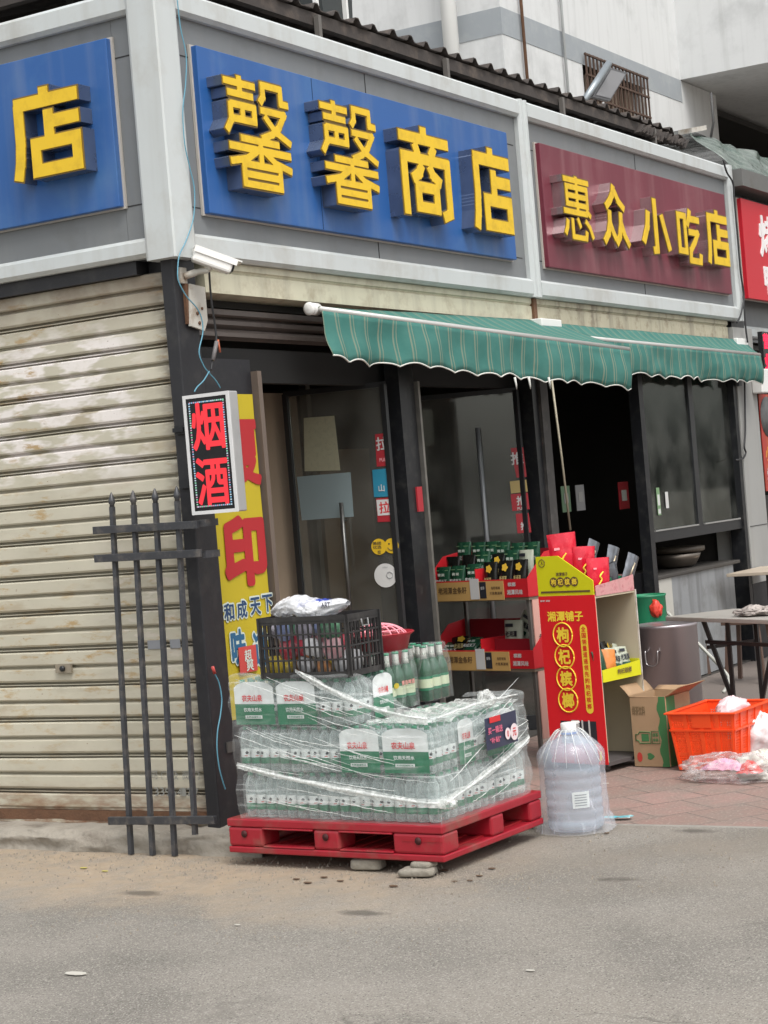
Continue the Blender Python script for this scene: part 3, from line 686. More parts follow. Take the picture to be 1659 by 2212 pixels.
t = MB(); t.box((.024, pc.y-.05, pc.z-.022), (.037, pc.y+.05, pc.z+.022), mat('lock_plate', (.3, .26, .2), .5, .4, .2, 20)); t.lathe([(.014, 0), (.014, .012), (.006, .014)], blackmetal, 14, M=Matrix.Translation((.024, pc.y, pc.z)) @ Matrix.Rotation(-math.pi/2, 4, 'Y')); t.build('lock', rs_, world=True)
tx = mat('faded_stencil', (.24, .24, .22), .7)
t = MB()
for ch, px, py in (('司', 333, 1674), ('门', 355, 1675), ('及', 378, 1675), ('阀', 401, 1675), ('门', 424, 1675), ('1', 322, 1709), ('3', 338, 1710), ('3', 350, 1710), ('9', 362, 1711), ('5', 376, 1711), ('4', 388, 1711), ('1', 397, 1711), ('2', 408, 1711), ('7', 424, 1712)):
    c0 = L(px, py, .0335); t = MB(); t.text(ch, c0, -Y_, Z_, .026 if ch.isdigit() else .036, .04, tx, off=.01); t.build('stencil_character', rs_, world=True)
t = MB()
for px, py, w_ in ((334, 1393, .085), (378, 1391, .06)):
    c0 = L(px, py, .036); t.box((.0365, c0.y-w_/2, c0.z-.02), (.039, c0.y+w_/2, c0.z+.022), mat('grey_patch', (.24, .25, .27), .6))
t.build('paint_patch', rs_, world=True)

# ================================================================== SIGNBOARDS
def board(name, label, group, face, a0, a1, z0, z1, th, m):
    t = thing(name, label, 'shop sign', (((a0+a1)/2, 0, z0) if face == 'R' else (0, (a0+a1)/2, z0)), 0, group)
    b = MB()
    if face == 'R': b.box((a0, -th, z0), (a1, -.002, z1), m)
    else: b.box((-th, a0, z0), (-.002, a1, z1), m)
    b.build('board', t, world=True, bevel=.004)
    s_ = MB(); f = mat('sign_back_edge', (.45, .42, .38), .5)
    if face == 'R': s_.box((a0-.012, -.014, z0-.008), (a1+.012, -.0015, z1+.008), f)
    else: s_.box((-.014, a0-.012, z0-.008), (-.0015, a1+.012, z1+.008), f)
    s_.build('edge_strip', t, world=True); return t
def letter(t, ch, face, a0, a1, z0, z1, th, sm, off=None):
    d = .085; off = off or {'馨': .012, '商': .027, '惠': .016, '众': .027, '小': .036, '吃': .032}.get(ch, .034)
    if face == 'R': c0 = Vector(((a0+a1)/2, -th-d, (z0+z1)/2)); rgt = X_; n_ = Vector((0, -1, 0))
    else: c0 = Vector((-th-d, (a0+a1)/2, (z0+z1)/2)); rgt = -Y_; n_ = Vector((-1, 0, 0))
    w_ = abs(a1-a0)-.014; h_ = z1-z0-.014; f0 = ('s', 0.); f1 = ('s', .014)
    b = MB(); b.text(ch, c0, rgt, Z_, w_+.018, h_+.018, sm, depth=d, off=f1); o = b.build('character', t, world=True)
    b = MB(); b.text(ch, c0+n_*.0035, rgt, Z_, w_+.018, h_+.018, rim, depth=.003, off=f1); b.build('rim_plate', o, world=True)
    b = MB(); b.text(ch, c0+n_*.008, rgt, Z_, w_, h_, yel, depth=.004, off=f0); b.build('face_plate', o, world=True)
t = board('shop_sign', 'long blue signboard with four raised yellow characters right of the corner', 'shop signboards', 'R', .262, 3.53, 2.975, 3.775, .045, blue)
for ch, a0, a1, z1, z0 in (('馨', .31, .895, 3.65, 3.098), ('馨', 1.165, 1.75, 3.65, 3.098), ('商', 1.98, 2.57, 3.635, 3.095), ('店', 2.82, 3.345, 3.615, 3.09)): letter(t, ch, 'R', a0, a1, z0, z1, .045, side_bl)
for px in (1382,): 
    x = R(px*.5, 400, -.045).x; b = MB(); b.box((x-.002, -.047, 2.98), (x+.002, -.044, 3.77), navy); b.build('seam', t, world=True)
t = board('shop_sign', 'maroon signboard with five smaller raised yellow characters', 'shop signboards', 'R', 4.0, 7.42, 2.962, 3.77, .045, maroon)
for ch, a0, a1, z1, z0 in (('惠', 4.08, 4.56, 3.575, 3.137), ('众', 4.70, 5.18, 3.59, 3.142), ('小', 5.385, 5.95, 3.562, 3.14), ('吃', 6.085, 6.58, 3.55, 3.12), ('店', 6.69, 7.18, 3.59, 3.145)): letter(t, ch, 'R', a0, a1, z0, z1, .045, side_ma)
t = board('shop_sign', 'blue signboard on the left face ending in one raised yellow character', 'shop signboards', 'L', .25, 4.5, 3.022, 3.815, .045, blue)
letter(t, '店', 'L', .805, .365, 3.20, 3.64, .045, side_bl)
letter(t, '商', 'L', 1.66, 1.2, 3.20, 3.64, .045, side_bl)
t = board('shop_sign', 'plain red signboard with white characters, cut off by the right edge', 'shop signboards', 'R', 7.80, 11.5, 2.95, 3.78, .05, redsign)
b = MB(); wt = mat('sign_white', (.75, .72, .72), .5)
b.text('烤', Vector((8.27+.12, -.056, 3.50)), X_, Z_, .42, .36, wt, depth=.01, off=.03); b.build('character', t, world=True)
b = MB(); b.text('鸭', Vector((8.40, -.056, 3.13)), X_, Z_, .36, .26, wt, depth=.01, off=.03); b.build('character', t, world=True)
# ================================================================== helpers for placed flat things
def PL(px, py, p0, n):
    """photo pixel -> point on the real plane through p0 with normal n"""
    d = ray(px, py); n = Vector(n); p0 = Vector(p0); return CAM + d*((p0-CAM).dot(n)/d.dot(n))
def catmull(P, k=6):
    P = [Vector(p) for p in P]; Q = []
    for i in range(len(P)-1):
        a = P[max(i-1, 0)]; b = P[i]; c = P[i+1]; d = P[min(i+2, len(P)-1)]
        for j in range(k):
            t = j/k; Q.append(.5*((2*b)+(c-a)*t+(2*a-5*b+4*c-d)*t*t+(3*b-a-3*c+d)*t*t*t))
    return Q+[P[-1]]

# ================================================================== GLASS DOORS with their stickers
gl = glass('door_glass', (.80, .80, .76), 2.0, .06)
for nd in gl.node_tree.nodes:
    if nd.type == 'MAP_RANGE': nd.inputs['To Min'].default_value = .05; nd.inputs['To Max'].default_value = .26; nd.inputs['From Min'].default_value = .35
framem = mat('door_frame', (.035, .037, .04), .35, .4, .2, 6)
def door(name, lab, A, B, zt, zb=.03):
    A = Vector(A); B = Vector(B); t = tag(bpy.data.objects.new(name, None)); C.objects.link(t); t.parent = bld; ORG[t] = ORG[bld]; t['label'] = lab
    rgt = (A-B).normalized(); n = rgt.cross(Z_)
    m = MB(); m.beam(B.to_3d()+Z_*zt, A.to_3d()+Z_*zt, .012, .03, framem); m.beam(B.to_3d()+Z_*(zb+.03), A.to_3d()+Z_*(zb+.03), .03, .09, framem)
    for P_ in (A-rgt*.015, B+rgt*.012): m.beam(P_.to_3d()+Z_*zb, P_.to_3d()+Z_*zt, .03, .03, framem)
    m.build('frame', t, world=True)
    m = MB(); a = A.to_3d()-rgt.to_3d()*.03; b = B.to_3d()+rgt.to_3d()*.03
    m.beam(b+Z_*((zt+zb)/2), a+Z_*((zt+zb)/2), .006, zt-zb-.03, gl); m.build('pane', t, world=True)
    return t, rgt, n
def v3(x, y): return Vector((x, y, 0))
d1, r1, n1 = door('glass_door', 'glass door leaf with a paper notice and pull stickers', v3(1.90, .03), v3(1.78, .63), 2.185)
d2, rr2, n2 = door('glass_door', 'glass door leaf with push stickers', v3(3.60, .06), v3(3.33, .67), 2.17)
def quad_on(parent, name, pxs, p0, n, m, off=.006, thick=.0015, extra=None, lab=None):
    q = [PL(x, y, Vector(p0)+Vector(n)*off, n) for x, y in pxs]; mb = MB(); n_ = Vector(n)
    mb.add(q+[p-n_*thick for p in q], [(0, 1, 2, 3), (7, 6, 5, 4), (0, 4, 5, 1), (1, 5, 6, 2), (2, 6, 7, 3), (3, 7, 4, 0)], m)
    if extra: extra(mb)
    o = mb.build(name, parent, world=True)
    if lab: o['label'] = lab
    return o
paper = mat('old_paper', (.30, .29, .20), .8, 0, .12, 30, dirt=((.16, .17, .13), .5, 60))
pad = mat('grey_pad', (.20, .255, .265), .6, 0, .05, 4)
pa = v3(1.90, .03)
quad_on(d1, 'notice', [(658, 1018), (735, 1016), (722, 898), (656, 903)], pa, n1, paper)
quad_on(d1, 'backing_pad', [(652, 1124), (764, 1116), (757, 1020), (641, 1030)], pa, n1, pad)
stw = mat('sticker_white', (.55, .55, .54), .45); str_ = mat('sticker_red', (.36, .02, .03), .45); stb = mat('sticker_blue', (.02, .21, .33), .45); sty = mat('sticker_yellow', (.65, .42, .02), .45)
def txo(ch, px, py, p0, n, rgt, h_, m, off=.0085, bold=.02, w_=None):
    return lambda mb: mb.text(ch, PL(px, py, Vector(p0)+Vector(n)*off, n), rgt, Z_, w_, h_, m, off=bold)
quad_on(d1, 'sticker', [(814, 1008), (845, 1006), (839, 935), (810, 938)], pa, n1, str_, extra=lambda mb: (txo('拉', 826, 958, pa, n1, r1, .075, stw)(mb), txo('PULL', 829, 993, pa, n1, r1, .02, pink, w_=.05)(mb)))
quad_on(d1, 'sticker', [(808, 1074), (848, 1072), (843, 1011), (804, 1015)], pa, n1, stb, extra=lambda mb: txo('山', 824, 1054, pa, n1, r1, .04, stw)(mb))
quad_on(d1, 'sticker', [(816, 1128), (852, 1126), (847, 1074), (812, 1077)], pa, n1, str_, extra=lambda mb: (mb.add([PL(x, y, pa+n1*.0078, n1) for x, y in ((816, 1114), (850, 1112), (847, 1078), (813, 1080))], [(0, 1, 2, 3)], stw), txo('拉', 831, 1096, pa, n1, r1, .065, print_red)(mb)))
def smile(mb):
    c0 = PL(846, 1179, pa+n1*.0075, n1)
    def disc(c, r, m, o, s=1.): mb.add([c+n1*o+r1*(math.cos(a)*r*s)+Z_*(math.sin(a)*r) for a in [2*math.pi*i/24 for i in range(24)]], [tuple(range(24))], m)
    disc(c0-r1*.075, .045, sty, 0); disc(c0, .042, sty, .001)
    disc(c0+r1*.012+Z_*.012, .005, ink, .002); disc(c0-r1*.014+Z_*.012, .005, ink, .002)
    P_ = [c0+n1*.003+r1*(.024*math.cos(a))+Z_*(.024*math.sin(a)) for a in [math.pi*(1.1+.8*i/8) for i in range(9)]]
    mb.tube(P_, .002, ink, 5)
    mb.text('美团', c0-r1*.085+Z_*.02+n1*.002, r1, Z_, .05, .018, ink, off=.02); mb.text('优选', c0-r1*.085-Z_*.002+n1*.002, r1, Z_, .05, .018, ink, off=.02); mb.text('拉', c0-r1*.075-Z_*.03+n1*.002, r1, Z_, .02, .02, ink, off=.02)
m_ = MB(); smile(m_); m_.build('sticker', d1, world=True)
m_ = MB(); c0 = PL(833, 1243, pa+n1*.007, n1); m_.add([c0+r1*(math.cos(a)*.067)+Z_*(math.sin(a)*.067) for a in [2*math.pi*i/32 for i in range(32)]], [tuple(range(32))], stw)
greyink = mat('grey_ink', (.25, .27, .28), .5)
m_.tube([c0+n1*.002+r1*(.025+.018*math.cos(a))+Z_*(.018*math.sin(a)) for a in [2*math.pi*i/14 for i in range(15)]], .0015, greyink, 4); m_.text('OPEN', c0+n1*.002+Z_*.045, r1, Z_, .03, .008, greyink)
m_.build('sticker', d1, world=True)
# handles
for dx in (.30,):
    m_ = MB(); c0 = pa-r1*dx; m_.tube([c0+n1*.05+Z_*.75, c0+n1*.05+Z_*1.55], .012, mat('handle_alu', (.13, .13, .125), .3, .8, .1, 5), 10)
    for z in (.85, 1.45): m_.tube([c0+n1*.0+Z_*z, c0+n1*.05+Z_*z], .008, MATS['handle_alu'], 8)
    m_.build('handle', d1, world=True)
pb = v3(3.60, .06)
quad_on(d2, 'sticker', [(1116, 1032), (1138, 1030), (1130, 966), (1103, 968)], pb, n2, str_, extra=txo('推', 1117, 990, pb, n2, rr2, .08, stw))
quad_on(d2, 'sticker', [(1104, 1066), (1140, 1062), (1137, 1036), (1101, 1040)], pb, n2, mat('sticker_tan', (.42, .32, .12), .5))
quad_on(d2, 'sticker', [(1107, 1104), (1144, 1100), (1140, 1064), (1103, 1068)], pb, n2, str_, extra=lambda mb: (txo('推', 1126, 1081, pb, n2, rr2, .06, stw)(mb), txo('PUSH', 1128, 1098, pb, n2, rr2, .018, stw, w_=.06)(mb)))
quad_on(d2, 'sticker', [(1118, 1152), (1148, 1150), (1142, 1108), (1114, 1110)], pb, n2, str_, extra=txo('推', 1133, 1136, pb, n2, rr2, .05, stw))
m_ = MB(); c0 = pb-rr2*.27; m_.tube([c0+n2*.05+Z_*.5, c0+n2*.05+Z_*1.95], .016, mat('handle_pale', (.20, .21, .22), .35, .3, .1, 5), 10); m_.build('handle', d2, world=True)
m_ = MB(); c0 = R(908, 1078, -.012); m_.box((c0.x-.03, -.012, c0.z-.07), (c0.x+.03, -.002, c0.z+.07), str_); m_.build('sticker', bld, world=True)
# inside the shops: shelves with goods, dim
shm_ = mat('shelf_grey', (.10, .10, .095), .6); gds = [mat('goods_%d' % i, c, .5) for i, c in enumerate([(.25, .03, .03), (.3, .22, .05), (.05, .12, .2), (.3, .3, .28), (.06, .18, .08), (.28, .12, .04)])]
for sx, sy, w_, lab in ((1.1, 2.4, 1.1, 'wide tan cupboard of goods inside the doorway nearest the corner'), (2.6, 2.0, 1.0, 'tall cupboard of goods inside the second doorway')):
    t = thing('display_shelf', lab, 'shelf', (sx, sy, .012), 0, 'shelves inside the shop')
    m_ = MB(); m_.box((0, .35, 0), (w_, .37, 2), shm_)
    for x in (0, w_-.02): m_.box((x, 0, 0), (x+.02, .349, 2), shm_)
    m_.build('cabinet_frame', t)
    for k in range(5):
        z = .15+.42*k; m_ = MB(); m_.box((.021, 0, z), (w_-.021, .349, z+.018), shm_); m_.build('shelf_board', t)
        m_ = MB(); x = .04
        while x < w_-.12:
            ww = random.uniform(.05, .12); m_.box((x, .02, z+.019), (x+ww*.92, .2, z+.019+random.uniform(.12, .3)), random.choice(gds)); x += ww
        tag(m_.build('goods', t), kind='stuff')
# pale posts glimpsed through the glass
for x, y in ((1.35, 1.1), (2.9, 1.2)):
    m_ = MB(); m_.box((x, y, .012), (x+.05, y+.05, 2.55), mat('inner_post', (.10, .095, .08), .6)); m_.build('inner_post', bld, world=True)

m_ = MB(); m_.box((.765, .70, .012), (R(652, 1000, .70).x, .73, 2.2), brownwall); m_.build('interior_panel', bld, world=True)
m_ = MB(); m_.box((R(690, 1000, 1.3).x, 1.3, .012), (R(800, 1000, 1.3).x, 1.33, 1.9), brownwall); m_.build('interior_panel', bld, world=True)
# ================================================================== YELLOW BANNER
t = thing('banner', 'tall yellow banner with big red and small blue characters beside the black corner post', 'banner', (.45, .08, .5))
yw = .083
m_ = MB(); m_.grid(4, 30, lambda u, v: (.245+.43*u, yw+.004*nz(u*2, v*6), .55+1.575*v), yb, smooth=True); m_.build('sheet', t, world=True)
def btext(ch, x0, y0, x1, y1, m, bold, back=None, bo=.03):
    yy = yw-.0055; a = R(x0, (y0+y1)/2, yy); b = R(x1, (y0+y1)/2, yy); zt = R((x0+x1)/2, y0, yy).z; zb = R((x0+x1)/2, y1, yy).z
    c0 = Vector(((a.x+b.x)/2, yy, (zt+zb)/2)); w_ = abs(b.x-a.x); h_ = zt-zb
    mb = MB()
    if back: mb.text(ch, c0+Y_*.0015, X_, Z_, w_+.016, h_+.016, back, off=bold+bo)
    mb.text(ch, c0, X_, Z_, w_, h_, m, off=bold); mb.build('character', t, world=True)
btext('复', 500, 890, 560, 1050, rb, .04); btext('印', 483, 1112, 575, 1268, rb, .055)
for ch, px, py in (('和', 495, 1322), ('成', 523, 1316), ('天', 552, 1309), ('下', 578, 1303)): btext(ch, px-11, py-19, px+11, py+19, navy, .03, pale, .05)
btext('味', 500, 1358, 532, 1440, mat('banner_blue', (.02, .11, .22), .6), .04, pale, .06); btext('道', 548, 1360, 580, 1440, MATS['banner_blue'], .04, pale, .06)
m_ = MB(); a = R(519, 1456, yw-.012); b = R(552, 1392, yw-.012); m_.box((a.x, yw-.013, a.z), (b.x, yw-.012, b.z), mat('small_red', (.5, .06, .05), .6)); m_.text('超', Vector(((a.x+b.x)/2, yw-.015, (a.z*.35+b.z*.65))), X_, Z_, .06, .055, pale, off=.02); m_.text('爽', Vector(((a.x+b.x)/2+.01, yw-.015, (a.z*.72+b.z*.28))), X_, Z_, .06, .06, pale, off=.02); m_.build('red_label', t, world=True)

# ================================================================== LED SIGN on the corner post
xs = -.09
A = L(395, 856, xs); B = L(494, 842, xs); Cc = L(417, 1113, xs)
y0, y1 = B.y, A.y; z0, z1 = Cc.z, A.z; wd = y1-y0
t = thing('light_box_sign', 'hanging black light box with red glowing characters and silver frame on the corner post', 'light box', (xs, (y0+y1)/2, z0))
silver = mat('silver_frame', (.5, .5, .5), .35, .6, .05, 6, dirt=((.3, .3, .3), .3, 8))
m_ = MB(); m_.box((xs, y0, z0), (xs+.068, y1, z1), silver); m_.build('case', t, world=True, bevel=.006)
m_ = MB()
for a, b in (((y0, z0), (y1, z0+.016)), ((y0, z1-.016), (y1, z1)), ((y0, z0+.016), (y0+.016, z1-.016)), ((y1-.016, z0+.016), (y1, z1-.016))): m_.box((xs-.006, a[0], a[1]), (xs-.0005, b[0], b[1]), mat('frame_white', (.62, .62, .62), .35))
m_.build('rim', t, world=True)
m_ = MB(); m_.box((xs-.003, y0+.0165, z0+.0165), (xs-.0005, y1-.0165, z1-.0165), mat('led_black', (.008, .008, .01), .25)); m_.build('panel', t, world=True)
ledm = mat('led_red', (.25, .01, .015), .5, emit=((1., .035, .05), .5)); cy = (y0+y1)/2
zc1 = z0+(z1-z0)*.73; zc2 = z0+(z1-z0)*.27
for ch, zc in (('烟', zc1), ('酒', zc2)):
    m_ = MB(); m_.text(ch, (xs-.0055, cy, zc), -Y_, Z_, wd*.70, (z1-z0)*.40, ledm, depth=.002, off=.022); o = m_.build('character', t, world=True)
# LED dots around the border
cols = [mat('dot_%d' % i, (.05, .05, .05), .4, emit=(c, .5)) for i, c in enumerate([(.7, .9, 1.), (.25, .6, .9), (.8, .4, .6), (.3, .8, .5)])]
m_ = MB(); k = 0; iy0, iy1, iz0, iz1 = y0+.034, y1-.034, z0+.036, z1-.036
P_ = [(iy0, z) for z in np.arange(iz0, iz1, .011)]+[(iy1, z) for z in np.arange(iz0, iz1, .011)]+[(y, iz0) for y in np.arange(iy0, iy1, .011)]+[(y, iz1) for y in np.arange(iy0, iy1, .011)]
for i, (y, z) in enumerate(P_): m_.box((xs-.006, y-.003, z-.003), (xs-.0032, y+.003, z+.003), cols[(i//7+i % 2) % 4])
tag(m_.build('border_lamps', t, world=True), kind='stuff')
m_ = MB(); m_.beam((xs+.068, .0, zc1), (xs+.068, .06, zc1), .03, .02, blackmetal); m_.box((-.022, -.02, zc1-.02), (.0, .06, zc1+.02), blackmetal); m_.build('bracket', t, world=True)
m_ = MB(); m_.box((-.022, -.02, zc2-.02), (.0, .06, zc2+.02), blackmetal); m_.build('bracket', t, world=True)

# ================================================================== SECURITY CAMERA
cb = R(396, 592, -.005)
t = thing('security_camera', 'white bullet security camera on a stained arm at the corner below the fascia', 'camera', cb)
m_ = MB(); m_.box((cb.x-.03, -.012, cb.z-.045), (cb.x+.02, .005, cb.z+.03), dirtywhite); m_.build('base_plate', t, world=True, bevel=.003)
e1 = R(452, 584, -.13); m_ = MB(); m_.tube(catmull([cb+Vector((0, -.005, -.012)), cb+Vector((.03, -.06, .004)), e1]), [.017]*6+[.014]*6+[.012], dirtywhite, 10); m_.tube([e1, e1+Z_*.05], .013, dirtywhite, 10); m_.build('arm', t, world=True)
dirv = Vector((.60, -.62, -.36)).normalized(); e2 = e1+Z_*.050-dirv*.035
sx_ = dirv.cross(Z_).normalized(); su = sx_.cross(dirv)
M = Matrix((sx_, dirv, su)).transposed().to_4x4(); M.translation = e2
cw = mat('camera_white', (.74, .73, .70), .3, 0, .04, 6)
m_ = MB(); m_.box((-.034, -.04, -.033), (.034, .15, .033), cw, M); m_.build('housing', t, world=True, bevel=.012)
m_ = MB(); m_.box((-.04, -.045, .034), (.04, .185, .040), cw, M); m_.box((-.041, -.045, .01), (-.036, .165, .039), cw, M); m_.box((.036, -.045, .01), (.041, .165, .039), cw, M); m_.build('sun_shield', t, world=True)
m_ = MB(); m_.box((-.026, .1505, -.026), (.026, .153, .026), mat('lens_glass', (.01, .01, .012), .08), M); m_.lathe([(.018, 0), (.018, .006), (.01, .008)], blackmetal, 20, M=M @ Matrix.Translation((0, .153, 0)) @ Matrix.Rotation(-math.pi/2, 4, 'X')); m_.build('lens', t, world=True)
m_ = MB(); m_.text('HD', e2+dirv*.09-sx_*.0345-su*.002, dirv, su, .03, .01, ink); m_.build('marking', t, world=True)

# ================================================================== CABLES
bluew = mat('cable_blue', (.10, .27, .36), .5); blackw = mat('cable_black', (.02, .02, .022), .5)
def cable(name, pts, y, r, m, lab, yv=None):
    P_ = catmull([R(a[0], a[1], a[2] if len(a) > 2 else y) for a in pts]); mb = MB(); mb.tube(P_, r, m, 6); return mb.build(name, label=lab, cat='cable')
cable('cable', [(378, -60), (383, 0), (390, 60), (402, 120), (401, 180), (395, 240), (399, 310), (410, 362), (420, 410), (418, 470), (402, 520), (388, 550), (384, 580), (386, 608), (403, 640), (425, 665), (436, 690), (438, 720), (430, 760), (440, 790), (452, 806), (466, 822), (476, 838)], -.075, .0031, bluew, 'thin blue cable hanging down the corner from roof to light box')
cable('cable', [(452, 802), (440, 822), (426, 836), (420, 846)], -.077, .0031, bluew, 'short blue cable ending at the light box, forked from the long one')
cable('cable', [(452, 588, -.13), (454, 620, -.10), (458, 660, -.09), (464, 700, -.08), (467, 735, -.08), (460, 770, -.078), (456, 800, -.078)], -.08, .005, blackw, 'black cable dropping from the security camera')
m_ = MB(); a = R(468, 738, -.085); b = R(460, 778, -.085); m_.tube([a, b], .010, mat('tape_grey', (.14, .13, .13), .6), 8); m_.tube([a+Vector((.01, 0, .01)), a+Vector((.02, 0, -.05))], .006, mat('tape_orange', (.45, .12, .06), .6), 6); m_.build('cable_joint', label='grey taped cable joint with an orange scrap above the light box', cat='cable joint')
cable('cable', [(459, 1440), (462, 1452), (473, 1475), (479, 1510), (476, 1545), (470, 1580), (469, 1620), (474, 1660), (482, 1690), (487, 1705)], -.03, .0035, bluew, 'frayed blue cable lying against the foot of the corner post')
m_ = MB(); a = R(459, 1440, -.03); b = R(464, 1455, -.03); m_.tube([a, b], .008, mat('wire_red', (.45, .06, .05), .6), 6); m_.build('cable_end', label='red frayed cable end on the corner post', cat='cable end')
# worn shutter end plate by the corner
t = MB(); a = R(404, 612, -.02); b = R(450, 706, -.02)
t.prism([(0, 0), (b.x-a.x-.03, -.02), (b.x-a.x, .03), (b.x-a.x, (a.z-b.z)*.95), (.02, a.z-b.z)], (a.x, -.02, b.z), X_, Z_, .012, dirtywhite)
t.box((a.x-.005, -.012, b.z+.01), (a.x+.03, .03, a.z), rust)
for dx, dz, r_ in ((.06, .06, .009), (.10, .085, .007), (.07, .015, .009)): t.lathe([(r_, 0), (r_, .004)], rust, 10, M=Matrix.Translation((a.x+dx, -.021, b.z+dz)) @ Matrix.Rotation(math.pi/2, 4, 'X'))
t.build('shutter_end_plate', bld, world=True)

# ================================================================== AWNINGS
def awn_mat():
    m = bpy.data.materials.new('awning_green'); m.use_nodes = True; n = m.node_tree; N = n.nodes; K = n.links; b = N['Principled BSDF']; b.inputs['Roughness'].default_value = .8
    geo = N.new('ShaderNodeNewGeometry'); sp = N.new('ShaderNodeSeparateXYZ'); K.new(geo.outputs['Position'], sp.inputs[0])
    def mth(op, a, c): 
        q = N.new('ShaderNodeMath'); q.operation = op
        for i, v in enumerate((a, c)):
            if isinstance(v, (int, float)): q.inputs[i].default_value = v
            else: K.new(v, q.inputs[i])
        return q.outputs[0]
    fr = mth('FRACT', mth('DIVIDE', sp.outputs['X'], .125), 0.)
    l1 = mth('LESS_THAN', mth('ABSOLUTE', mth('SUBTRACT', fr, .42), 0.), .05); l2 = mth('LESS_THAN', mth('ABSOLUTE', mth('SUBTRACT', fr, .62), 0.), .03)
    ln = mth('MAXIMUM', l1, l2)
    no = N.new('ShaderNodeTexNoise'); no.inputs['Scale'].default_value = 6; no.inputs['Detail'].default_value = 7; no.inputs['Roughness'].default_value = .65; K.new(geo.outputs['Position'], no.inputs['Vector'])
    mx = N.new('ShaderNodeMix'); mx.data_type = 'RGBA'; K.new(no.outputs['Fac'], mx.inputs['Factor']); mx.inputs['A'].default_value = (.020, .145, .125, 1); mx.inputs['B'].default_value = (.085, .24, .205, 1)
    m2 = N.new('ShaderNodeMix'); m2.data_type = 'RGBA'; K.new(mth('MULTIPLY', ln, .75), m2.inputs['Factor']); K.new(mx.outputs['Result'], m2.inputs['A']); m2.inputs['B'].default_value = (.25, .28, .20, 1)
    K.new(m2.outputs['Result'], b.inputs['Base Color'])
    tl = N.new('ShaderNodeBsdfTranslucent'); K.new(m2.outputs['Result'], tl.inputs[0]); ms = N.new('ShaderNodeMixShader'); ms.inputs[0].default_value = .2
    K.new(b.outputs[0], ms.inputs[1]); K.new(tl.outputs[0], ms.inputs[2]); K.new(ms.outputs[0], N['Material Output'].inputs['Surface'])
    n2_ = N.new('ShaderNodeTexNoise'); n2_.inputs['Scale'].default_value = 7; K.new(geo.outputs['Position'], n2_.inputs['Vector'])
    bp = N.new('ShaderNodeBump'); bp.inputs['Strength'].default_value = .3; bp.inputs['Distance'].default_value = .02; K.new(n2_.outputs['Fac'], bp.inputs['Height']); K.new(bp.outputs[0], b.inputs['Normal'])
    return m
awm = awn_mat(); hem = mat('awning_hem', (.62, .62, .58), .7); barm = mat('awning_bar', (.45, .45, .43), .4, .3, .1, 6)
def awning(label, wl, wr, bl, br, vlen, waves, ph):
    wl, wr, bl, br = map(Vector, (wl, wr, bl, br))
    t = thing('awning', label, 'awning', (wl+wr)/2, 0, 'green awnings over the shop fronts')
    m_ = MB()
    def fab(u, v):
        a = wl.lerp(wr, u); b = bl.lerp(br, u); p_ = a.lerp(b, v); p_.z += -.018*math.sin(math.pi*v)+.004*nz(u*9, v*3); return p_+Z_*.012
    m_.grid(60, 8, fab, awm, thick=.003); m_.build('canopy', t, world=True)
    m_ = MB()
    def low(u): return vlen*(1+.06*nz(u*5, ph))*(1.+.0*u)
    def scal(u): 
        w_ = (u*waves+ph+.5*nz(u*4, ph*9)) % 1; return (.026+.008*nz(u*8, 5))*(abs(math.sin(math.pi*w_))**.8)+.006*nz(u*17, 3)
    def val(u, v):
        p_ = bl.lerp(br, u); zz = (low(u)-scal(u))*v; out = .016*math.sin(u*waves*2.1+1)*v+.05*nz(u*7, v*1.3, ph)*v+.025*nz(u*21, v*1.6, ph)*v
        return (p_.x-.0*v, p_.y-.012-out, p_.z-.005-zz)
    m_.grid(waves*14, 8, val, awm, thick=.002); vl = m_.build('valance', t, world=True)
    m_ = MB(); m_.tube([Vector(val(i/(waves*14), 1.)) for i in range(waves*14+1)], .0045, hem, 6); m_.build('hem', vl, world=True)
    m_ = MB(); m_.tube([bl, br], .017, barm, 12); m_.build('front_bar', t, world=True)
    return t
bl = R(690, 668, -.10); br = R(1357, 755, -.47)
a1 = awning('green striped awning over the first shop, pulled out askew with a white round end cap', (bl.x, -.02, bl.z+.012), (R(1192, 701, 0).x, -.02, 2.60), bl, br, .262, 13, .3)
m_ = MB(); c0 = R(669, 667, -.06); m_.tube([c0, c0+Vector((.07, 0, 0))], [.032, .032], white, 20); m_.lathe([(.034, 0), (.034, .008), (.02, .014), (.0, .016)], white, 24, M=Matrix.Translation(c0) @ Matrix.Rotation(-math.pi/2, 4, 'Y'), caps=(True, False)); m_.build('end_cap', a1, world=True)
a = R(1145, 690, -.02); m_ = MB(); m_.box((a.x, -.10, a.z-.05), (a.x+.30, -.002, a.z+.0), white); m_.build('bracket', a1, world=True, bevel=.006)
bl2 = R(1240, 728, -.15); br2 = R(1640, 767, -.17)
a2 = awning('plain green awning over the snack shop, behind and right of the askew one', (R(1192, 704, 0).x, -.02, 2.585), (R(1603, 739, 0).x, -.02, 2.59), bl2, br2, .235, 12, .1)
a = R(1582, 731, -.02); m_ = MB(); m_.box((a.x, -.06, a.z-.06), (a.x+.25, -.002, a.z), white); m_.build('bracket', a2, world=True, bevel=.006)
# hanging scraps and crank rod
m_ = MB(); m_.tube([R(1192, 822, -.42), R(1213, 985, -.42), R(1232, 1145, -.42)], .007, mat('rod_pale', (.30, .27, .20), .5, .2), 8)
for px in (1112, 1142, 1185): a = R(px, 815, -.4); m_.tube([a, a+Vector((.01, 0, -.045)), a+Vector((.012, 0, -.07))], [.008, .006, .002], hem, 6)
m_.build('crank_rod', a1, world=True)

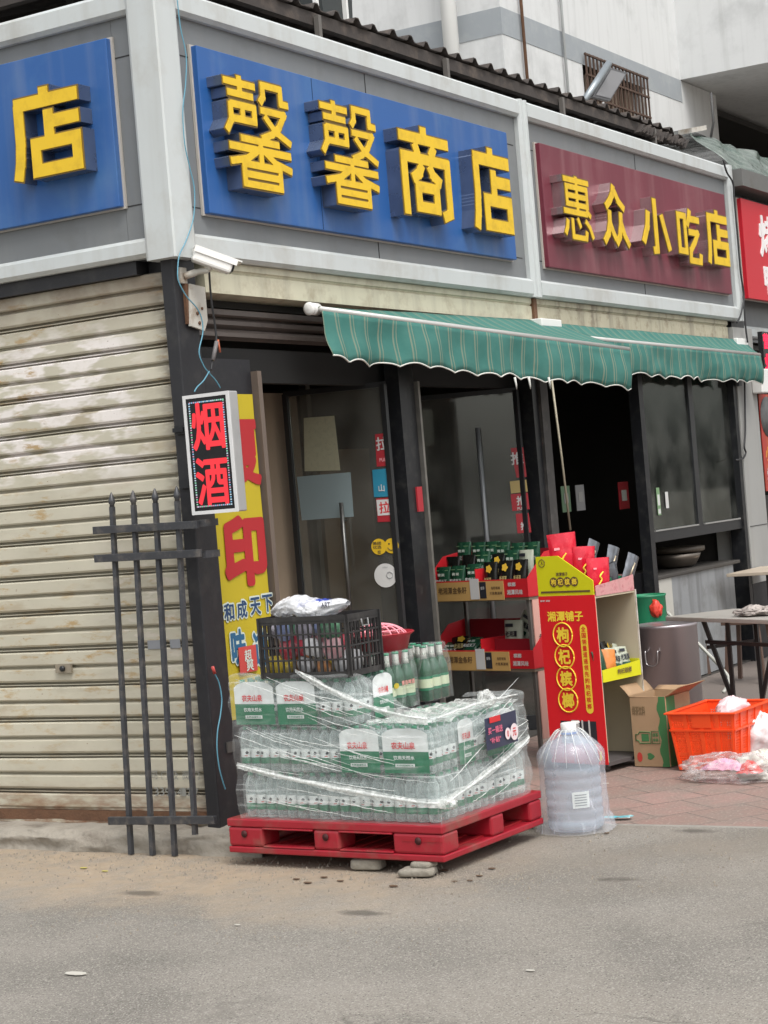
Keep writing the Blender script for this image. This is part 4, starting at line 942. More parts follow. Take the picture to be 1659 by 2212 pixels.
# ================================================================== SNACK SHOP WINDOW (second shop)
t = tag(bpy.data.objects.new('sliding_window', None)); C.objects.link(t); t.parent = bld; ORG[t] = ORG[bld]
m_ = MB(); m_.box((5.5, .0, 1.075), (7.33, .07, 1.15), framem); m_.box((6.40, .005, 1.151), (6.49, .06, 2.45), framem); m_.box((5.502, .002, 2.38), (7.33, .06, 2.45), framem); m_.build('frame', t)
m_ = MB(); m_.box((5.52, -.006, 1.1505), (6.38, .01, 1.162), mat('sill_edge', (.25, .25, .24), .4)); m_.box((6.51, -.006, 1.1505), (7.3, .01, 1.162), MATS['sill_edge']); m_.build('sill', t)
gl2 = glass('window_glass', (.55, .56, .52), .9, .05)
m_ = MB(); m_.box((5.505, .02, 1.163), (6.398, .026, 2.379), gl2); m_.build('pane', t)
m_ = MB(); m_.box((6.492, .03, 1.163), (7.328, .036, 2.379), gl2); m_.build('pane', t)
gst = mat('sticker_green', (.16, .28, .14), .5)
for px, py, w_, h_, ms in ((1423, 1083, .06, .20, gst), (1441, 1080, .055, .12, stw), (1405, 1092, .03, .11, stw)):
    c0 = R(px, py, .012); m_ = MB(); m_.box((c0.x-w_/2, .012, c0.z-h_/2), (c0.x+w_/2, .0135, c0.z+h_/2), ms)
    if ms is gst: m_.box((c0.x-.02, .0105, c0.z-.03), (c0.x+.02, .0118, c0.z+.05), stw); m_.box((c0.x-.022, .0105, c0.z-.09), (c0.x+.022, .0118, c0.z-.055), stw)
    m_.build('sticker', t, world=True)
c0 = R(1348, 1070, .3)
m_ = MB(); m_.box((c0.x-.09, .3, c0.z-.10), (c0.x+.09, .305, c0.z+.10), str_); m_.box((c0.x-.045, .297, c0.z-.04), (c0.x+.045, .2985, c0.z+.04), stw); m_.build('payment_card', label='small red payment card with white square in the dark snack shop doorway', cat='payment card')
for px, py, m__, lab in ((1223, 1078, mat('dim_green', (.06, .11, .06), .5), 'dim green payment card behind the awning rod'), (1254, 1075, mat('dim_grey', (.12, .12, .12), .5), 'dim grey payment card between the awning rod and the red card')):
    c0 = R(px, py, .3); m_ = MB(); m_.box((c0.x-.07, .3, c0.z-.09), (c0.x+.07, .305, c0.z+.09), m__); m_.box((c0.x-.035, .297, c0.z-.03), (c0.x+.035, .2985, c0.z+.04), mat('dim_white', (.16, .16, .15), .5)); m_.build('payment_card', label=lab, cat='payment card')
# stove counter with wok
t = thing('stove_counter', 'grey grimy stove counter with a wok under the snack shop window', 'stove counter', (6.2, .0, 0))
zc = mat('zinc_grimy', (.28, .29, .30), .5, .2, .15, 4, dirt=((.14, .14, .13), .8, 4), streak=((.12, .12, .12), .7))
a0_ = Vector((5.51, 0, .8)); a1_ = Vector((7.25, 0, .8))
m_ = MB(); m_.box((a0_.x+.30, .03, .02), (a1_.x-.12, .55, .80), zc); m_.box((5.45, .082, .02), (5.505, .70, .86), black); m_.build('cabinet', t, world=True)  # second box: black partition added to paint the counter's left side in shade
m_ = MB(); m_.box((a0_.x, .025, .02), (a0_.x+.298, .5, .80), mat('pale_tile', (.45, .44, .40), .5, 0, .1, 5, dirt=((.3, .28, .22), .5, 5))); m_.build('end_panel', t, world=True)
m_ = MB(); m_.box((a0_.x, .01, .802), (a1_.x, .58, .83), mat('stove_top', (.05, .045, .04), .6, 0, .3, 9)); m_.build('worktop', t, world=True, bevel=.006)
c0 = R(1480, 1222, .15)
wm = mat('wok_steel', (.22, .19, .16), .35, .8, .2, 8)
m_ = MB(); m_.lathe([(.09, .832), (.15, .85), (.18, .90), (.195, .935), (.18, .94), (.14, .90)], wm, 28, c=(c0.x+.1, .26, 0)); m_.build('pan', label='wide steel pan standing on the grimy stove counter', cat='pan')
m_ = MB(); m_.lathe([(.20, .945), (.215, .955), (.215, .985), (.19, .99)], mat('lid_dark', (.08, .065, .05), .5, .2, .2, 8), 28, c=(c0.x+.16, .27, 0)); m_.build('steamer_lid', label='round steamer lid lying over the pan on the stove counter', cat='lid')

# ================================================================== NEXT SHOP at the right edge
for (n_, x0_, x1_, z0_, z1_, mm, lab, cat_) in (('poster', 7.93, 8.6, 1.35, 2.16, mat('poster_red', (.36, .04, .03), .5, 0, .2, 6, dirt=((.45, .2, .03), .6, 7)), 'red food poster with orange writing right of the grey pillar', 'poster'),):
    m_ = MB(); m_.box((x0_, -.02, z0_), (x1_, -.012, z1_), mm); m_.lathe([(.17, 0), (.17, .004)], mat('bowl_print', (.10, .10, .10), .5, 0, .6, 20), 24, M=Matrix.Translation((8.1, -.0205, 1.97)) @ Matrix.Rotation(math.pi/2, 4, 'X'))
    m_.text('小吃', (8.1, -.022, 1.66), X_, Z_, .24, .12, mat('poster_orange', (.7, .35, .04), .5), off=.03); m_.text('烤面', (8.1, -.022, 1.49), X_, Z_, .24, .10, stw, off=.02); m_.build(n_, label=lab, cat=cat_)
m_ = MB(); a = R(1651, 760, -.1); m_.box((a.x-.02, -.1, a.z-.17), (a.x+.5, -.06, a.z+.17), mat('led_black', (0, 0, 0))); m_.build('led_sign', label='black sign with glowing red writing cut off by the right edge', cat='led sign')
sgn = C.objects['led_sign']; ledr = mat('led_bright', (.3, 0, .01), .5, emit=((1, .01, .05), 1.6))
m_ = MB(); m_.text('营', (a.x+.06, -.102, a.z+.09), X_, Z_, .13, .13, ledr, off=.03); m_.text('业', (a.x+.06, -.102, a.z-.08), X_, Z_, .13, .13, ledr, off=.03); m_.build('glowing_text', sgn, world=True)
m_ = MB(); a = R(1649, 822, -.12); m_.box((a.x-.04, -.12, a.z-.1), (a.x+.2, -.03, a.z+.1), white); m_.build('junction_box', label='white box under the green awning end at the right edge', cat='box', bevel=.01)
m_ = MB(); a = R(1598, 812, -.06); m_.box((a.x-.03, -.06, a.z-.08), (a.x+.03, -.03, a.z+.08), mat('socket_grey', (.09, .10, .11), .5)); o = m_.build('socket_box', label='dark grey socket box high on the grey pillar', cat='socket box')
cable('cable', [(1608, 800), (1609, 860), (1610, 930), (1608, 965), (1611, 978), (1605, 990), (1590, 994)], -.05, .008, blackw, 'black cable with hooked end hanging on the grey pillar')
m_ = MB(); m_.box((7.93, .3, 0), (12, .35, 1.3), darkwall); m_.build('shop_counter_wall', bld)
cable('cable', [(1562, 345), (1570, 372), (1583, 395), (1586, 430), (1594, 520), (1600, 590), (1607, 640), (1600, 680), (1592, 697)], -.075, .008, blackw, 'black cable down the joint between maroon and red shops')
cable('cable', [(1606, 640), (1610, 700), (1615, 740)], -.075, .008, blackw, 'black cable continuing below the fascia beside the red shop')

# ================================================================== ROOF THINGS
tarpm = mat('tarp_green', (.055, .085, .068), .22, 0, .4, 5, dirt=((.20, .23, .20), .8, 5), bump=.9, bscale=7, spec=1.)
def tp(u, v):
    x = 8.35+4.2*u; z = 4.50-.42*v+.05*nz(u*4, 2)+.05*math.sin(u*40)*v*nz(u*6, 9); y = .55-.42*v+.05*math.sin(u*26+v*2)*v+.09*nz(u*12+v*2, v*1.5)+.03*nz(u*34-v*5, v*2, 4)
    return (x, y, z)
m_ = MB(); m_.grid(160, 14, tp, tarpm, thick=.004); m_.grid(40, 6, lambda u, v: (8.2+4.3*u, .56+2*v, 4.50+.05*nz(u*4, 2)+.05*nz(u*5, v*3)), tarpm); m_.build('tarpaulin', label='creased dark green tarpaulin over the roof of the red shop', cat='tarpaulin')
m_ = MB(); m_.beam(R(1480, 284, .4), R(1512, 278, .4), .12, .04, dirtywhite); m_.build('roof_slab', label='pale broken slab on the ragged end of the brown roof', cat='slab')
t = thing('solar_floodlight', 'grey solar floodlight panel on a thick arm at the roof edge', 'floodlight', R(1272, 216, .45))
m_ = MB(); m_.tube([R(1262, 218, .45), R(1315, 137, .45)], .028, mat('arm_galv', (.28, .31, .33), .4, .6), 12); m_.build('arm', t, world=True)
q = [R(1281, 209, .42), R(1319, 146, .55), R(1355, 157, .62), R(1318, 218, .49)]
nn = (q[1]-q[0]).cross(q[3]-q[0]).normalized()
if nn.dot(CAM-q[0]) < 0: nn = -nn
m_ = MB(); m_.add(q+[p_-nn*.03 for p_ in q], [(3, 2, 1, 0), (4, 5, 6, 7), (0, 1, 5, 4), (1, 2, 6, 5), (2, 3, 7, 6), (3, 0, 4, 7)], mat('panel_edge', (.06, .06, .065), .4)); m_.build('case', t, world=True)
cq = sum(q, Vector())/4; q2 = [cq+(p_-cq)*.86+nn*.004 for p_ in q]; m_ = MB(); m_.add(q2, [(3, 2, 1, 0)], mat('panel_face', (.21, .21, .22), .4)); m_.build('face', t, world=True)
m_ = MB(); m_.tube(catmull([R(1303, 222, .4), R(1302, 240, .38), R(1296, 255, .36), R(1284, 264, .35)]), .01, mat('cable_grey', (.3, .3, .3), .5), 6); m_.build('cord', t, world=True)
t = thing('roof_fan_unit', 'dark unit on a white stand at the top of the brown roof', 'roof unit', R(722, 30, .9))
a = R(690, 30, .9); b = R(757, -60, .9); m_ = MB(); m_.prism([(0, -.05), (.35, -.07), (.40, .5), (-.05, .5)], (a.x+.05, .9, a.z+.05), X_, Z_, .3, mat('unit_dark', (.03, .035, .035), .5)); m_.build('case', t, world=True)
for px in (686, 749): a = R(px, 36, .88); m_ = MB(); m_.box((a.x-.012, .87, a.z-.1), (a.x+.012, .9, a.z+.12), white); m_.build('leg', t, world=True)

# ================================================================== APARTMENT BLOCK BEHIND
wallm = mat('render_white', (.62, .63, .63), .85, 0, .05, 1.2, dirt=((.40, .41, .41), .6, 1.5), streak=((.36, .37, .36), .30))
bandm = mat('band_grey', (.30, .325, .345), .85, 0, .07, 2, dirt=((.38, .40, .41), .6, 3))
apt = thing('apartment_block', 'white apartment block with a grey band rising behind the shops', 'apartment block', (14, 5, 0))
zb0, zb1 = 7.22, 7.56
m_ = MB()
wx0, wx1, wz0, wz1 = R(1256, 120, 5).x, R(1396, 250, 5).x, 6.15, 7.37
m_.box((14, 5, 0), (wx0, 5.25, 14), wallm); m_.box((wx1, 5, 0), (20.08, 5.25, 14), wallm); m_.box((wx0, 5, 0), (wx1, 5.25, wz0), wallm); m_.box((wx0, 5, wz1), (wx1, 5.25, 14), wallm)
m_.box((14, 5.251, 0), (14.25, 45, 14), wallm); m_.build('wall', apt, world=True)
m_ = MB(); m_.box((13.994, 4.994, zb0), (20.079, 4.9995, zb1), bandm); m_.box((13.994, 4.9998, zb0), (13.9995, 45, zb1), bandm); m_.build('painted_band', apt, world=True)
m_ = MB(); m_.box((20.08, -9, 7.57), (90, 6.6, 15), wallm); m_.build('overhanging_storey', apt, world=True)
m_ = MB(); m_.box((20.081, 5.0, 0), (21.6, 5.25, 7.56), wallm); m_.box((20.3, 1.5, 0), (20.5, 4.9, 3.8), wallm); m_.build('wall', apt, world=True)
m_ = MB(); m_.box((21.6, 6.2, 0), (90, 6.3, 7.56), darkwall); m_.box((21.6, 5.3, 7.4), (90, 6.19, 7.5), darkwall); m_.build('recess', apt, world=True)
m_ = MB()
for i in range(60): x = 21.8+.22*i; m_.box((x, 5.0, 4.2), (x+.025, 5.03, 6.75), rust)
for z in (4.2, 5.4, 6.75): m_.box((21.6, 4.99, z), (35, 5.04, z+.035), rust)
m_.build('balcony_railing', apt, world=True)
# barred window
wn = tag(bpy.data.objects.new('barred_window', None)); C.objects.link(wn); wn.parent = apt; wn.location = (0, 0, 0); ORG[wn] = ORG[apt]
m_ = MB(); m_.box((wx0, 5.2, wz0), (wx1, 5.24, wz1), mat('dim_pane', (.05, .05, .05), .15)); m_.build('pane', wn, world=True)
m_ = MB(); cur = mat('curtain_tan', (.22, .17, .13), .8)
for i in range(12): x = wx0+.05+(wx1-wx0-.1)*i/12; m_.box((x, 5.15, wz0), (x+.11, 5.17, wz1-.1*(i % 3)), cur)
m_.build('curtain', wn, world=True)
m_ = MB(); bm_ = mat('bars_rusty', (.09, .055, .04), .8, .1, .3, 9)
nb = 17
for i in range(nb+1): x = wx0+(wx1-wx0)*i/nb; m_.box((x-.011, 4.93, wz0-.05), (x+.011, 4.952, wz1), bm_)
for z in (wz0+.1, wz0+.62, wz1-.30, wz1-.02): m_.box((wx0-.02, 4.925, z-.013), (wx1+.02, 4.957, z+.013), bm_)
m_.build('bars', wn, world=True)
# down pipe, drip lines
a = L(972, 60, 13.8); m_ = MB(); m_.tube([(13.8, a.y, 3), (13.8, a.y, 14)], .10, mat('pipe_white', (.62, .62, .60), .5, 0, .04, 3), 16); m_.build('down_pipe', apt, world=True)
for px, r_, mm in ((1130, .022, rust), (1216, .02, mat('pipe_grey', (.34, .35, .35), .6))):
    a = R(px, 60, 4.95); m_ = MB(); m_.tube([(a.x, 4.95, 3), (a.x, 4.95, 14)], r_, mm, 8); m_.build('wall_pipe', apt, world=True)
a = R(1500, 400, 3.); m_ = MB(); hk = mat('rail_dark', (.06, .06, .06), .6)
m_.tube([L(1440, 322, 19.), L(1443, 370, 19.)], .02, hk, 6); m_.tube([L(1533, 312, 19.), L(1541, 265, 19.), L(1536, 200, 19.)], .02, hk, 6); m_.tube([L(1443, 366, 19.), L(1500, 352, 19.), L(1541, 345, 19.)], .02, hk, 6); m_.build('laundry_rail', apt, world=True)
# ================================================================== PALLET LOAD
PALZ = .055; PR = math.radians(-3.4)
PF = Vector((-.43, -1.425, 0)); PW, PD, PH = .83, 1.125, .15      # x' size, y' size, height
def pw(a, b, z=0.): return Vector((PF.x+a*math.cos(PR)-b*math.sin(PR), PF.y+a*math.sin(PR)+b*math.cos(PR), z))
t = thing('pallet', 'red plastic pallet with open fork slots carrying the wrapped bottle packs', 'pallet', (PF.x, PF.y, PALZ), PR)
m_ = MB()
m_.box((0, 0, PH-.035), (PW, PD, PH), red); m_.box((0, 0, 0), (PW, PD, .028), red)
m_.build('deck', t, bevel=.006)
def legs(mb):
    for b0, b1 in ((0, .25), (.52, .66), (.93, 1.125)):
        for a0, a1 in ((0, .13), (.39, .50), (.72, .83)): mb.box((a0+.002, b0+.002, .0283), (a1-.002, b1-.002, PH-.0353), red)
class _B:
    def box(s, a, b, m): q = MB(); q.box(a, b, m); q.build('block', t, bevel=.012)
legs(_B())
m_ = MB()     # frames of the slots: thin seams and drain notches
sl_ = mat('red_dark', (.30, .01, .015), .5)
for b in (.12, .59, 1.03): m_.lathe([(.016, 0), (.016, .002)], mat('notch_dark', (.05, .005, .005), .7), 12, M=Matrix.Translation((-.0015, b, .085)) @ Matrix.Rotation(-math.pi/2, 4, 'Y'))
m_.box((-.001, 0, .083), (.0, .20, .086), sl_); m_.build('seam', t)
m_ = MB()
for i in range(12): m_.box((.03, .05+i*.085, .0285), (.8, .075+i*.085, .034), sl_)
m_.build('lower_grid', t)
m_ = MB()   # lips round the fork openings
for b0, b1 in ((.25, .52), (.66, .93)):
    for z in (.0285, PH-.0435): m_.box((-.002, b0-.001, z), (.05, b1+.001, z+.008), red)
m_.build('slot_lip', t, bevel=.003)
# stones under it
stm = mat('stone', (.26, .24, .20), .9, 0, .2, 14, bump=.6, dirt=((.16, .14, .11), .6, 12))
def stone(px, py, w_, d_, h_, z0, rz, lab, seed):
    c = G(px, py, z0) if not isinstance(px, Vector) else px; m_ = MB()
    def fn(u, v):
        th = 2*math.pi*u; ph = math.pi*(v-.5); sx = lambda q: math.copysign(abs(q)**.45, q)
        x = sx(math.cos(th))*abs(math.cos(ph))**.4*w_/2; y = sx(math.sin(th))*abs(math.cos(ph))**.4*d_/2; z = (sx(math.sin(ph))+1)/2*h_
        k = 1+.16*nz(x*14+seed, y*14, z*14); return (x*k, y*k, z*(1+.05*nz(x*20, y*20, seed)))
    m_.grid(28, 12, fn, stm); o = m_.build('stone', label=lab, cat='stone', group='stones propping up the pallet', origin=(0, 0, 0)); o.location = (c.x, c.y, z0); o.rotation_euler = (0, 0, rz); return o
c0 = pw(.045, .10)
stone(Vector((c0.x-.05, c0.y+.03, 0)), 0, .10, .15, .034, 0, .15, 'wider flat stone on the ground below the front corner of the pallet', 3)
stone(Vector((c0.x-.03, c0.y+.015, 0)), 0, .08, .10, .024, .031, -.1, 'smaller stone lying on top of the wider one under the pallet corner', 8)
c0 = pw(.06, .42); stone(Vector((c0.x, c0.y, 0)), 0, .09, .15, .050, 0, .05, 'grey stone in shadow under the middle of the pallet edge', 13)

# bottles
clear = film('bottle_clear', (.72, .80, .78), .15, .08, .16, (60, 60, 25), .2, .5, edge=.5)
capg = mat('cap_green', (.03, .22, .12), .4); capw = mat('cap_white', (.6, .62, .6), .4)
def bottle_mesh(h, r, mb):
    s = h/.2
    prof = [(r*.82, 0), (r*.98, .006*s), (r, .015*s)]
    z = .015
    for k in range(5): prof += [(r, (z+.018)*s), (r*.955, (z+.021)*s), (r, (z+.024)*s)]; z += .022
    prof += [(r, .142*s), (r*.9, .156*s), (r*.62, .172*s), (r*.42, .182*s), (r*.40, .187*s)]
    mb.lathe(prof, clear, 14, caps=(True, False)); mb.lathe([(r*.44, .184*s), (r*.46, .1845*s), (r*.46, .198*s), (r*.42, .2*s)], capg, 12)
    return mb
BH, BR = .197, .0268
def bottle_proto(parent, name='bottle'):
    m_ = MB(); bottle_mesh(BH, BR, m_); b = m_.build(name, parent)
    m_ = MB(); m_.lathe([(BR+.0008, .062), (BR+.0008, .100)], print_white, 14, caps=(False, False))
    for a_ in (0, 1.6, 3.2, 4.8):
        for dz, ww in ((.086, .004), (.082, .008), (.078, .006)):
            m_.add([((BR+.0014)*math.cos(a_+s_*ww*32), (BR+.0014)*math.sin(a_+s_*ww*32), dz+q_) for q_ in (-.002, .003) for s_ in (-1, 0, 1)], [(0, 1, 4, 3), (1, 2, 5, 4)], ink)
        m_.add([((BR+.0014)*math.cos(a_+s_), (BR+.0014)*math.sin(a_+s_), .069+q_) for q_ in (-.0015, .0015) for s_ in (-.45, -.2, .05)], [(0, 1, 4, 3), (1, 2, 5, 4)], print_red)
    m_.build('label', b)
    m_ = MB(); m_.lathe([(BR+.0008, .036), (BR+.0008, .0615)], green_dark, 14, caps=(False, False)); m_.build('label_band', b)
    return b
packf = film('pack_film', (.72, .77, .76), .05, .12, .22, (22, 22, 22), .5, .56, edge=.2)
def shell(x0, x1, y0, y1, z0, z1, r, m, name, parent, amp=.006, seed=0., top=True, nseg=56, nz_=12):
    """rounded box sleeve with creases"""
    def per(u):
        w_, d_ = x1-x0, y1-y0; P_ = 2*(w_+d_); s = u*P_
        if s < w_: p_ = (x0+s, y0)
        elif s < w_+d_: p_ = (x1, y0+s-w_)
        elif s < 2*w_+d_: p_ = (x1-(s-w_-d_), y1)
        else: p_ = (x0, y1-(s-2*w_-d_))
        return p_
    def fn(u, v):
        # v 0..1 side, 1..1.3 curl over the top
        x, y = per(u % 1); vv = v*1.25; cx, cy = (x0+x1)/2, (y0+y1)/2
        if vv <= 1: z = z0+(z1-z0)*vv; k = 1-.03*max(0, vv-.8)/.2
        else: z = z1+.004*math.sin((vv-1)*8); k = .97-(vv-1)*3.2
        q = amp*nz(x*22+seed, y*22, z*26); dx, dy = x-cx, y-cy; l_ = math.hypot(dx, dy) or 1
        return (cx+dx*k+dx/l_*q, cy+dy*k+dy/l_*q, z+q)
    mb = MB(); mb.grid(nseg, nz_, fn, m); return mb.build(name, parent)
def printed(parent, side, w0, w1, x0, x1, y0, y1, h, seed, arch=True):
    """printed sleeve panel on a side of a pack: white above, green below, red and white characters"""
    def P(s, z, o=.006):
        if side == '-x': return Vector((x0-o, y1-(y1-y0)*s, z))
        return Vector((x0+(x1-x0)*s, y0-o, z))
    rg = (P(1, 0)-P(0, 0)).normalized(); n_ = rg.cross(Z_)
    mb = MB()
    def fn(u, v, a, b):
        s = w0+(w1-w0)*u; z = h*(a+(b-a)*v); p_ = P(s, z); return p_+n_*(.003*nz(s*6+seed, z*24)+.002*nz(s*25, z*11, seed))
    mb.grid(24, 8, lambda u, v: fn(u, v, .02, .47), green_dark); mb.grid(24, 10, lambda u, v: fn(u, v, .472, .95-.12*(abs(u-.5)*2)**4 if arch else .95), print_white)
    c = lambda s, f: P(w0+(w1-w0)*s, h*f, .0125)
    W_ = (w1-w0)*((y1-y0) if side == '-x' else (x1-x0))
    mb.text('农夫山泉', c(.47, .60), rg, Z_, W_*.52, .030, print_red, off=.035)
    mb.text('饮用天然水', c(.47, .35), rg, Z_, W_*.46, .018, print_white, off=.02)
    a = c(.27, .225); b = c(.70, .155)
    mb.add([a, Vector((a.x, a.y, b.z)), b, Vector((b.x, b.y, a.z))], [(0, 1, 2, 3)], print_white); mb.text('天然弱碱性水', c(.485, .19)+n_*.001, rg, Z_, W_*.38, .009, green_dark, off=.02)
    return mb.build('printed_sleeve', parent)
LAYZ = .203; T0 = PALZ+PH+.002
protoL = None
def pack(layer, a0, b0, la, lb, prints, lab, onlyvis=True):
    """la x lb footprint in pallet axes"""
    a0 = .03+a0*.93; b0 = .04+b0*.93; la *= .93; lb *= .93; c = pw(a0, b0, T0+layer*LAYZ); jit = random.uniform(-.012, .012)*(1+1.4*layer)
    t = thing('water_pack', lab, 'bottle pack', c, PR+jit, 'shrink wrapped water packs on the pallet')
    nx = round(la/.056); ny_ = round(lb/.056); first = None
    for i in range(nx):
        for j in range(ny_):
            x = (i+.5)*la/nx; y = (j+.5)*lb/ny_
            global protoL
            if protoL is None: protoL = bottle_proto(t); b = protoL
            else: b = copy_tree(protoL, t)
            b.location = (x, y, 0); b.rotation_euler = (0, 0, random.uniform(0, 6.28))
    for side, w0, w1 in prints: printed(t, side, w0, w1, 0, la, 0, lb, .2, layer+a0+b0)
    shell(.0, la, .0, lb, .001, .198, .02, packf, 'shrink_film', t, .007, seed=layer*3+a0*7+b0*5)
    return t
A_, B_ = .36, .24
# bottom layer, long side along the left face
for k, b0 in enumerate((.0, .362, .724)):
    nm = ('at the front corner', 'left side middle', 'at the back left corner')[k]
    pack(0, .005, b0, B_+.02, A_-.003, [], 'clear water bottle pack in the bottom layer %s of the pallet' % nm)
pack(0, .275, .0, .262, A_-.003, [], 'clear water bottle pack in the bottom layer, middle of the pallet front side')
pack(0, .548, .0, .262, A_-.003, [], 'clear water bottle pack in the bottom layer at the right end of the pallet front')
# second layer
pack(1, .0, .0, A_, B_+.02, [('-x', .04, .96), ('-y', .62, 1.0)], 'green and white printed pack in the second layer at the front corner')
pack(1, .0, .265, A_, B_-.005, [('-x', .06, .96)], 'green and white printed pack in the second layer, second from the front corner')
pack(1, .0, .51, B_+.02, .28, [], 'clear water pack in the second layer behind the printed ones, left side middle')
pack(1, .0, .80, B_+.02, .28, [], 'clear water pack in the second layer at the back left corner')
pack(1, .365, .0, .44, B_+.02, [('-y', .22, .80)], 'printed water pack in the second layer at the right end of the pallet front')
pack(1, .365, .265, .44, B_, [], 'clear water pack in the second layer behind the right front one')
# third layer
pack(2, .0, .84, A_, B_, [('-x', .02, .98)], 'green and white printed water pack on top at the back left corner')
pack(2, .0, .60, A_, B_-.005, [('-x', .04, .98)], 'green and white printed water pack on top, second from the back left corner')
pack(2, .0, .40, .335, .195, [('-y', .50, 1.0)], 'water pack under the front corner of the black crate, printed at its right end')
pack(2, .42, .56, .30, B_, [], 'clear water pack on top under the red basin')
# price card on the second layer, right side
m_ = MB(); c0 = PL(1084, 1577, pw(0, -.035), Vector((math.sin(PR), -math.cos(PR), 0)))
rg = Vector((math.cos(PR), math.sin(PR), 0)); n_ = rg.cross(Z_); cardm = mat('promo_navy', (.03, .035, .07), .4)
m_.grid(10, 6, lambda u, v: c0+rg*(u-.5)*.27+Z_*((v-.5)*.135)+n_*.004*math.sin(u*5), cardm)
cc = c0+n_*.008
m_.text('买一箱送', cc-rg*.065+Z_*.012, rg, Z_, .12, .03, mat('promo_pink', (.6, .12, .2), .5), off=.03); m_.text('"补贴"', cc-rg*.07-Z_*.03, rg, Z_, .09, .025, MATS['promo_pink'], off=.03)
for dx, rr in ((.035, .023), (.09, .033)): m_.add([cc+rg*(dx+rr*math.cos(a))+Z_*(-.02+rr*1.1*math.sin(a)) for a in [2*math.pi*i/20 for i in range(20)]], [tuple(range(20))], mat('promo_white', (.7, .6, .62), .5))
m_.text('0', cc+rg*.035-Z_*.02+n_*.001, rg, Z_, .012, .028, print_red, off=.03); m_.text('元', cc+rg*.09-Z_*.02+n_*.001, rg, Z_, .03, .035, print_red, off=.03)
m_.box((0, 0, 0), (.0, .0, .0), cardm) if False else None
m_.grid(4, 2, lambda u, v: c0-rg*.06+rg*(u-.5)*.09+Z_*(.056+(v-.5)*.025)+n_*.0065, print_red)
m_.build('promotion_card', label='dark promotion card with pink writing and white discs on the wrapped packs', cat='promotion card')

# ------------------------------------------------------------------ stretch wrap
def wrap_mat():
    m = bpy.data.materials.new('stretch_wrap'); m.use_nodes = True; n = m.node_tree; N = n.nodes; K = n.links; b = N['Principled BSDF']
    b.inputs['Base Color'].default_value = (.80, .83, .82, 1); b.inputs['Roughness'].default_value = .16; b.inputs['Specular IOR Level'].default_value = 1
    uv = N.new('ShaderNodeUVMap'); uv.uv_map = 'uv'
    def lay(rot, sc, lo, hi, t1):
        mp = N.new('ShaderNodeMapping'); mp.inputs['Rotation'].default_value = (0, 0, rot); mp.inputs['Scale'].default_value = sc; K.new(uv.outputs[0], mp.inputs[0])
        q = N.new('ShaderNodeTexNoise'); q.inputs['Scale'].default_value = 1; q.inputs['Detail'].default_value = 5; q.inputs['Distortion'].default_value = .6; K.new(mp.outputs[0], q.inputs['Vector'])
        r = N.new('ShaderNodeMapRange'); r.inputs['From Min'].default_value = lo; r.inputs['From Max'].default_value = hi; r.inputs['To Max'].default_value = t1; K.new(q.outputs['Fac'], r.inputs['Value']); return q.outputs['Fac'], r.outputs[0]
    f1, a1_ = lay(.14, (1.6, 46, 1), .58, .76, .55); f2, a2_ = lay(.34, (2.2, 70, 1), .62, .76, .42); f3, a3_ = lay(1.3, (5, 18, 1), .62, .8, .22); f4, a4_ = lay(0, (5, 7, 1), .5, .8, .15)
    def add(a, c, k=1.):
        q = N.new('ShaderNodeMath'); q.operation = 'ADD'; K.new(a, q.inputs[0]); K.new(c, q.inputs[1]); q.use_clamp = True; return q.outputs[0]
    al = add(add(a1_, a2_), add(a3_, a4_))
    q = N.new('ShaderNodeMath'); q.operation = 'MULTIPLY_ADD'; q.inputs[1].default_value = .8; q.inputs[2].default_value = .035; K.new(al, q.inputs[0])
    lw = N.new('ShaderNodeLayerWeight'); lw.inputs['Blend'].default_value = .3; q2 = N.new('ShaderNodeMath'); q2.operation = 'MULTIPLY_ADD'; q2.inputs[1].default_value = .28; K.new(lw.outputs['Facing'], q2.inputs[0]); K.new(q.outputs[0], q2.inputs[2]); q2.use_clamp = True
    tr = N.new('ShaderNodeBsdfTransparent'); tr.inputs[0].default_value = (.97, .98, .98, 1); ms = N.new('ShaderNodeMixShader')
    K.new(q2.outputs[0], ms.inputs[0]); K.new(tr.outputs[0], ms.inputs[1]); K.new(b.outputs[0], ms.inputs[2]); K.new(ms.outputs[0], N['Material Output'].inputs['Surface'])
    bp = N.new('ShaderNodeBump'); bp.inputs['Strength'].default_value = 1.; bp.inputs['Distance'].default_value = .012; K.new(add(f1, f3), bp.inputs['Height']); K.new(bp.outputs[0], b.inputs['Normal']); return m
wm_ = wrap_mat()
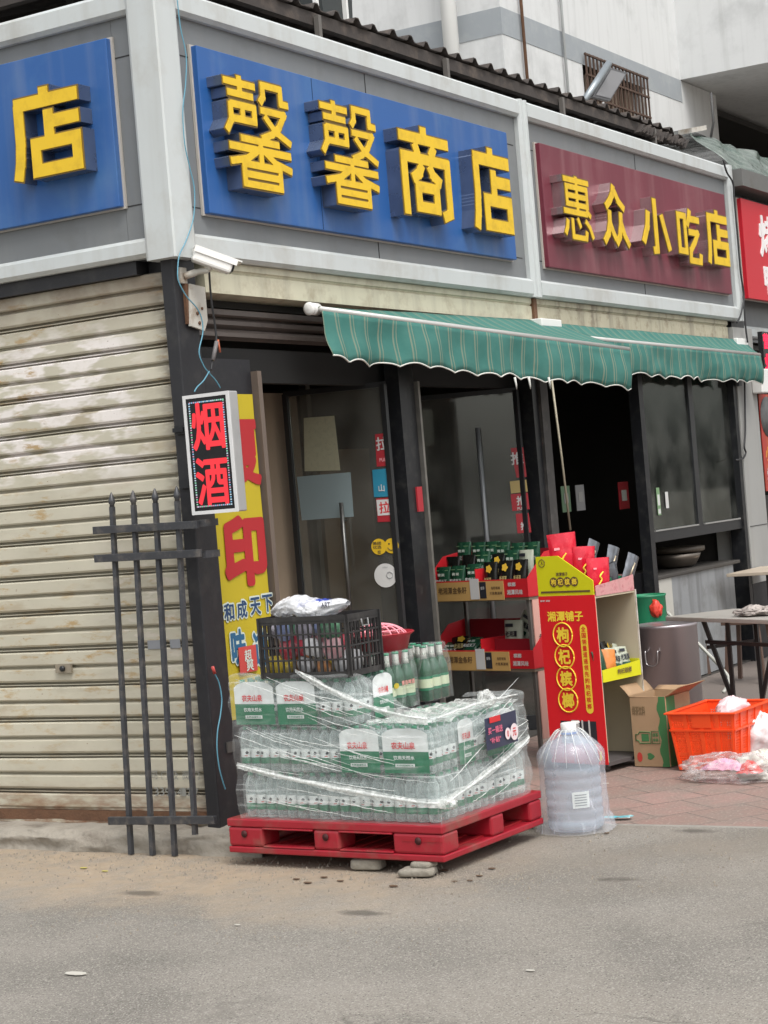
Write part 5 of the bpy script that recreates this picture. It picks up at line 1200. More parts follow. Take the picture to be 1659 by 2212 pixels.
# perimeter in pallet axes from the back left corner, round the front corner, to the right end and back
path = [(.012, 1.055), (.010, .8), (.012, .5), (.008, .2), (.012, .06), (.028, .026), (.055, .016), (.3, .014), (.55, .012), (.75, .018), (.785, .04), (.795, .08), (.795, .3)]
PP = catmull([Vector((a, b, 0)) for a, b in path], 14)
LN = [0.]
for i in range(1, len(PP)): LN.append(LN[-1]+(PP[i]-PP[i-1]).length)
def topz(a, b):
    zl = T0+.622; zr = T0+.425
    if a > .4: return zr+.02*(a/.8)
    if b > .45: return zl
    if b > .02: 
        k = (b-.02)/.43; return zr+.0+(zl-zr)*(k*k*(3-2*k))
    return zr+.02*(a/.8)
ORD = 22
nu, nv = len(PP)-1, 46
vs = []; uvs = []
for i in range(nu+1):
    p_ = PP[i]; d_ = (PP[min(i+1, nu)]-PP[max(i-1, 0)]).normalized(); nrm = Vector((-d_.y, d_.x, 0)); 
    if nrm.dot(Vector((p_.x-.4, p_.y-.5, 0))) < 0: nrm = -nrm
    zt = topz(p_.x, p_.y)+.008*nz(LN[i]*9)
    for j in range(nv+1):
        v = j/nv
        if v < .84: z = PALZ+PH-.01+(zt-PALZ-PH+.01)*v/.84; inn = 0
        else: k = (v-.84)/.16; z = zt+.012*math.sin(k*3)-.01*k; inn = .085*k
        waist = .014*math.cos(((z-T0)/LAYZ)*2*math.pi)*.5
        s_ = LN[i]; w1 = .010*nz(s_*3, z*22+s_*3)+.006*nz(s_*14, z*9, 3)+.0045*nz(s_*30, z*26, 5)
        q_ = p_+nrm*(.008-waist+w1-inn)
        vs.append(tuple(pw(q_.x, q_.y, z+.004*nz(s_*11, v*6)))); uvs.append((s_, z))
me = bpy.data.meshes.new('stretch_wrap'); W = nv+1
fs = [(i*W+j, (i+1)*W+j, (i+1)*W+j+1, i*W+j+1) for i in range(nu) for j in range(nv)]
me.from_pydata(vs, [], fs); me.materials.append(wm_); me.polygons.foreach_set('use_smooth', [True]*len(fs))
ul = me.uv_layers.new(name='uv')
for lp in me.loops: ul.data[lp.index].uv = uvs[lp.vertex_index]
wrp = bpy.data.objects.new('stretch_wrap', me); C.objects.link(wrp); ORG[wrp] = Vector(); tag(wrp, 'creased clear stretch wrap drawn around the stacked water packs', 'stretch wrap')
# folds and ropes of gathered film lying on the wrap
ropem = film('film_rope', (.80, .82, .80), .34, .2, .4, (40, 40, 40), .6, .45)
def onwrap(s_, z, out=.010):
    s_ = max(0, min(LN[-1]-1e-4, s_)); i = 0
    while LN[i+1] < s_: i += 1
    f = (s_-LN[i])/(LN[i+1]-LN[i]); p_ = PP[i].lerp(PP[i+1], f); d_ = (PP[i+1]-PP[i]).normalized(); nrm = Vector((d_.y, -d_.x, 0))
    if nrm.dot(Vector((p_.x-.4, p_.y-.5, 0))) < 0: nrm = -nrm
    q_ = p_+nrm*(.012+out); return pw(q_.x, q_.y, z)
SF = 1.04     # arc length at the front corner
def fold(name, s0, z0, s1, z1, r, sag=.0, lump=.2, m=ropem, n=40, out=.006):
    P_ = []; R_ = []
    for i in range(n+1):
        u = i/n; s_ = s0+(s1-s0)*u; z = z0+(z1-z0)*u-sag*math.sin(math.pi*u)+.004*nz(u*9, s0*5, z0*7)
        P_.append(onwrap(s_, z, out)); R_.append(r*(1+lump*nz(u*14, s0, z1))*(.35+.65*math.sin(math.pi*min(1, max(.0, u*.9+.06)))))
    mb = MB(); mb.tube(P_, R_, m, 8); return mb.build(name, wrp, world=True)
def band(s0, z0, s1, z1, sag, wd_):
    mb = MB(); mb.grid(60, 5, lambda u, v: onwrap(s0+(s1-s0)*u, z0+(z1-z0)*u-sag*math.sin(math.pi*u)+(v-.5)*wd_*(.6+.5*nz(u*5, wd_*90)+.3*u)+.003*nz(u*22, v*3), .004+.004*nz(u*18, v*5)), ropem); return mb.build('film_band', wrp, world=True)
band(.02, T0+.235, SF+.02, T0+.083, .015, .042); band(SF-.01, T0+.083, SF+.78, T0+.25, .01, .045); band(.38, T0+.645, SF-.02, T0+.432, .035, .05)
fold('film_rope', .02, T0+.235, SF+.02, T0+.085, .0080, .015)
fold('film_rope', SF+.0, T0+.080, SF+.78, T0+.25, .0065, .01)
fold('film_rope', .40, T0+.64, SF-.02, T0+.435, .0070, .035)
fold('film_rope', SF-.0, T0+.432, SF+.66, T0+.445, .006, -.01)
random.seed(11)
for i in range(20):
    s0 = random.uniform(.02, .75); z0 = T0+random.uniform(.30, .62); ln = random.uniform(.2, .6)
    fold('film_fold', s0, z0, min(SF+.1, s0+ln), z0-ln*random.uniform(.16, .34), random.uniform(.0009, .0022), .008, .4, n=16, out=.004)
for i in range(7):
    s0 = random.uniform(.02, .6); z0 = T0+random.uniform(.06, .25); ln = random.uniform(.25, .6)
    fold('film_fold', s0, z0, s0+ln, z0-ln*random.uniform(.08, .16), random.uniform(.0009, .0022), .005, .4, n=16, out=.004)
for i in range(13):
    s0 = random.uniform(SF, SF+.5); z0 = T0+random.uniform(.03, .40); ln = random.uniform(.12, .4)
    fold('film_fold', s0, z0, min(LN[-1], s0+ln), z0+ln*random.uniform(.1, .4), random.uniform(.0009, .0022), .006, .4, n=16, out=.004)
for i in range(5):
    s0 = random.uniform(.05, SF+.7); z0 = T0+random.uniform(.05, .35)
    fold('film_fold', s0, z0, s0+random.uniform(-.05, .05), z0+random.uniform(.05, .16), random.uniform(.0008, .0016), .0, .4, n=12, out=.004)
wad = film('film_wad', (.82, .83, .80), .16, .2, .6, (26, 26, 26), 1., .5)
def blob(name, parent, c, rx, ry, rz_, m, seed=0., amp=.3, fr=3., world=True, nu=40, nv=22, flat=0., **kw):
    def fn(u, v):
        th = 2*math.pi*(u % 1); ph = math.pi*(v-.5); d = Vector((math.cos(th)*math.cos(ph), math.sin(th)*math.cos(ph), math.sin(ph)))
        k = 1+amp*noise.fractal(d*fr*.6+Vector((seed, seed*2, 0)), .8, 2.2, 4)+amp*.45*(1-abs(nz(d.x*fr*1.7+seed, d.y*fr*1.7, d.z*fr*1.7))*2.5)
        z = d.z*rz_*k
        if flat and z < -flat*rz_: z = -flat*rz_+.05*(z+flat*rz_)
        return (c[0]+d.x*rx*k, c[1]+d.y*ry*k, c[2]+z)
    mb = MB(); mb.grid(nu, nv, fn, m); return mb.build(name, parent, world=world, **kw) if parent is not None else mb.build(name, **kw)
c0 = onwrap(SF+.42, T0+.455, -.01); blob('film_wad', wrp, c0, .05, .03, .035, wad, 2.)
c0 = onwrap(SF+.03, T0+.08, .005); blob('film_wad', wrp, c0, .03, .04, .02, wad, 5.)
# soft film top over the second layer
m_ = MB(); m_.grid(40, 14, lambda u, v: pw(.05+.72*u, .03+.34*v, T0+.412+.014*nz(u*9, v*5)+.008*nz(u*25, v*18)+.006*math.sin(u*26)), wad); m_.build('film_top', wrp, world=True)

# ------------------------------------------------------------------ beer packs
beerg = bpy.data.materials.new('beer_glass'); beerg.use_nodes = True
b_ = beerg.node_tree.nodes['Principled BSDF']; b_.inputs['Base Color'].default_value = (.006, .075, .032, 1); b_.inputs['Roughness'].default_value = .07; b_.inputs['Specular IOR Level'].default_value = .8; b_.inputs['Alpha'].default_value = .92
foil = mat('bottle_foil', (.62, .62, .58), .35, .3, .1, 20); beerl = mat('beer_label', (.50, .55, .38), .5)
def beer(parent, loc, proto=[None]):
    if proto[0] is None:
        m_ = MB(); m_.lathe([(.030, 0), (.035, .006), (.0355, .15), (.033, .172), (.022, .20), (.0155, .215), (.0145, .262)], beerg, 18)
        b = m_.build('beer_bottle', parent); m_ = MB(); m_.lathe([(.0175, .212), (.0152, .235), (.0150, .262), (.0150, .266)], foil, 14); m_.build('neck_foil', b)
        m_ = MB(); m_.lathe([(.0155, .2665), (.0165, .267), (.0165, .276), (.014, .278)], capg, 14); m_.build('bottle_cap', b)
        m_ = MB(); m_.lathe([(.0362, .055), (.0362, .125)], green_dark, 18, caps=(False, False)); m_.lathe([(.0366, .068), (.0366, .112)], beerl, 18, caps=(False, False)); m_.build('label', b); proto[0] = b
    else: b = copy_tree(proto[0], parent)
    b.location = loc; b.rotation_euler = (0, 0, random.uniform(0, 6.28)); return b
beerf = film('beer_film', (.75, .78, .76), .04, .08, .22, (25, 25, 12), .5, .57, edge=.15)
for (px, py, nx, ny_, rz, lab) in ((884, 1537, 3, 3, PR-.05, 'shrink wrapped green beer bottles with an orange and green print, nearest the black crate'), (966, 1516, 3, 3, PR+.02, 'shrink wrapped green beer bottles with pale labels, right behind the other pack')):
    zb = T0+2*LAYZ+.012; c0 = G(px-38, py, zb); t = thing('beer_pack', lab, 'beer pack', c0, rz, 'beer bottle packs on top of the pallet load')
    t.scale = (.97, .97, .90)
    for i in range(nx):
        for j in range(ny_): beer(t, (.036+.0725*i, .036+.0725*j, 0))
    la, lb = .0725*nx, .0725*ny_
    def fn(u, v, la=la, lb=lb):
        s = (u % 1)*2*(la+lb)
        x, y = (s, 0) if s < la else ((la, s-la) if s < la+lb else ((la-(s-la-lb), lb) if s < 2*la+lb else (0, lb-(s-2*la-lb))))
        cx, cy = la/2, lb/2; z = .28*min(1, v*1.12); k = 1.0 if z < .16 else 1-.16*((z-.16)/.12)**1.5
        if v > .9: k *= 1-(v-.9)*5
        q = .006*nz(x*26, y*26, z*14)
        return (cx+(x-cx)*k*1.01+q, cy+(y-cy)*k*1.01+q, z+.006*nz(x*30, y*30))
    m_ = MB(); m_.grid(60, 20, fn, beerf); m_.build('shrink_film', t)
    if px < 900:
        m_ = MB(); m_.text('青岛啤酒', (.135, -.006, .125), X_, Z_, .10, .024, mat('beer_print', (.55, .25, .22), .5), off=.035); m_.text('经典纯生啤酒', (.13, -.006, .10), X_, Z_, .10, .010, beerl, off=.03)
        m_.add([(.045+.020*math.cos(a), -.006, .118+.014*math.sin(a)) for a in [2*math.pi*i/20 for i in range(20)]], [tuple(range(20))], mat('beer_orange', (.45, .35, .03), .5)); m_.build('print', t)

# ------------------------------------------------------------------ red basin and colander
zb = T0+3*LAYZ-.005; c0 = pw(.525, .60, zb); 
t = thing('basin', 'red plastic basin holding a pink colander behind the black crate', 'basin', c0)
m_ = MB(); m_.lathe([(.105, 0), (.115, .004), (.150, .125), (.170, .14), (.168, .144), (.148, .132), (.108, .010), (.0, .008)], red, 40, caps=(True, False), wob=lambda th, z: 1+.02*math.sin(2*th)); m_.build('bowl', t)
m_ = MB(); pnk = mat('pink_mesh', (.78, .28, .33), .4)
for k in range(9):
    a = math.pi*k/9
    m_.tube([(math.cos(a)*.135*math.cos(q), math.sin(a)*.135*math.cos(q), .115+.07*math.sin(q)) for q in [math.pi*i/16 for i in range(17)]], .004, pnk, 6)
for q in (.25, .6, .95, 1.25): m_.tube([(.135*math.cos(q)*math.cos(a), .135*math.cos(q)*math.sin(a), .115+.07*math.sin(q)) for a in [2*math.pi*i/30 for i in range(31)]], .004, pnk, 6)
o = m_.build('colander', label='pink openwork colander lying upside down in the red basin', cat='colander', origin=(0, 0, 0)); o.location = c0+Vector((0, 0, 0))

# ------------------------------------------------------------------ black crate
cr = mat('crate_black', (.022, .021, .021), .5, 0, .2, 8, dirt=((.10, .095, .09), .4, 14))
CX_, CY_, CH = .245, .455, .262
c0 = pw(.02, .405, T0+3*LAYZ+.002)
t = thing('crate', 'black openwork plastic crate full of coloured packets on top of the water packs', 'crate', c0, PR+.02)
def side(mb, p0, dx, L_):
    dx = Vector(dx); p0 = Vector(p0); nb = max(4, int(L_/.0275))
    for i in range(nb+1):
        w_ = .024 if i in (0, nb) else (.014 if i % 5 == 0 else .0065); q = p0+dx*(i/nb*L_); mb.beam(q+Z_*.0, q+Z_*CH, w_, .007, cr, dx.cross(Z_))
    for z, h_ in ((.012, .024), (.075, .007), (.13, .007), (.185, .007), (.235, .012), (CH-.012, .024)): mb.beam(p0+Z_*z-dx*.008, p0+dx*(L_+.008)+Z_*z, .010, h_, cr)
for nm_, p0, dx, L_ in (('side_wall', (0, 0, 0), Y_, CY_), ('side_wall', (CX_, 0, 0), Y_, CY_), ('end_wall', (0, 0, 0), X_, CX_), ('end_wall', (0, CY_, 0), X_, CX_)):
    m_ = MB(); side(m_, p0, dx, L_); m_.build(nm_, t)
m_ = MB(); m_.box((.01, .01, .0), (CX_-.01, CY_-.01, .008), cr); m_.build('floor', t)
m_ = MB()
for z0, z1, y0, y1 in ((.185, .235, .11, .20),): 
    m_.tube([(CX_*.42, -.008, .235), (CX_*.42, -.010, .205), (CX_*.62, -.010, .205), (CX_*.62, -.008, .235)], .004, mat('handle_grey', (.2, .2, .2), .5), 6)
m_.build('handle_mark', t)
pk = [mat('pk_%d' % i, c, .35, 0, .2, 25, dirt=((.5, .5, .5), .7, 40)) for i, c in enumerate([(.6, .6, .62), (.5, .05, .08), (.2, .24, .42), (.6, .45, .05), (.65, .35, .38), (.1, .25, .15), (.55, .25, .1), (.7, .7, .72), (.35, .33, .40)])]
random.seed(5)
for i in range(26):
    x = random.uniform(.03, CX_-.07); y = .03+(CY_-.1)*((i*.618) % 1); z = .012+.075*(i % 3)
    w_, d_, h_ = random.uniform(.03, .05), random.uniform(.05, .10), random.uniform(.06, .09)
    if i % 2: x = .02
    Mx = Matrix.Translation(c0) @ Matrix.Rotation(PR+.02, 4, 'Z') @ Matrix.Translation((x, y, z)) @ Matrix.Rotation(random.uniform(-.25, .25), 4, 'X') @ Matrix.Rotation(random.uniform(-.2, .2), 4, 'Z')
    def fnp(u, v, w_=w_, d_=d_, h_=h_, i=i):
        th = 2*math.pi*(u % 1); k = math.sin(math.pi*min(.98, max(.02, v)))**.12; sx = lambda q: math.copysign(abs(q)**.35, q)
        return (w_/2*(1+sx(math.cos(th))*k*(1-.55*abs(v-.5)*2)), d_/2*(1+sx(math.sin(th))*k), h_*v+.004*nz(th*2, v*9, i))
    m_ = MB(); m_.grid(14, 8, fnp, pk[i % 9]); m_.v = [tuple(Mx @ Vector(q)) for q in m_.v]
    m_.build('packet', label='coloured packet among others inside the black crate', cat='packet', group='packets inside the black crate')
bagc = film('bag_clear', (.85, .86, .88), .42, .14, .45, (28, 28, 28), .9, .45)
M0 = Matrix.Translation(c0) @ Matrix.Rotation(PR+.02, 4, 'Z')
cb_ = M0 @ Vector((.10, .26, CH+.025))
def bg_fn(u, v):
    th = 2*math.pi*(u % 1); k = math.sin(math.pi*min(.985, max(.015, v)))**.5; y = -.19+.40*v
    q = 1+.22*nz(math.cos(th)*2, math.sin(th)*2, v*7)+.12*nz(math.cos(th)*6, math.sin(th)*6, v*18)
    z = math.sin(th)*.045*k*q*(1.25 if v > .75 else 1)+.012*math.cos(v*9); x = math.cos(th)*.09*k*q
    return M0 @ Vector((.10+x, .24+y, CH+.03+max(z, -.035)))
m_ = MB(); m_.grid(48, 40, bg_fn, bagc)
bgo = m_.build('plastic_bag', label='crumpled clear plastic bag with bluish print lying on the black crate', cat='plastic bag')
m_ = MB(); m_.grid(12, 6, lambda u, v: M0 @ Vector((.07+.06*v, .14+.16*u, CH+.035+.03*math.sin(v*3)+.01*nz(u*8, v*4))), mat('blue_print', (.03, .06, .35), .4)); m_.build('blue_scrap', bgo, world=True)
m_ = MB(); m_.text('ART', M0 @ Vector((-.01, .09, CH+.045)), -Y_, Z_, .045, .022, ink, off=.03); m_.build('print', bgo, world=True)

# ------------------------------------------------------------------ big water bottle in a bag
c0 = Vector((.56, -1.555, .002))
t = thing('water_bottle', 'large bluish water bottle with white cap standing in a clear bag right of the pallet', 'water bottle', c0); t.scale = (.95, .95, .95)
jug = film('jug_blue', (.42, .49, .58), .36, .12, .06, (6, 6, 6), .1, .5)
prof = [(.105, 0), (.125, .008)]
z = .02
for k in range(6): prof += [(.133, z), (.134, z+.032), (.127, z+.040)]; z += .048
prof += [(.133, z+.004), (.133, z+.03), (.125, z+.07), (.10, z+.105), (.06, z+.128), (.034, z+.14), (.030, z+.165), (.033, z+.168)]
m_ = MB(); m_.lathe(prof, jug, 40); m_.build('body', t)
zt = z+.165
m_ = MB(); m_.lathe([(.037, zt-.012), (.038, zt-.01), (.037, zt+.028), (.033, zt+.032)], white, 28); m_.box((.03, -.02, zt+.018), (.085, .02, zt+.027), white); m_.build('cap', t)
m_ = MB(); m_.lathe([(.040, zt-.022), (.040, zt-.013)], mat('collar_blue', (.06, .16, .42), .4), 24); m_.build('neck_ring', t)
m_ = MB(); th0 = math.pi*1.12; m_.grid(10, 4, lambda u, v: (.137*math.cos(th0+.6*u), .137*math.sin(th0+.6*u), .12+.075*v), print_white)
for k in range(5): m_.grid(8, 1, lambda u, v: (.1385*math.cos(th0+.08+.42*u), .1385*math.sin(th0+.08+.42*u), .13+.012*k+.005*v), greyink)
m_.build('label', t)
jb = film('jug_bag', (.80, .82, .90), .12, .12, .4, (30, 30, 9), .6, .58)
def jf(u, v):
    th = 2*math.pi*(u % 1)
    if v < .12: k = v/.12; r = .185-.02*k; z = .0+.07*k
    elif v < .72: k = (v-.12)/.6; r = .158+.003*math.sin(k*9); z = .07+.30*k
    else: k = (v-.72)/.28; r = .158-(.118)*k**1.3; z = .37+.105*k
    r *= 1+.045*nz(math.cos(th)*2.5, math.sin(th)*2.5, z*9)+.03*nz(math.cos(th)*7, math.sin(th)*7, z*16)
    if v < .12: r *= 1+.10*nz(math.cos(th)*4, math.sin(th)*4, 9)
    return (r*math.cos(th), r*math.sin(th), max(.002, z))
m_ = MB(); m_.grid(72, 36, jf, jb); m_.build('carrier_bag', t)
for k in range(16):
    m_ = MB(); th = 2*math.pi*k/16+.2; m_.tube([((.05+.11*q)*math.cos(th+.1*q), (.05+.11*q)*math.sin(th+.1*q), .475-.16*q**1.5) for q in [i/8 for i in range(9)]], [.0022, .0024, .0022, .002, .0018, .0016, .0014, .0012, .0008], ropem, 6); m_.build('bag_crease', t)
# ================================================================== IRON FENCE PANEL leaning on the shutter
t = thing('fence_panel', 'dark iron fence panel with spear tips leaning against the cream shutter', 'fence panel', (-.22, .2, 0))
tops = [.415, .286, .157, .030]; bots = [.362, .236, .108, -.018]
for i in range(4):
    a = Vector((-.225, bots[i], .0 if i < 3 else .10)); b = Vector((-.085, tops[i], 1.62))
    if i == 3: a = a.lerp(Vector((-.225, bots[i], 0)), 0)
    m_ = MB(); m_.beam(a, b, .021, .021, fencem, X_); d = (b-a).normalized()
    m_.lathe([(.012, 0), (.012, .012), (.0165, .018), (.0165, .03), (.006, .062), (.0, .072)], fencem, 12, M=Matrix.Translation(b) @ d.to_track_quat('Z', 'Y').to_matrix().to_4x4(), caps=(True, False)); m_.build('bar', t, world=True)
for pa_, pb_, off in (((203, 1146), (428, 1133), -.115), ((206, 1207), (434, 1195), -.128), ((236, 1773), (466, 1771), -.235)):
    a = L(pa_[0], pa_[1], off); b = L(pb_[0], pb_[1], off); m_ = MB(); m_.beam(a, b, .022, .036, fencem); m_.build('rail', t, world=True, bevel=.002)
m_ = MB(); a = L(436, 1128, -.10); m_.box((-.10, a.y-.02, a.z-.02), (.0, a.y+.015, a.z+.012), fencem); m_.build('lug', t, world=True)
m_ = MB(); a = L(440, 1196, -.1); m_.box((-.11, a.y-.02, a.z-.02), (.0, a.y+.015, a.z+.012), fencem); m_.build('lug', t, world=True)
m_ = MB(); a = L(461, 1585+40, 0); m_.box((.10, -.003, .42), (.16, .004, .47), mat('patch_dark', (.07, .065, .06), .6)); m_.build('metal_patch', bld)

# ================================================================== DISPLAY RACK with trays
D_ = .32; WR = .80
rk = Vector((2.49+.259*WR, -.45+.966*WR, .012))
t = thing('display_rack', 'metal display rack with two red trays of snack pouches and a pink side panel', 'display rack', rk, math.radians(-105))
met = mat('rack_metal', (.13, .12, .11), .45, .3, .2, 9)
for x, y in ((.01, .01), (WR-.03, .01), (.01, D_-.03), (WR-.03, D_-.03)): m_ = MB(); m_.box((x, y, 0), (x+.02, y+.02, .915), met); m_.build('leg', t)
pinkp = mat('panel_pink', (.66, .36, .30), .5, 0, .1, 3, dirt=((.72, .55, .48), .6, 3))
m_ = MB(); m_.box((WR-.008, .03, .10), (WR-.001, D_, .91), pinkp)
for z, h_, c_2 in ((.72, .06, print_red), (.58, .10, green_dark), (.38, .12, green_dark), (.2, .1, mat('brown_print', (.22, .10, .05), .6))): m_.box((WR-.0005, .16, z), (WR+.0006, .30, z+h_), c_2)
m_.text('老湘潭', (WR+.002, .17, .68), Y_, Z_, .22, .04, ink, off=.03); m_.build('side_panel', t)
redc = mat('tray_red', (.52, .012, .02), .45, 0, .06, 5); redd = mat('tray_red_inner', (.26, .01, .02), .5)
for ti, zt in enumerate((.915, .505)):
    m_ = MB(); m_.box((0, 0, zt-.018), (WR, D_, zt-.001), mat('shelf_board', (.19, .15, .11), .5)); m_.build('shelf', t)
    m_ = MB(); m_.box((-.005, -.006, zt), (WR+.005, -.001, zt+.105), redc); m_.box((-.005, .0, zt), (WR+.005, D_, zt+.004), redc); m_.box((-.005, D_-.004, zt+.0045), (WR+.005, D_, zt+.26), redd)
    for x in (-.005, WR+.001): m_.prism([(0, 0), (D_, 0), (D_, .26), (D_*.5, .24), (0, .105)], (x+.002, 0, zt+.005), Y_, Z_, .004, redc)
    m_.box((WR/2-.002, .0, zt+.005), (WR/2+.002, D_*.96, zt+.17), redc)
    if ti == 1: m_.box((WR/2+.01, .11, zt+.01), (WR-.005, .114, zt+.16), redd)
    m_.text('老', (.05, -.0085, zt+.045), X_, Z_, .05, .06, stw, off=.03); m_.text('槟榔', (WR-.115, -.0085, zt+.075), X_, Z_, .06, .025, stw, off=.03); m_.text('湘潭风味', (WR-.095, -.0085, zt+.03), X_, Z_, .12, .03, stw, off=.03); m_.build('tray', t)
    m_ = MB(); m_.box((.085, -.014, zt-.012), (WR-.175, -.010, zt+.098), gold); gi = mat('gold_ink', (.12, .07, .03), .6)
    m_.text('老湘潭金条籽', (.22, -.0155, zt+.05), X_, Z_, .23, .04, gi, off=.03); m_.box((.365, -.0165, zt-.005), (.435, -.0145, zt+.115), stw); m_.box((.44, -.0165, zt+.0), (.49, -.0145, zt+.095), ink)
    m_.text('有籽有味', (.565, -.0155, zt+.058), X_, Z_, .07, .018, gi, off=.03); m_.text('才是真滋味', (.565, -.0155, zt+.028), X_, Z_, .10, .018, gi, off=.03); m_.text('金条', (.465, -.0185, zt+.06), X_, Z_, .03, .02, stw, off=.02); m_.build('price_strip', t, bevel=.0)
RKM = Matrix.Translation(rk) @ Matrix.Rotation(math.radians(-105), 4, 'Z')
pg = mat('pouch_green', (.012, .055, .03), .25, 0, .3, 20, dirt=((.05, .16, .08), .5, 25)); pbk = mat('pouch_black', (.010, .010, .009), .22, 0, .3, 20); pcr = mat('pouch_cream', (.42, .45, .36), .4, 0, .15, 20); prd = mat('pouch_red', (.60, .012, .035), .16, 0, .3, 14, dirt=((.85, .10, .12), .6, 18)); psl = mat('pouch_silver', (.16, .17, .19), .2, .6, .4, 30); pgy = mat('flower_yellow', (.75, .48, .05), .5)
def pouch(M, w_, h_, th, m, lab, grp, cat_='pouch', deco=None, tilt=.0, seed=0):
    mb = MB()
    def fn(u, v):
        # front and back joined at the edges
        s = u*2; k = s if s <= 1 else 2-s; sgn = -1 if s <= 1 else 1
        x = (k-.5)*w_; bul = (math.sin(math.pi*k)**.6)*(math.sin(math.pi*min(1, max(0, v*.86+.02)))**.6)*th/2
        return (x*(1-.04*math.sin(math.pi*v)), sgn*(bul+.0012)+.004*nz(k*5, v*5, seed), v*h_)
    mb.grid(24, 14, fn, m)
    if deco: deco(mb, w_, h_, th)
    mb.v = [tuple(M @ Matrix.Rotation(tilt, 4, 'X') @ Vector(q)) for q in mb.v]
    return mb.build('snack_pouch', label=lab, cat=cat_, group=grp)
def deco_green(mb, w_, h_, th):
    mb.text('和成天下', (0, -th*.5-.004, h_*.50), X_, Z_, w_*.8, .026, stw, off=.03); mb.text('青果', (0, -th*.5-.004, h_*.72), X_, Z_, w_*.5, .018, pale, off=.03); mb.box((-w_*.42, -th*.30-.004, h_*.86), (w_*.42, -th*.30-.0035, h_*.885), gst)
def deco_black(mb, w_, h_, th):
    c = Vector((w_*.05, -th*.5-.004, h_*.78)); mb.add([c+X_*(.022*math.cos(a)*(1+.15*math.cos(5*a)))+Z_*(.022*math.sin(a)*(1+.15*math.cos(5*a))) for a in [2*math.pi*i/30 for i in range(30)]], [tuple(range(30))], pgy)
    mb.text('老湘潭', (-w_*.05, -th*.5-.004, h_*.42), X_, Z_, w_*.5, .04, mat('gold_print', (.42, .34, .14), .5), off=.03)
def deco_cream(mb, w_, h_, th):
    mb.text('老湘潭', (0, -th*.5-.004, h_*.60), X_, Z_, w_*.6, .035, ink, off=.03); mb.box((-w_*.3, -th*.5-.004, h_*.3), (w_*.3, -th*.5-.003, h_*.42), pg); mb.box((-w_*.3, -th*.5-.004, h_*.80), (w_*.1, -th*.5-.003, h_*.9), ink)
random.seed(3)
G1 = 'dark snack pouches in the upper red tray'
for r_ in range(3):
    y = .05+.085*r_; z0 = .925+.06*r_
    for i in range(3):
        blackish = (r_ == 1 and i < 2)
        pouch(RKM @ Matrix.Translation((.085+.12*i+.01*r_, y, z0-.0)), .118, .185+random.uniform(-.012, .012), .045, pbk if blackish else pg, ('black' if blackish else 'dark green')+' snack pouch in the left half of the upper red tray', G1+(' (left black)' if blackish else ' (left green)'), deco=None if blackish else deco_green, tilt=-.12+random.uniform(-.05, .05), seed=i+r_*5)
for r_ in range(3):
    y = .05+.085*r_; z0 = .925+.05*r_
    for i in range(3):
        k = 'b' if r_ == 0 or (r_ == 1 and i != 1) else 'g'
        if r_ == 1 and i == 2: k = 'c'
        mm, dc, cn = dict(b=(pbk, deco_black, 'black flower printed'), g=(pg, deco_green, 'shiny green'), c=(pcr, deco_cream, 'cream coloured'))[k]
        pouch(RKM @ Matrix.Translation((.47+.115*i-.02*r_, y, z0+random.uniform(-.01, .02))), .114, .19, .045, mm, cn+' snack pouch in the right half of the upper red tray', 'snack pouches in the right half of the upper tray ('+cn+')', deco=dc, tilt=-.12+random.uniform(-.06, .06), seed=i+r_*7+30)
# lower tray: a heap on the left, two cream pouches upright on the right
for i, (x, y, z, rz, mm, dc, cn) in enumerate(((.08, .10, .53, .5, pbk, deco_black, 'black flower printed'), (.17, .12, .545, -.3, pbk, deco_black, 'black flower printed'), (.19, .05, .525, .2, pg, deco_green, 'green'), (.30, .10, .53, -.4, pg, deco_green, 'green'), (.33, .05, .54, .6, pcr, None, 'grey green'))):
    M = RKM @ Matrix.Translation((x, y, z)) @ Matrix.Rotation(rz, 4, 'Z') @ Matrix.Rotation(-1.15, 4, 'X')
    pouch(M, .115, .15, .04, mm, cn+' snack pouch lying in the left half of the lower red tray', 'pouches heaped in the lower tray ('+cn+')', deco=dc, seed=i+60)
pouch(RKM @ Matrix.Translation((.53, .14, .57)), .15, .20, .05, pcr, 'cream snack pouch standing upright in the lower tray, front one', None, deco=deco_cream, tilt=-.1, seed=80)
pouch(RKM @ Matrix.Translation((.52, .20, .64)) @ Matrix.Rotation(.5, 4, 'Y'), .12, .18, .04, pcr, 'cream snack pouch leaning back behind the front one in the lower tray', None, deco=deco_cream, tilt=-.2, seed=81)
pouch(RKM @ Matrix.Translation((.70, .14, .55)), .12, .19, .05, pcr, 'pale snack pouch at the right end of the lower tray', None, deco=deco_cream, tilt=-.08, seed=82)

# ================================================================== RED ADVERTISING CABINET
cw_, cdp = .37, .37
cbp = Vector((2.035, -1.065, .006)); CRZ = math.radians(-12)
t = thing('display_cabinet', 'small open cabinet with a bright red printed side and yellow header', 'display cabinet', cbp, CRZ)
CM = Matrix.Translation(cbp) @ Matrix.Rotation(CRZ, 4, 'Z')
creamc = mat('board_cream', (.50, .44, .32), .6, 0, .06, 4); redp = mat('print_bright_red', (.66, .012, .02), .42, 0, .05, 4); yel2 = mat('header_yellow', (.62, .60, .01), .45, 0, .05, 5); lemon = mat('lemon', (.85, .62, .05), .45); basem = mat('base_dark', (.09, .08, .08), .6)
m_ = MB(); m_.box((-.002, .0, .05), (.008, cdp, .94), creamc); m_.box((cw_-.008, .0, .05), (cw_, cdp, .935), creamc); m_.box((.0085, cdp-.008, .05), (cw_-.0085, cdp, .935), creamc); m_.box((.0085, .0, .925), (cw_-.0085, cdp-.0085, .935), creamc); m_.build('carcass', t)
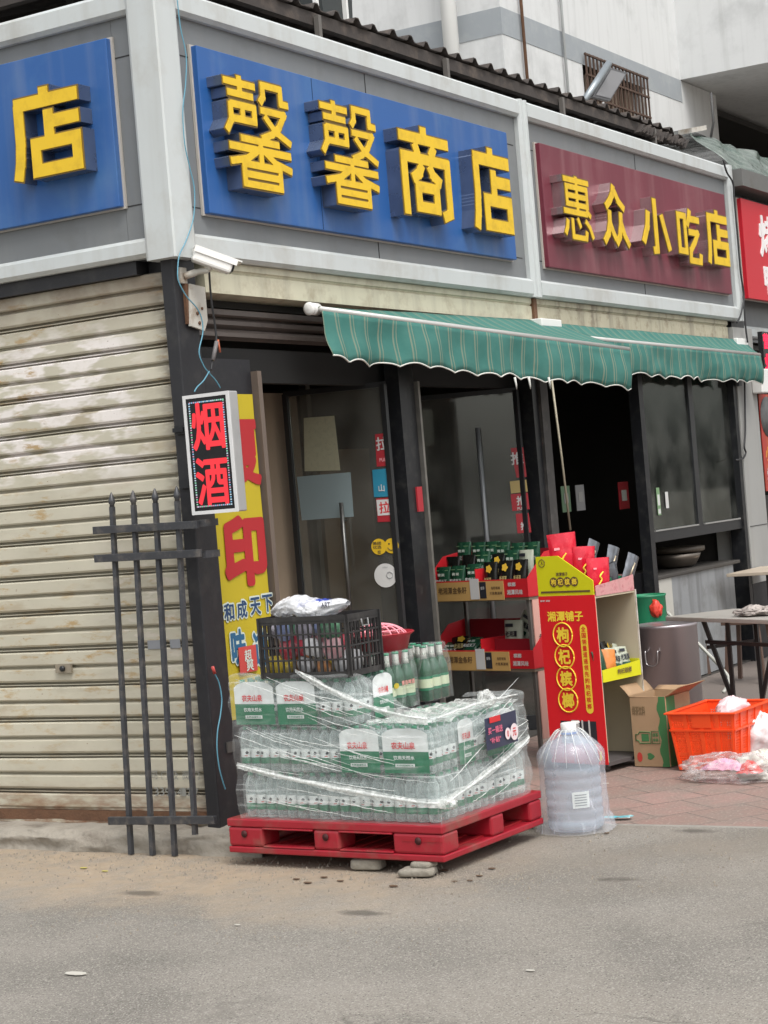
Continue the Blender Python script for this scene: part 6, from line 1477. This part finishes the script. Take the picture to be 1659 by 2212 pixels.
m_ = MB(); m_.box((cw_-.006, -.006, .05), (cw_+.003, -.0005, .94), dirtywhite); m_.build('edge_strip', t)
m_ = MB(); m_.box((-.0, -.0, .03), (cw_, cdp, .049), basem); 
for x, y in ((.04, .04), (cw_-.04, .04), (.04, cdp-.04), (cw_-.04, cdp-.04)): m_.lathe([(.018, -.01), (.018, .01)], basem, 12, M=Matrix.Translation((x, y, .018)) @ Matrix.Rotation(math.pi/2, 4, 'X'))
m_.build('base', t)
m_ = MB(); m_.box((-.008, -.004, .04), (-.0025, cdp+.002, .945), redp); pan = m_.build('side_panel', t)
def sp(s, z, o=.0095): return Vector((-o, cdp*(1-s), z))
Ry = Vector((0, -1, 0))
m_ = MB(); m_.text('湘潭铺子', sp(.46, .835), Ry, Z_, .24, .055, lemon, off=.04); m_.text('胖哥', sp(.12, .92), Ry, Z_, .07, .010, stw, off=.02)
for i, ch in enumerate('枸杞槟榔'):
    c = sp(.39, .735-.118*i); R0 = .064; m_.tube([c+Ry*(R0*math.cos(a))+Z_*(R0*math.sin(a)) for a in [2*math.pi*k/32 for k in range(33)]], .004, lemon, 6)
    m_.text(ch, c+X_*-.001, Ry, Z_, .082, .082, lemon, off=.04)
sx0, sx1 = .71, .83
c1_ = sp(.77, .765); c2_ = sp(.77, .335)
m_.add([c1_+Ry*(.024*math.cos(a))+Z_*(.024*math.sin(a)) for a in [math.pi*k/12 for k in range(13)]]+[c2_+Ry*(.024*math.cos(a))+Z_*(.024*math.sin(a)) for a in [math.pi+math.pi*k/12 for k in range(13)]], [tuple(range(26))], lemon)
for i, ch in enumerate('全国销量遥遥领先的枸杞槟榔'): m_.text(ch, sp(.77, .765-.0345*i, .011), Ry, Z_, .028, .028, redp, off=.02)
m_.add([sp(.22, .27), sp(.22, .15), sp(.86, .15), sp(.86, .27)], [(0, 1, 2, 3)], ink)
for s0, s1 in ((.42, .56), (.60, .63), (.72, .75)): m_.add([sp(s0, .275, .0105), sp(s0, .145, .0105), sp(s1, .145, .0105), sp(s1, .275, .0105)], [(0, 1, 2, 3)], stw)
m_.text('J', sp(.88, .085), Ry, Z_, .03, .05, lemon, off=.03); m_.build('print', pan)
m_ = MB(); m_.prism([(0, 0), (cdp, 0), (cdp, .075), (.15, .215), (.0, .215)], (-.006, cdp, .946), Ry, Z_, .006, yel2); o = m_.build('header', t)
m_ = MB(); h_ = lambda s, z: Vector((-.0085, cdp*(1-s), z)); m_.text('湘潭铺子', h_(.46, 1.062), Ry, Z_, .08, .02, gi, off=.03)
for i, ch in enumerate('枸杞槟榔'):
    c = h_(.30+.125*i, 1.02); m_.add([c+Ry*(.026*math.cos(a))+Z_*(.026*math.sin(a)) for a in [2*math.pi*k/24 for k in range(24)]], [tuple(range(24))], gi); m_.text(ch, c-X_*.001, Ry, Z_, .034, .034, lemon, off=.03)
c = h_(.11, 1.125); m_.tube([c+Ry*(.02*math.cos(a))+Z_*(.02*math.sin(a)) for a in [2*math.pi*k/20 for k in range(21)]], .002, gi, 5); m_.text('人', c, Ry, Z_, .02, .02, gi, off=.03)
m_.box((-.0088, .02, .962), (-.0082, cdp-.02, .972), gi); m_.build('print', o)
# trays in the cabinet
lipm = mat('lip_print', (.55, .28, .28), .5, 0, .4, 30, dirt=((.25, .03, .06), .8, 30))
def tray(z, h0, h1, m, nm):
    mb = MB(); mb.prism([(0, 0), (cw_-.02, 0), (cw_-.02, h1), (0, h0)], (.01, -.004, z), X_, Z_, .004, m); mb.box((.01, .0, z), (cw_-.01, cdp-.01, z+.004), m); mb.box((cw_-.016, 0, z+.0045), (cw_-.012, cdp*.9, z+.09), m); return mb.build(nm, t)
tray(.936, .055, .085, lipm, 'top_tray')
m_ = MB(); m_.prism([(0, 0), (cw_, .0), (cw_, .05), (.12, .04), (0, .02)], (.0, cdp*.35, 1.0), X_, Z_, .003, yel2); m_.build('tray_divider', t)
o = tray(.475, .065, .08, yel2, 'middle_tray'); m_ = MB(); m_.text('枸杞槟榔', (cw_*.55, -.0095, .518), X_, Z_, .13, .03, gi, off=.03); m_.build('print', o)
def CPn(x, y, z, rx=0, ry=0, rz=0): return CM @ Matrix.Translation((x, y, z)) @ Matrix.Rotation(rz, 4, 'Z') @ Matrix.Rotation(ry, 4, 'Y') @ Matrix.Rotation(rx, 4, 'X')
def deco_red(mb, w_, h_, th): mb.tube(catmull([(-.02, -th*.5-.002, h_*.2), (0, -th*.5-.003, h_*.35), (-.01, -th*.5-.003, h_*.45), (.015, -th*.4-.003, h_*.58)]), .005, lemon, 5); mb.box((-w_*.3, -th*.48, h_*.66), (-w_*.08, -th*.44, h_*.71), pink)
pouch(CPn(.06, .22, 1.02, 0, -.05, -.9), .155, .26, .05, prd, 'tallest glossy red pouch at the back left of the cabinet top', None, deco=deco_red, seed=90)
pouch(CPn(.11, .14, .99, 0, .05, -.7), .125, .21, .05, prd, 'middle glossy red pouch on the cabinet top behind the yellow header', None, deco=deco_red, seed=91)
pouch(CPn(.10, .04, .955, 0, .03, -.3), .155, .18, .05, prd, 'lowest glossy red pouch at the front edge of the cabinet top', None, deco=deco_red, seed=92)
for i, (x, y, z, ry, h_) in enumerate(((.22, .22, 1.02, .45, .22), (.26, .10, .985, .35, .21), (.33, .03, .965, .45, .18))):
    pouch(CPn(x, y, z, 0, ry, -.2), .085, h_, .03, psl, ('farthest', 'middle', 'nearest')[i]+' dark silvery pouch fanned out at the right of the cabinet top', None, deco=lambda mb, w_, h2, th: mb.tube([(0, -th*.5, h2*.3), (.01, -th*.45, h2*.75)], .006, mat('silver_tip', (.5, .42, .30), .3, .4, .3, 30), 5), seed=100+i)
    pouch(CPn(x-.05, y+.03, z-.01, 0, ry-.6, .1), .09, h_*.8, .03, (pg, psl, psl)[i], ('green pouch beside the farthest silvery one', 'grey pouch behind the middle silvery one', 'grey pouch behind the nearest silvery one')[i]+' on the cabinet top', None, seed=110+i)
m_ = MB(); m_.box((.02, .1, .945), (.2, .3, 1.02), green_dark); m_.v = [tuple(CM @ Vector((q[0]+.13, q[1]-.05, q[2]))) for q in m_.v]; m_.build('green_box', label='open green carton among the pouches on the cabinet top', cat='carton', bevel=.004)
for i, (x, y, z, mm, nm) in enumerate(((.08, .06, .485, prd, 'red'), (.14, .2, .49, pg, 'green'), (.2, .05, .485, pcr, 'cream'), (.28, .04, .485, pcr, 'pale'), (.20, .2, .55, psl, 'dark silver'))):
    pouch(CPn(x, y, z, -.3, random.uniform(-.2, .2), random.uniform(-.4, .4)), .105, .155+.03*(i == 4), .05, mm, nm+' pouch standing in the yellow middle tray of the cabinet', None, deco=deco_red if mm is prd else deco_cream if mm is pcr else None, seed=120+i)
for i, (x, y, z, mm, nm) in enumerate(((.05, .02, .50, MATS['pouch_green'], 'dark green'), (.17, .12, .51, prd, 'red orange'), (.25, .13, .52, pbk, 'black'), (.31, .10, .50, pcr, 'cream printed'), (.12, .03, .49, mat('pouch_orange', (.6, .2, .04), .3, 0, .3, 20), 'orange'))):
    pouch(CPn(x, y, z, -.2, random.uniform(-.3, .3), random.uniform(-.5, .5)), .10, .15, .05, mm, nm+' pouch at the back of the yellow middle tray of the cabinet', None, deco=deco_black if mm is pbk else deco_cream if mm is pcr else None, seed=140+i)
for i in range(7):
    M = RKM @ Matrix.Translation((.06+.052*i, .06+.05*(i % 3), .53+.03*(i % 2))) @ Matrix.Rotation(random.uniform(-.6, .6), 4, 'Z') @ Matrix.Rotation(-.8, 4, 'X')
    pouch(M, .115, .15, .04, (pg, pbk, psl)[i % 3], ('green', 'black', 'grey')[i % 3]+' snack pouch piled on others in the left half of the lower red tray', 'pouches piled in the lower tray (%s)' % ('green', 'black', 'grey')[i % 3], deco=(deco_green, deco_black, None)[i % 3], seed=i+200)
pouch(CPn(.07, .14, .58, -.1), .13, .24, .06, mat('pouch_brown', (.10, .04, .02), .3, 0, .4, 20), 'brown pouch hanging inside the cabinet above the middle tray', None, seed=130)

# ================================================================== CARDBOARD BOX
bc = G(1372, 1655, .006); BRZ = math.radians(-97); BW, BD, BHT = .215, .27, .375
t = thing('cardboard_box', 'open brown cardboard box with green bottle print standing before the steel drum', 'cardboard box', bc, BRZ)
m_ = MB(); th = .004
m_.box((0, 0, 0), (BW, th, BHT), card); m_.box((0, BD-th, 0), (BW, BD, BHT), card); m_.box((0, th, 0), (th, BD-th, BHT), card); m_.box((BW-th, th, 0), (BW, BD-th, BHT), card); m_.box((th, th, 0), (BW-th, BD-th, th), card); m_.build('body', t)
gcard = mat('card_green', (.045, .16, .055), .7, 0, .1, 8)
m_ = MB(); P_ = [(BW*.78+.008*math.sin(k*1.3), BHT*k/16) for k in range(17)]; m_.add([(x, -.0012, z) for x, z in P_]+[(BW-.001, -.0012, z) for x, z in P_], [(k, k+17, k+18, k+1) for k in range(16)], gcard)
m_.box((BW+.0005, .01, .0), (BW+.0012, .10, BHT), gcard)
bt = [(.02, .14), (.02, .172), (.035, .172), (.045, .185), (.11, .185), (.11, .125), (.045, .125), (.035, .14)]
m_.tube([(x+.0, -.002, z) for x, z in bt+[bt[0]]], .003, gcard, 4); m_.add([(.0+x, -.0016, z) for x, z in ((.055, .135), (.10, .135), (.10, .175), (.055, .175))], [(0, 1, 2, 3)], gcard); m_.tube([(.118, -.002, .125), (.165, -.002, .125), (.165, -.002, .19), (.118, -.002, .19), (.118, -.002, .125)], .002, gcard, 4)
m_.text('绿茶', (.14, -.002, .17), X_, Z_, .035, .022, gcard, off=.03); m_.text('绿茶', (.14, -.002, .143), X_, Z_, .035, .018, gcard, off=.03)
m_.text('绿茶饮料', (.05, -.002, .30), X_, Z_, .08, .05, mat('card_brown_print', (.18, .12, .06), .8), off=.04)
m_.add([(.035+.016*math.cos(a), -.0016, .05+.026*math.sin(a)) for a in [2*math.pi*i/24 for i in range(24)]], [tuple(range(24))], mat('card_red', (.45, .04, .03), .7)); m_.add([(.1+.02*math.cos(a)*(1+.3*math.cos(3*a)), -.0016, .055+.018*math.sin(a)) for a in [2*math.pi*i/24 for i in range(24)]], [tuple(range(24))], gcard); m_.build('print', t)
def flap(nm, p0, p1, out, L_):
    m_ = MB(); p0, p1, out = map(Vector, (p0, p1, out)); m_.grid(4, 6, lambda u, v: p0.lerp(p1, u)+out*(L_*v)+Z_*(-.012*v*v+.003*nz(u*3, v*3)), card, thick=.004); m_.build(nm, t)
flap('flap', (0, 0, BHT), (0, BD, BHT), Vector((-.55, -.1, .8)), .09); flap('flap', (BW, BD, BHT), (BW, 0, BHT), Vector((.85, .1, .6)), .11)
flap('flap', (BW, BD, BHT), (0, BD, BHT), Vector((0, .5, .25)), .12); flap('flap', (0, 0, BHT), (BW, 0, BHT), Vector((0, .25, -.02)), .10)

# ================================================================== ORANGE CRATE
oc = Vector((2.085, -1.405, .006)); ORZ = math.radians(-93); OW, OD, OH = .365, .50, .295
t = thing('plastic_crate', 'bright orange plastic crate with small vent holes holding a white bag', 'crate', oc, ORZ)
def wall(nm, c0, c1, n_):
    """tapered ventilated wall between the rim corners c0 -> c1"""
    c0, c1, n_ = map(Vector, (c0, c1, n_)); d = (c1-c0); L_ = d.length; d.normalize(); tp_ = .03
    def P(s, z, o=0.): k = (1-z/OH); return c0+d*(tp_*k+(L_-2*tp_*k)*s)+Z_*z-n_*(tp_*k)+n_*o
    mb = MB()
    def slab(s0, s1, z0, z1, o=.0, th=.004):
        a = [P(s0, z0, o), P(s1, z0, o), P(s1, z1, o), P(s0, z1, o)]; b = [p-n_*th for p in a]; mb.add(a+b, [(0, 1, 2, 3), (7, 6, 5, 4), (0, 4, 5, 1), (1, 5, 6, 2), (2, 6, 7, 3), (3, 7, 4, 0)], orange)
    npan = 4 if L_ < .45 else 5
    for i in range(npan+1):
        s = i/npan; s0 = max(0, s-.035); s1 = min(1, s+.035); slab(s0, s1, 0, OH-.0, .006, .010)
    for i in range(npan):
        a = i/npan+.035; b = (i+1)/npan-.035; nh = max(3, int((b-a)*L_/.0125)); cs = (b-a)/nh
        for z0, z1 in ((0, .03), (.075, .095), (.155, .165), (.205, .235), (.262, OH)): slab(a, b, z0, z1)
        for z0, z1 in ((.03, .075), (.095, .155), (.165, .205), (.235, .262)):
            for k in range(nh+1): slab(a+cs*k-cs*.26, a+cs*k+cs*.26, z0, z1, -.0005, .003)
            zz = z0+.011
            while zz < z1-.003: slab(a, b, zz-.0028, zz+.0028, -.0008, .0024); zz += .0125
    slab(-.005, 1.005, .206, .216, .012, .012)
    if L_ < .45: slab(.36, .66, .225, OH-.001, .009, .006)
    mb.build(nm, t)
wall('end_wall', (0, 0, 0), (OW, 0, 0), (0, -1, 0)); wall('end_wall', (OW, OD, 0), (0, OD, 0), (0, 1, 0)); wall('side_wall', (OW, 0, 0), (OW, OD, 0), (1, 0, 0)); wall('side_wall', (0, OD, 0), (0, 0, 0), (-1, 0, 0))
m_ = MB(); m_.box((.03, .03, .002), (OW-.03, OD-.03, .010), orange); m_.build('floor', t)
m_ = MB()
for a, b in (((-.018, -.018), (OW+.018, .008)), ((-.018, OD-.008), (OW+.018, OD+.018)), ((-.018, .0082), (.008, OD-.0082)), ((OW-.008, .0082), (OW+.018, OD-.0082))): m_.box((a[0], a[1], OH), (b[0], b[1], OH+.010), orange)
m_.build('rim', t, bevel=.003)
OM = Matrix.Translation(oc) @ Matrix.Rotation(ORZ, 4, 'Z')
# ================================================================== PLASTIC BAGS
wb = film('bag_white', (.80, .78, .79), .88, .3, .1, (12, 12, 12), .7, .5); pb_ = film('bag_pink', (.85, .62, .64), .9, .3, .08, (12, 12, 12), .7, .5); cb2 = film('bag_clear_pink', (.84, .76, .75), .12, .15, .5, (20, 20, 20), .9, .54)
c0 = OM @ Vector((.27, .22, .29)); blob('plastic_bag', None, c0, .14, .075, .065, pb_, 3., .22, 2.2, label='pinkish white knotted plastic bag lying on the orange crate', cat='plastic bag')
c0 = G(1652, 1645, .0); blob('plastic_bag', None, c0+Z_*.13, .11, .12, .115, wb, 8., .3, 2.4, label='full white plastic bag at the right edge beside the orange crate', cat='plastic bag', flat=.8)
c0 = G(1585, 1685, .0); o = blob('plastic_bag', None, c0+Z_*.045, .13, .24, .075, cb2, 12., .35, 2.8, label='flat clear plastic bag with pink and red contents lying on the paving', cat='plastic bag', flat=.55, nu=60, nv=34)
m_ = MB(); c1 = c0+Vector((-.03, .03, .03)); pkc = mat('pink_print', (.75, .38, .50), .5, 0, .2, 20, dirt=((.25, .06, .22), .9, 35))
m_.grid(16, 8, lambda u, v: c1+Vector((-.06+.10*v, -.13+.24*u, .035+.05*math.sin(u*3)*math.sin(v*3)+.01*nz(u*9, v*6))), pkc); m_.grid(14, 6, lambda u, v: c1+Vector((-.07+.10*v, -.20+.12*u, .02+.06*math.sin(u*3)*math.sin(v*3)+.01*nz(u*9, v*6, 3))), mat('red_wrap', (.62, .04, .03), .4)); m_.build('contents', o, world=True)
c0 = G(1650, 1680, 0); blob('plastic_bag', None, c0+Z_*.05, .10, .12, .07, film('bag_cream', (.72, .70, .62), .7, .3, .3, (30, 30, 30), 1., .5), 17., .4, 3.2, label='crumpled yellowish clear bag at the right edge below the white one', cat='plastic bag', flat=.7)
c0 = G(1332, 1768, .008); m_ = MB(); m_.grid(10, 6, lambda u, v: c0+Vector((.05*(v-.5)+.03*(u-.5), -.14*(u-.5), .006+.010*abs(nz(u*6, v*4)))), mat('wrapper_blue', (.10, .40, .46), .4, 0, .4, 25, dirt=((.7, .7, .65), .8, 30))); m_.build('wrapper', label='small torn blue and white wrapper beside the big water bottle', cat='wrapper')

# ================================================================== STEEL DRUM, GAS BOTTLE, HOSE
dc = G(1440, 1570, .012); dc.x += .12; t = thing('steel_drum', 'tall brushed steel soup drum with small handle behind the cardboard box', 'drum', dc)
stl = mat('drum_steel', (.40, .36, .37), .34, .8, .12, 3, streak=((.42, .38, .40), .6))
m_ = MB(); m_.lathe([(.185, 0), (.19, .006), (.19, .60), (.194, .606), (.194, .622), (.188, .626), (.18, .618), (.06, .622), (.0, .622)], stl, 48, caps=(True, False)); m_.build('body', t)
m_ = MB(); a = math.atan2(CAM.y-dc.y, CAM.x-dc.x)-.5
f_ = lambda da, z, o=.19: (o*math.cos(a+da), o*math.sin(a+da), z)
m_.tube(catmull([f_(-.22, .47), f_(-.2, .47, .215), f_(-.16, .40, .22), f_(0, .385, .225), f_(.16, .40, .22), f_(.2, .47, .215), f_(.22, .47)]), .006, mat('handle_steel', (.4, .38, .38), .3, .9, .1, 5), 8); m_.build('handle', t)
g0 = G(1415, 1500, .012); g0 = Vector((dc.x+.35, dc.y+.26, .012)); gg = mat('gas_green', (.015, .19, .09), .4, 0, .15, 7, dirt=((.05, .08, .05), .6, 9))
t = thing('gas_bottle', 'green gas bottle with a red regulator rising behind the steel drum', 'gas bottle', g0)
m_ = MB(); m_.lathe([(.13, 0), (.15, .03), (.16, .08), (.16, .46), (.145, .53), (.10, .58), (.05, .60), (.0, .602)], gg, 36, caps=(True, False)); m_.build('tank', t)
m_ = MB(); m_.lathe([(.115, .56), (.12, .60), (.12, .77), (.125, .775), (.125, .785), (.112, .785), (.108, .60), (.104, .56)], gg, 36, caps=(False, False)); m_.build('collar', t)
m_ = MB(); q = (CAM-g0); q.z = 0; q.normalize(); s_ = Vector((-q.y, q.x, 0)); rg_ = mat('regulator_red', (.62, .05, .03), .4)
blob('regulator', t, q*.10-s_*(-.05)+Z_*.70, .04, .04, .055, rg_, 4., .25, 2., world=False); m_.tube([q*.03+Z_*.6, q*.03+Z_*.72], .02, steel, 10); m_.tube([q*.03+Z_*.70, q*.09+Z_*.70], .014, rg_, 8); m_.build('valve', t)
hs_ = catmull([R(1428, 1320, -.35), R(1443, 1325, -.45), R(1462, 1345, -.5), R(1500, 1382, -.6), R(1535, 1418, -.7), R(1560, 1445, -.75), R(1573, 1462, -.8), R(1572, 1480, -.85), R(1563, 1495, -.9)])
m_ = MB(); m_.tube(hs_, .011, mat('hose_grey', (.42, .42, .38), .5), 8); m_.build('hose', label='pale grey gas hose hanging from the gas bottle past the table legs', cat='hose')

# ================================================================== FOLDING TABLE
TA, TB = G(1437, 1334, .72), G(1659, 1341, .72)
dv = (TB-TA).normalized(); dn = Vector((-dv.y, dv.x, 0));
if dn.x < 0: dn = -dn
t = thing('folding_table', 'grey topped folding table with dark crossed legs at the right edge', 'table', (TA.x, TA.y, .006))
tp_ = mat('table_top', (.36, .34, .31), .4, 0, .08, 4, dirt=((.26, .24, .2), .6, 5)); leg_m = mat('leg_dark', (.03, .025, .025), .45, .3)
LT = 1.0; DT = .48
m_ = MB(); cs = [TA, TA+dv*LT, TA+dv*LT+dn*DT, TA+dn*DT+dv*.03]
m_.prism([((c-TA).x, (c-TA).y) for c in cs] if (cs[1]-cs[0]).cross(cs[2]-cs[0]).z > 0 else [((c-TA).x, (c-TA).y) for c in cs[::-1]], (TA.x, TA.y, .725), X_, Y_, .024, tp_); m_.build('table_top', t, world=True, bevel=.003)
for s0, s1, o in ((.30, .46, .05), (.52, .36, .05), (.30, .46, DT-.06), (.52, .36, DT-.06)):
    m_ = MB(); a = TA+dv*s0+dn*o; b = TA+dv*s1+dn*(DT-o if False else o+(.12 if o < .2 else -.12)); m_.beam((a.x, a.y, .70), (b.x, b.y, .008), .022, .022, leg_m); m_.build('leg', t, world=True)
m_ = MB(); a = TA+dv*.32+dn*.05; b = TA+dv*.32+dn*(DT-.06); m_.beam((a.x, a.y, .55), (b.x, b.y, .55), .02, .02, leg_m); a = TA+dv*.3+dn*.06; b = TA+dv*.9+dn*.06; m_.beam((a.x, a.y, .58), (b.x, b.y, .58), .022, .02, leg_m); m_.build('cross_bar', t, world=True)
c0 = G(1640, 1326, .735); blob('cloth', None, c0+Z_*.012, .07, .12, .028, mat('cloth_rag', (.42, .37, .34), .9, 0, .25, 30, bump=.8), 6., .5, 4., label='crumpled greyish rag lying on the folding table', cat='cloth', flat=.5)
# stools and a second table deeper in
for i, (px, py, lab) in enumerate(((1625, 1470, 'dim brown wooden stool under the folding table, nearer one'), (1655, 1400, 'dim brown wooden stool at the right edge behind the table'))):
    c0 = G(px, py, .012); c0.x = min(c0.x, 6.5); t = thing('stool', lab, 'stool', c0, .3*i, 'stools by the snack shop'); br = mat('stool_brown', (.10, .06, .045), .6)
    m_ = MB(); m_.box((-.15, -.15, .42), (.15, .15, .45), br); m_.build('seat', t, bevel=.004)
    for sx__, sy__ in ((-1, -1), (-1, 1), (1, -1), (1, 1)): m_ = MB(); m_.beam((sx__*.11, sy__*.11, .42), (sx__*.14, sy__*.14, 0), .028, .028, br); m_.build('leg', t)
a = R(1622, 1237, -.25); t = thing('wall_table', 'small pale wooden shelf table at the right edge below the grey pillar', 'table', (a.x, -.45, .006))
m_ = MB(); m_.box((a.x, -.42, a.z-.025), (a.x+.8, -.05, a.z), mat('table_pale', (.45, .38, .30), .5)); m_.build('table_top', t, world=True, bevel=.003)
for x in (a.x+.05, a.x+.7): m_ = MB(); m_.box((x, -.38, .008), (x+.03, -.35, a.z-.026), leg_m); m_.build('leg', t, world=True)
# crate like dark boxes deep under the window
# ================================================================== SMALL LITTER
random.seed(21)
lw_ = mat('litter_white', (.45, .43, .38), .7); ll = mat('leaf_yellow', (.42, .36, .10), .7); lb_ = mat('leaf_brown', (.10, .06, .035), .8)
def scrap(px, py, r_, m, lab, cat_, grp=None, asp=.5):
    c = G(px, py, .004); mb = MB(); n = 9; ph = random.uniform(0, 6)
    P_ = [c+Vector((r_*asp*math.cos(a)*(1+.3*nz(a*2, px)), r_*math.sin(a)*(1+.3*nz(a*3, py)), -.002+.002*abs(nz(a, px, py)))) for a in [2*math.pi*k/n for k in range(n)]]
    mb.add(P_+[p_-Z_*.002 for p_ in P_], [tuple(range(n)), tuple(range(2*n-1, n-1, -1))]+[(k, k+n, (k+1) % n+n, (k+1) % n) for k in range(n)], m); return mb.build('litter', label=lab, cat=cat_, group=grp)
scrap(163, 2101, .045, lw_, 'white paper scrap on the asphalt at the lower left', 'scrap'); scrap(1145, 2094, .016, lw_, 'tiny white scrap on the asphalt at the lower right', 'scrap'); scrap(513, 1996, .014, lw_, 'tiny white scrap on the asphalt left of the pallet', 'scrap')
scrap(105, 1787, .014, lw_, 'small white scrap on the kerb under the cream shutter', 'scrap'); scrap(181, 1873, .02, ll, 'yellow leaf on the sandy strip left of the fence', 'leaf'); scrap(226, 1880, .018, ll, 'second yellow leaf on the sandy strip, nearer the fence', 'leaf')
scrap(1308, 1691, .02, lw_, 'small white scrap on the brick paving left of the clear bag', 'scrap'); 
for k, (px, py) in enumerate(((665, 1905), (735, 1901), (700, 1893), (982, 1902), (1035, 1890), (1015, 1900), (960, 1878), (850, 1912), (640, 1897), (1310, 1798), (1062, 1874))): scrap(px, py, random.uniform(.012, .026), lb_, 'small dry brown leaf on the dusty ground in front of the pallet', 'leaf', 'dry brown leaves in front of the pallet', .6)
t = thing('weed', 'small green weed growing at the right end of the pallet', 'plant', G(1150, 1790, .0)); wg = mat('weed_green', (.07, .13, .04), .7)
for k in range(9):
    a = k*.8; m_ = MB(); ln = random.uniform(.05, .09)
    m_.grid(4, 1, lambda u, v: (ln*u*math.cos(a)*.6+(v-.5)*.012*math.sin(math.pi*(u*.9+.05))*-math.sin(a), ln*u*math.sin(a)*.6+(v-.5)*.012*math.sin(math.pi*(u*.9+.05))*math.cos(a), ln*(u-.35*u*u)), wg, thick=.0006); m_.build('leaf', t)
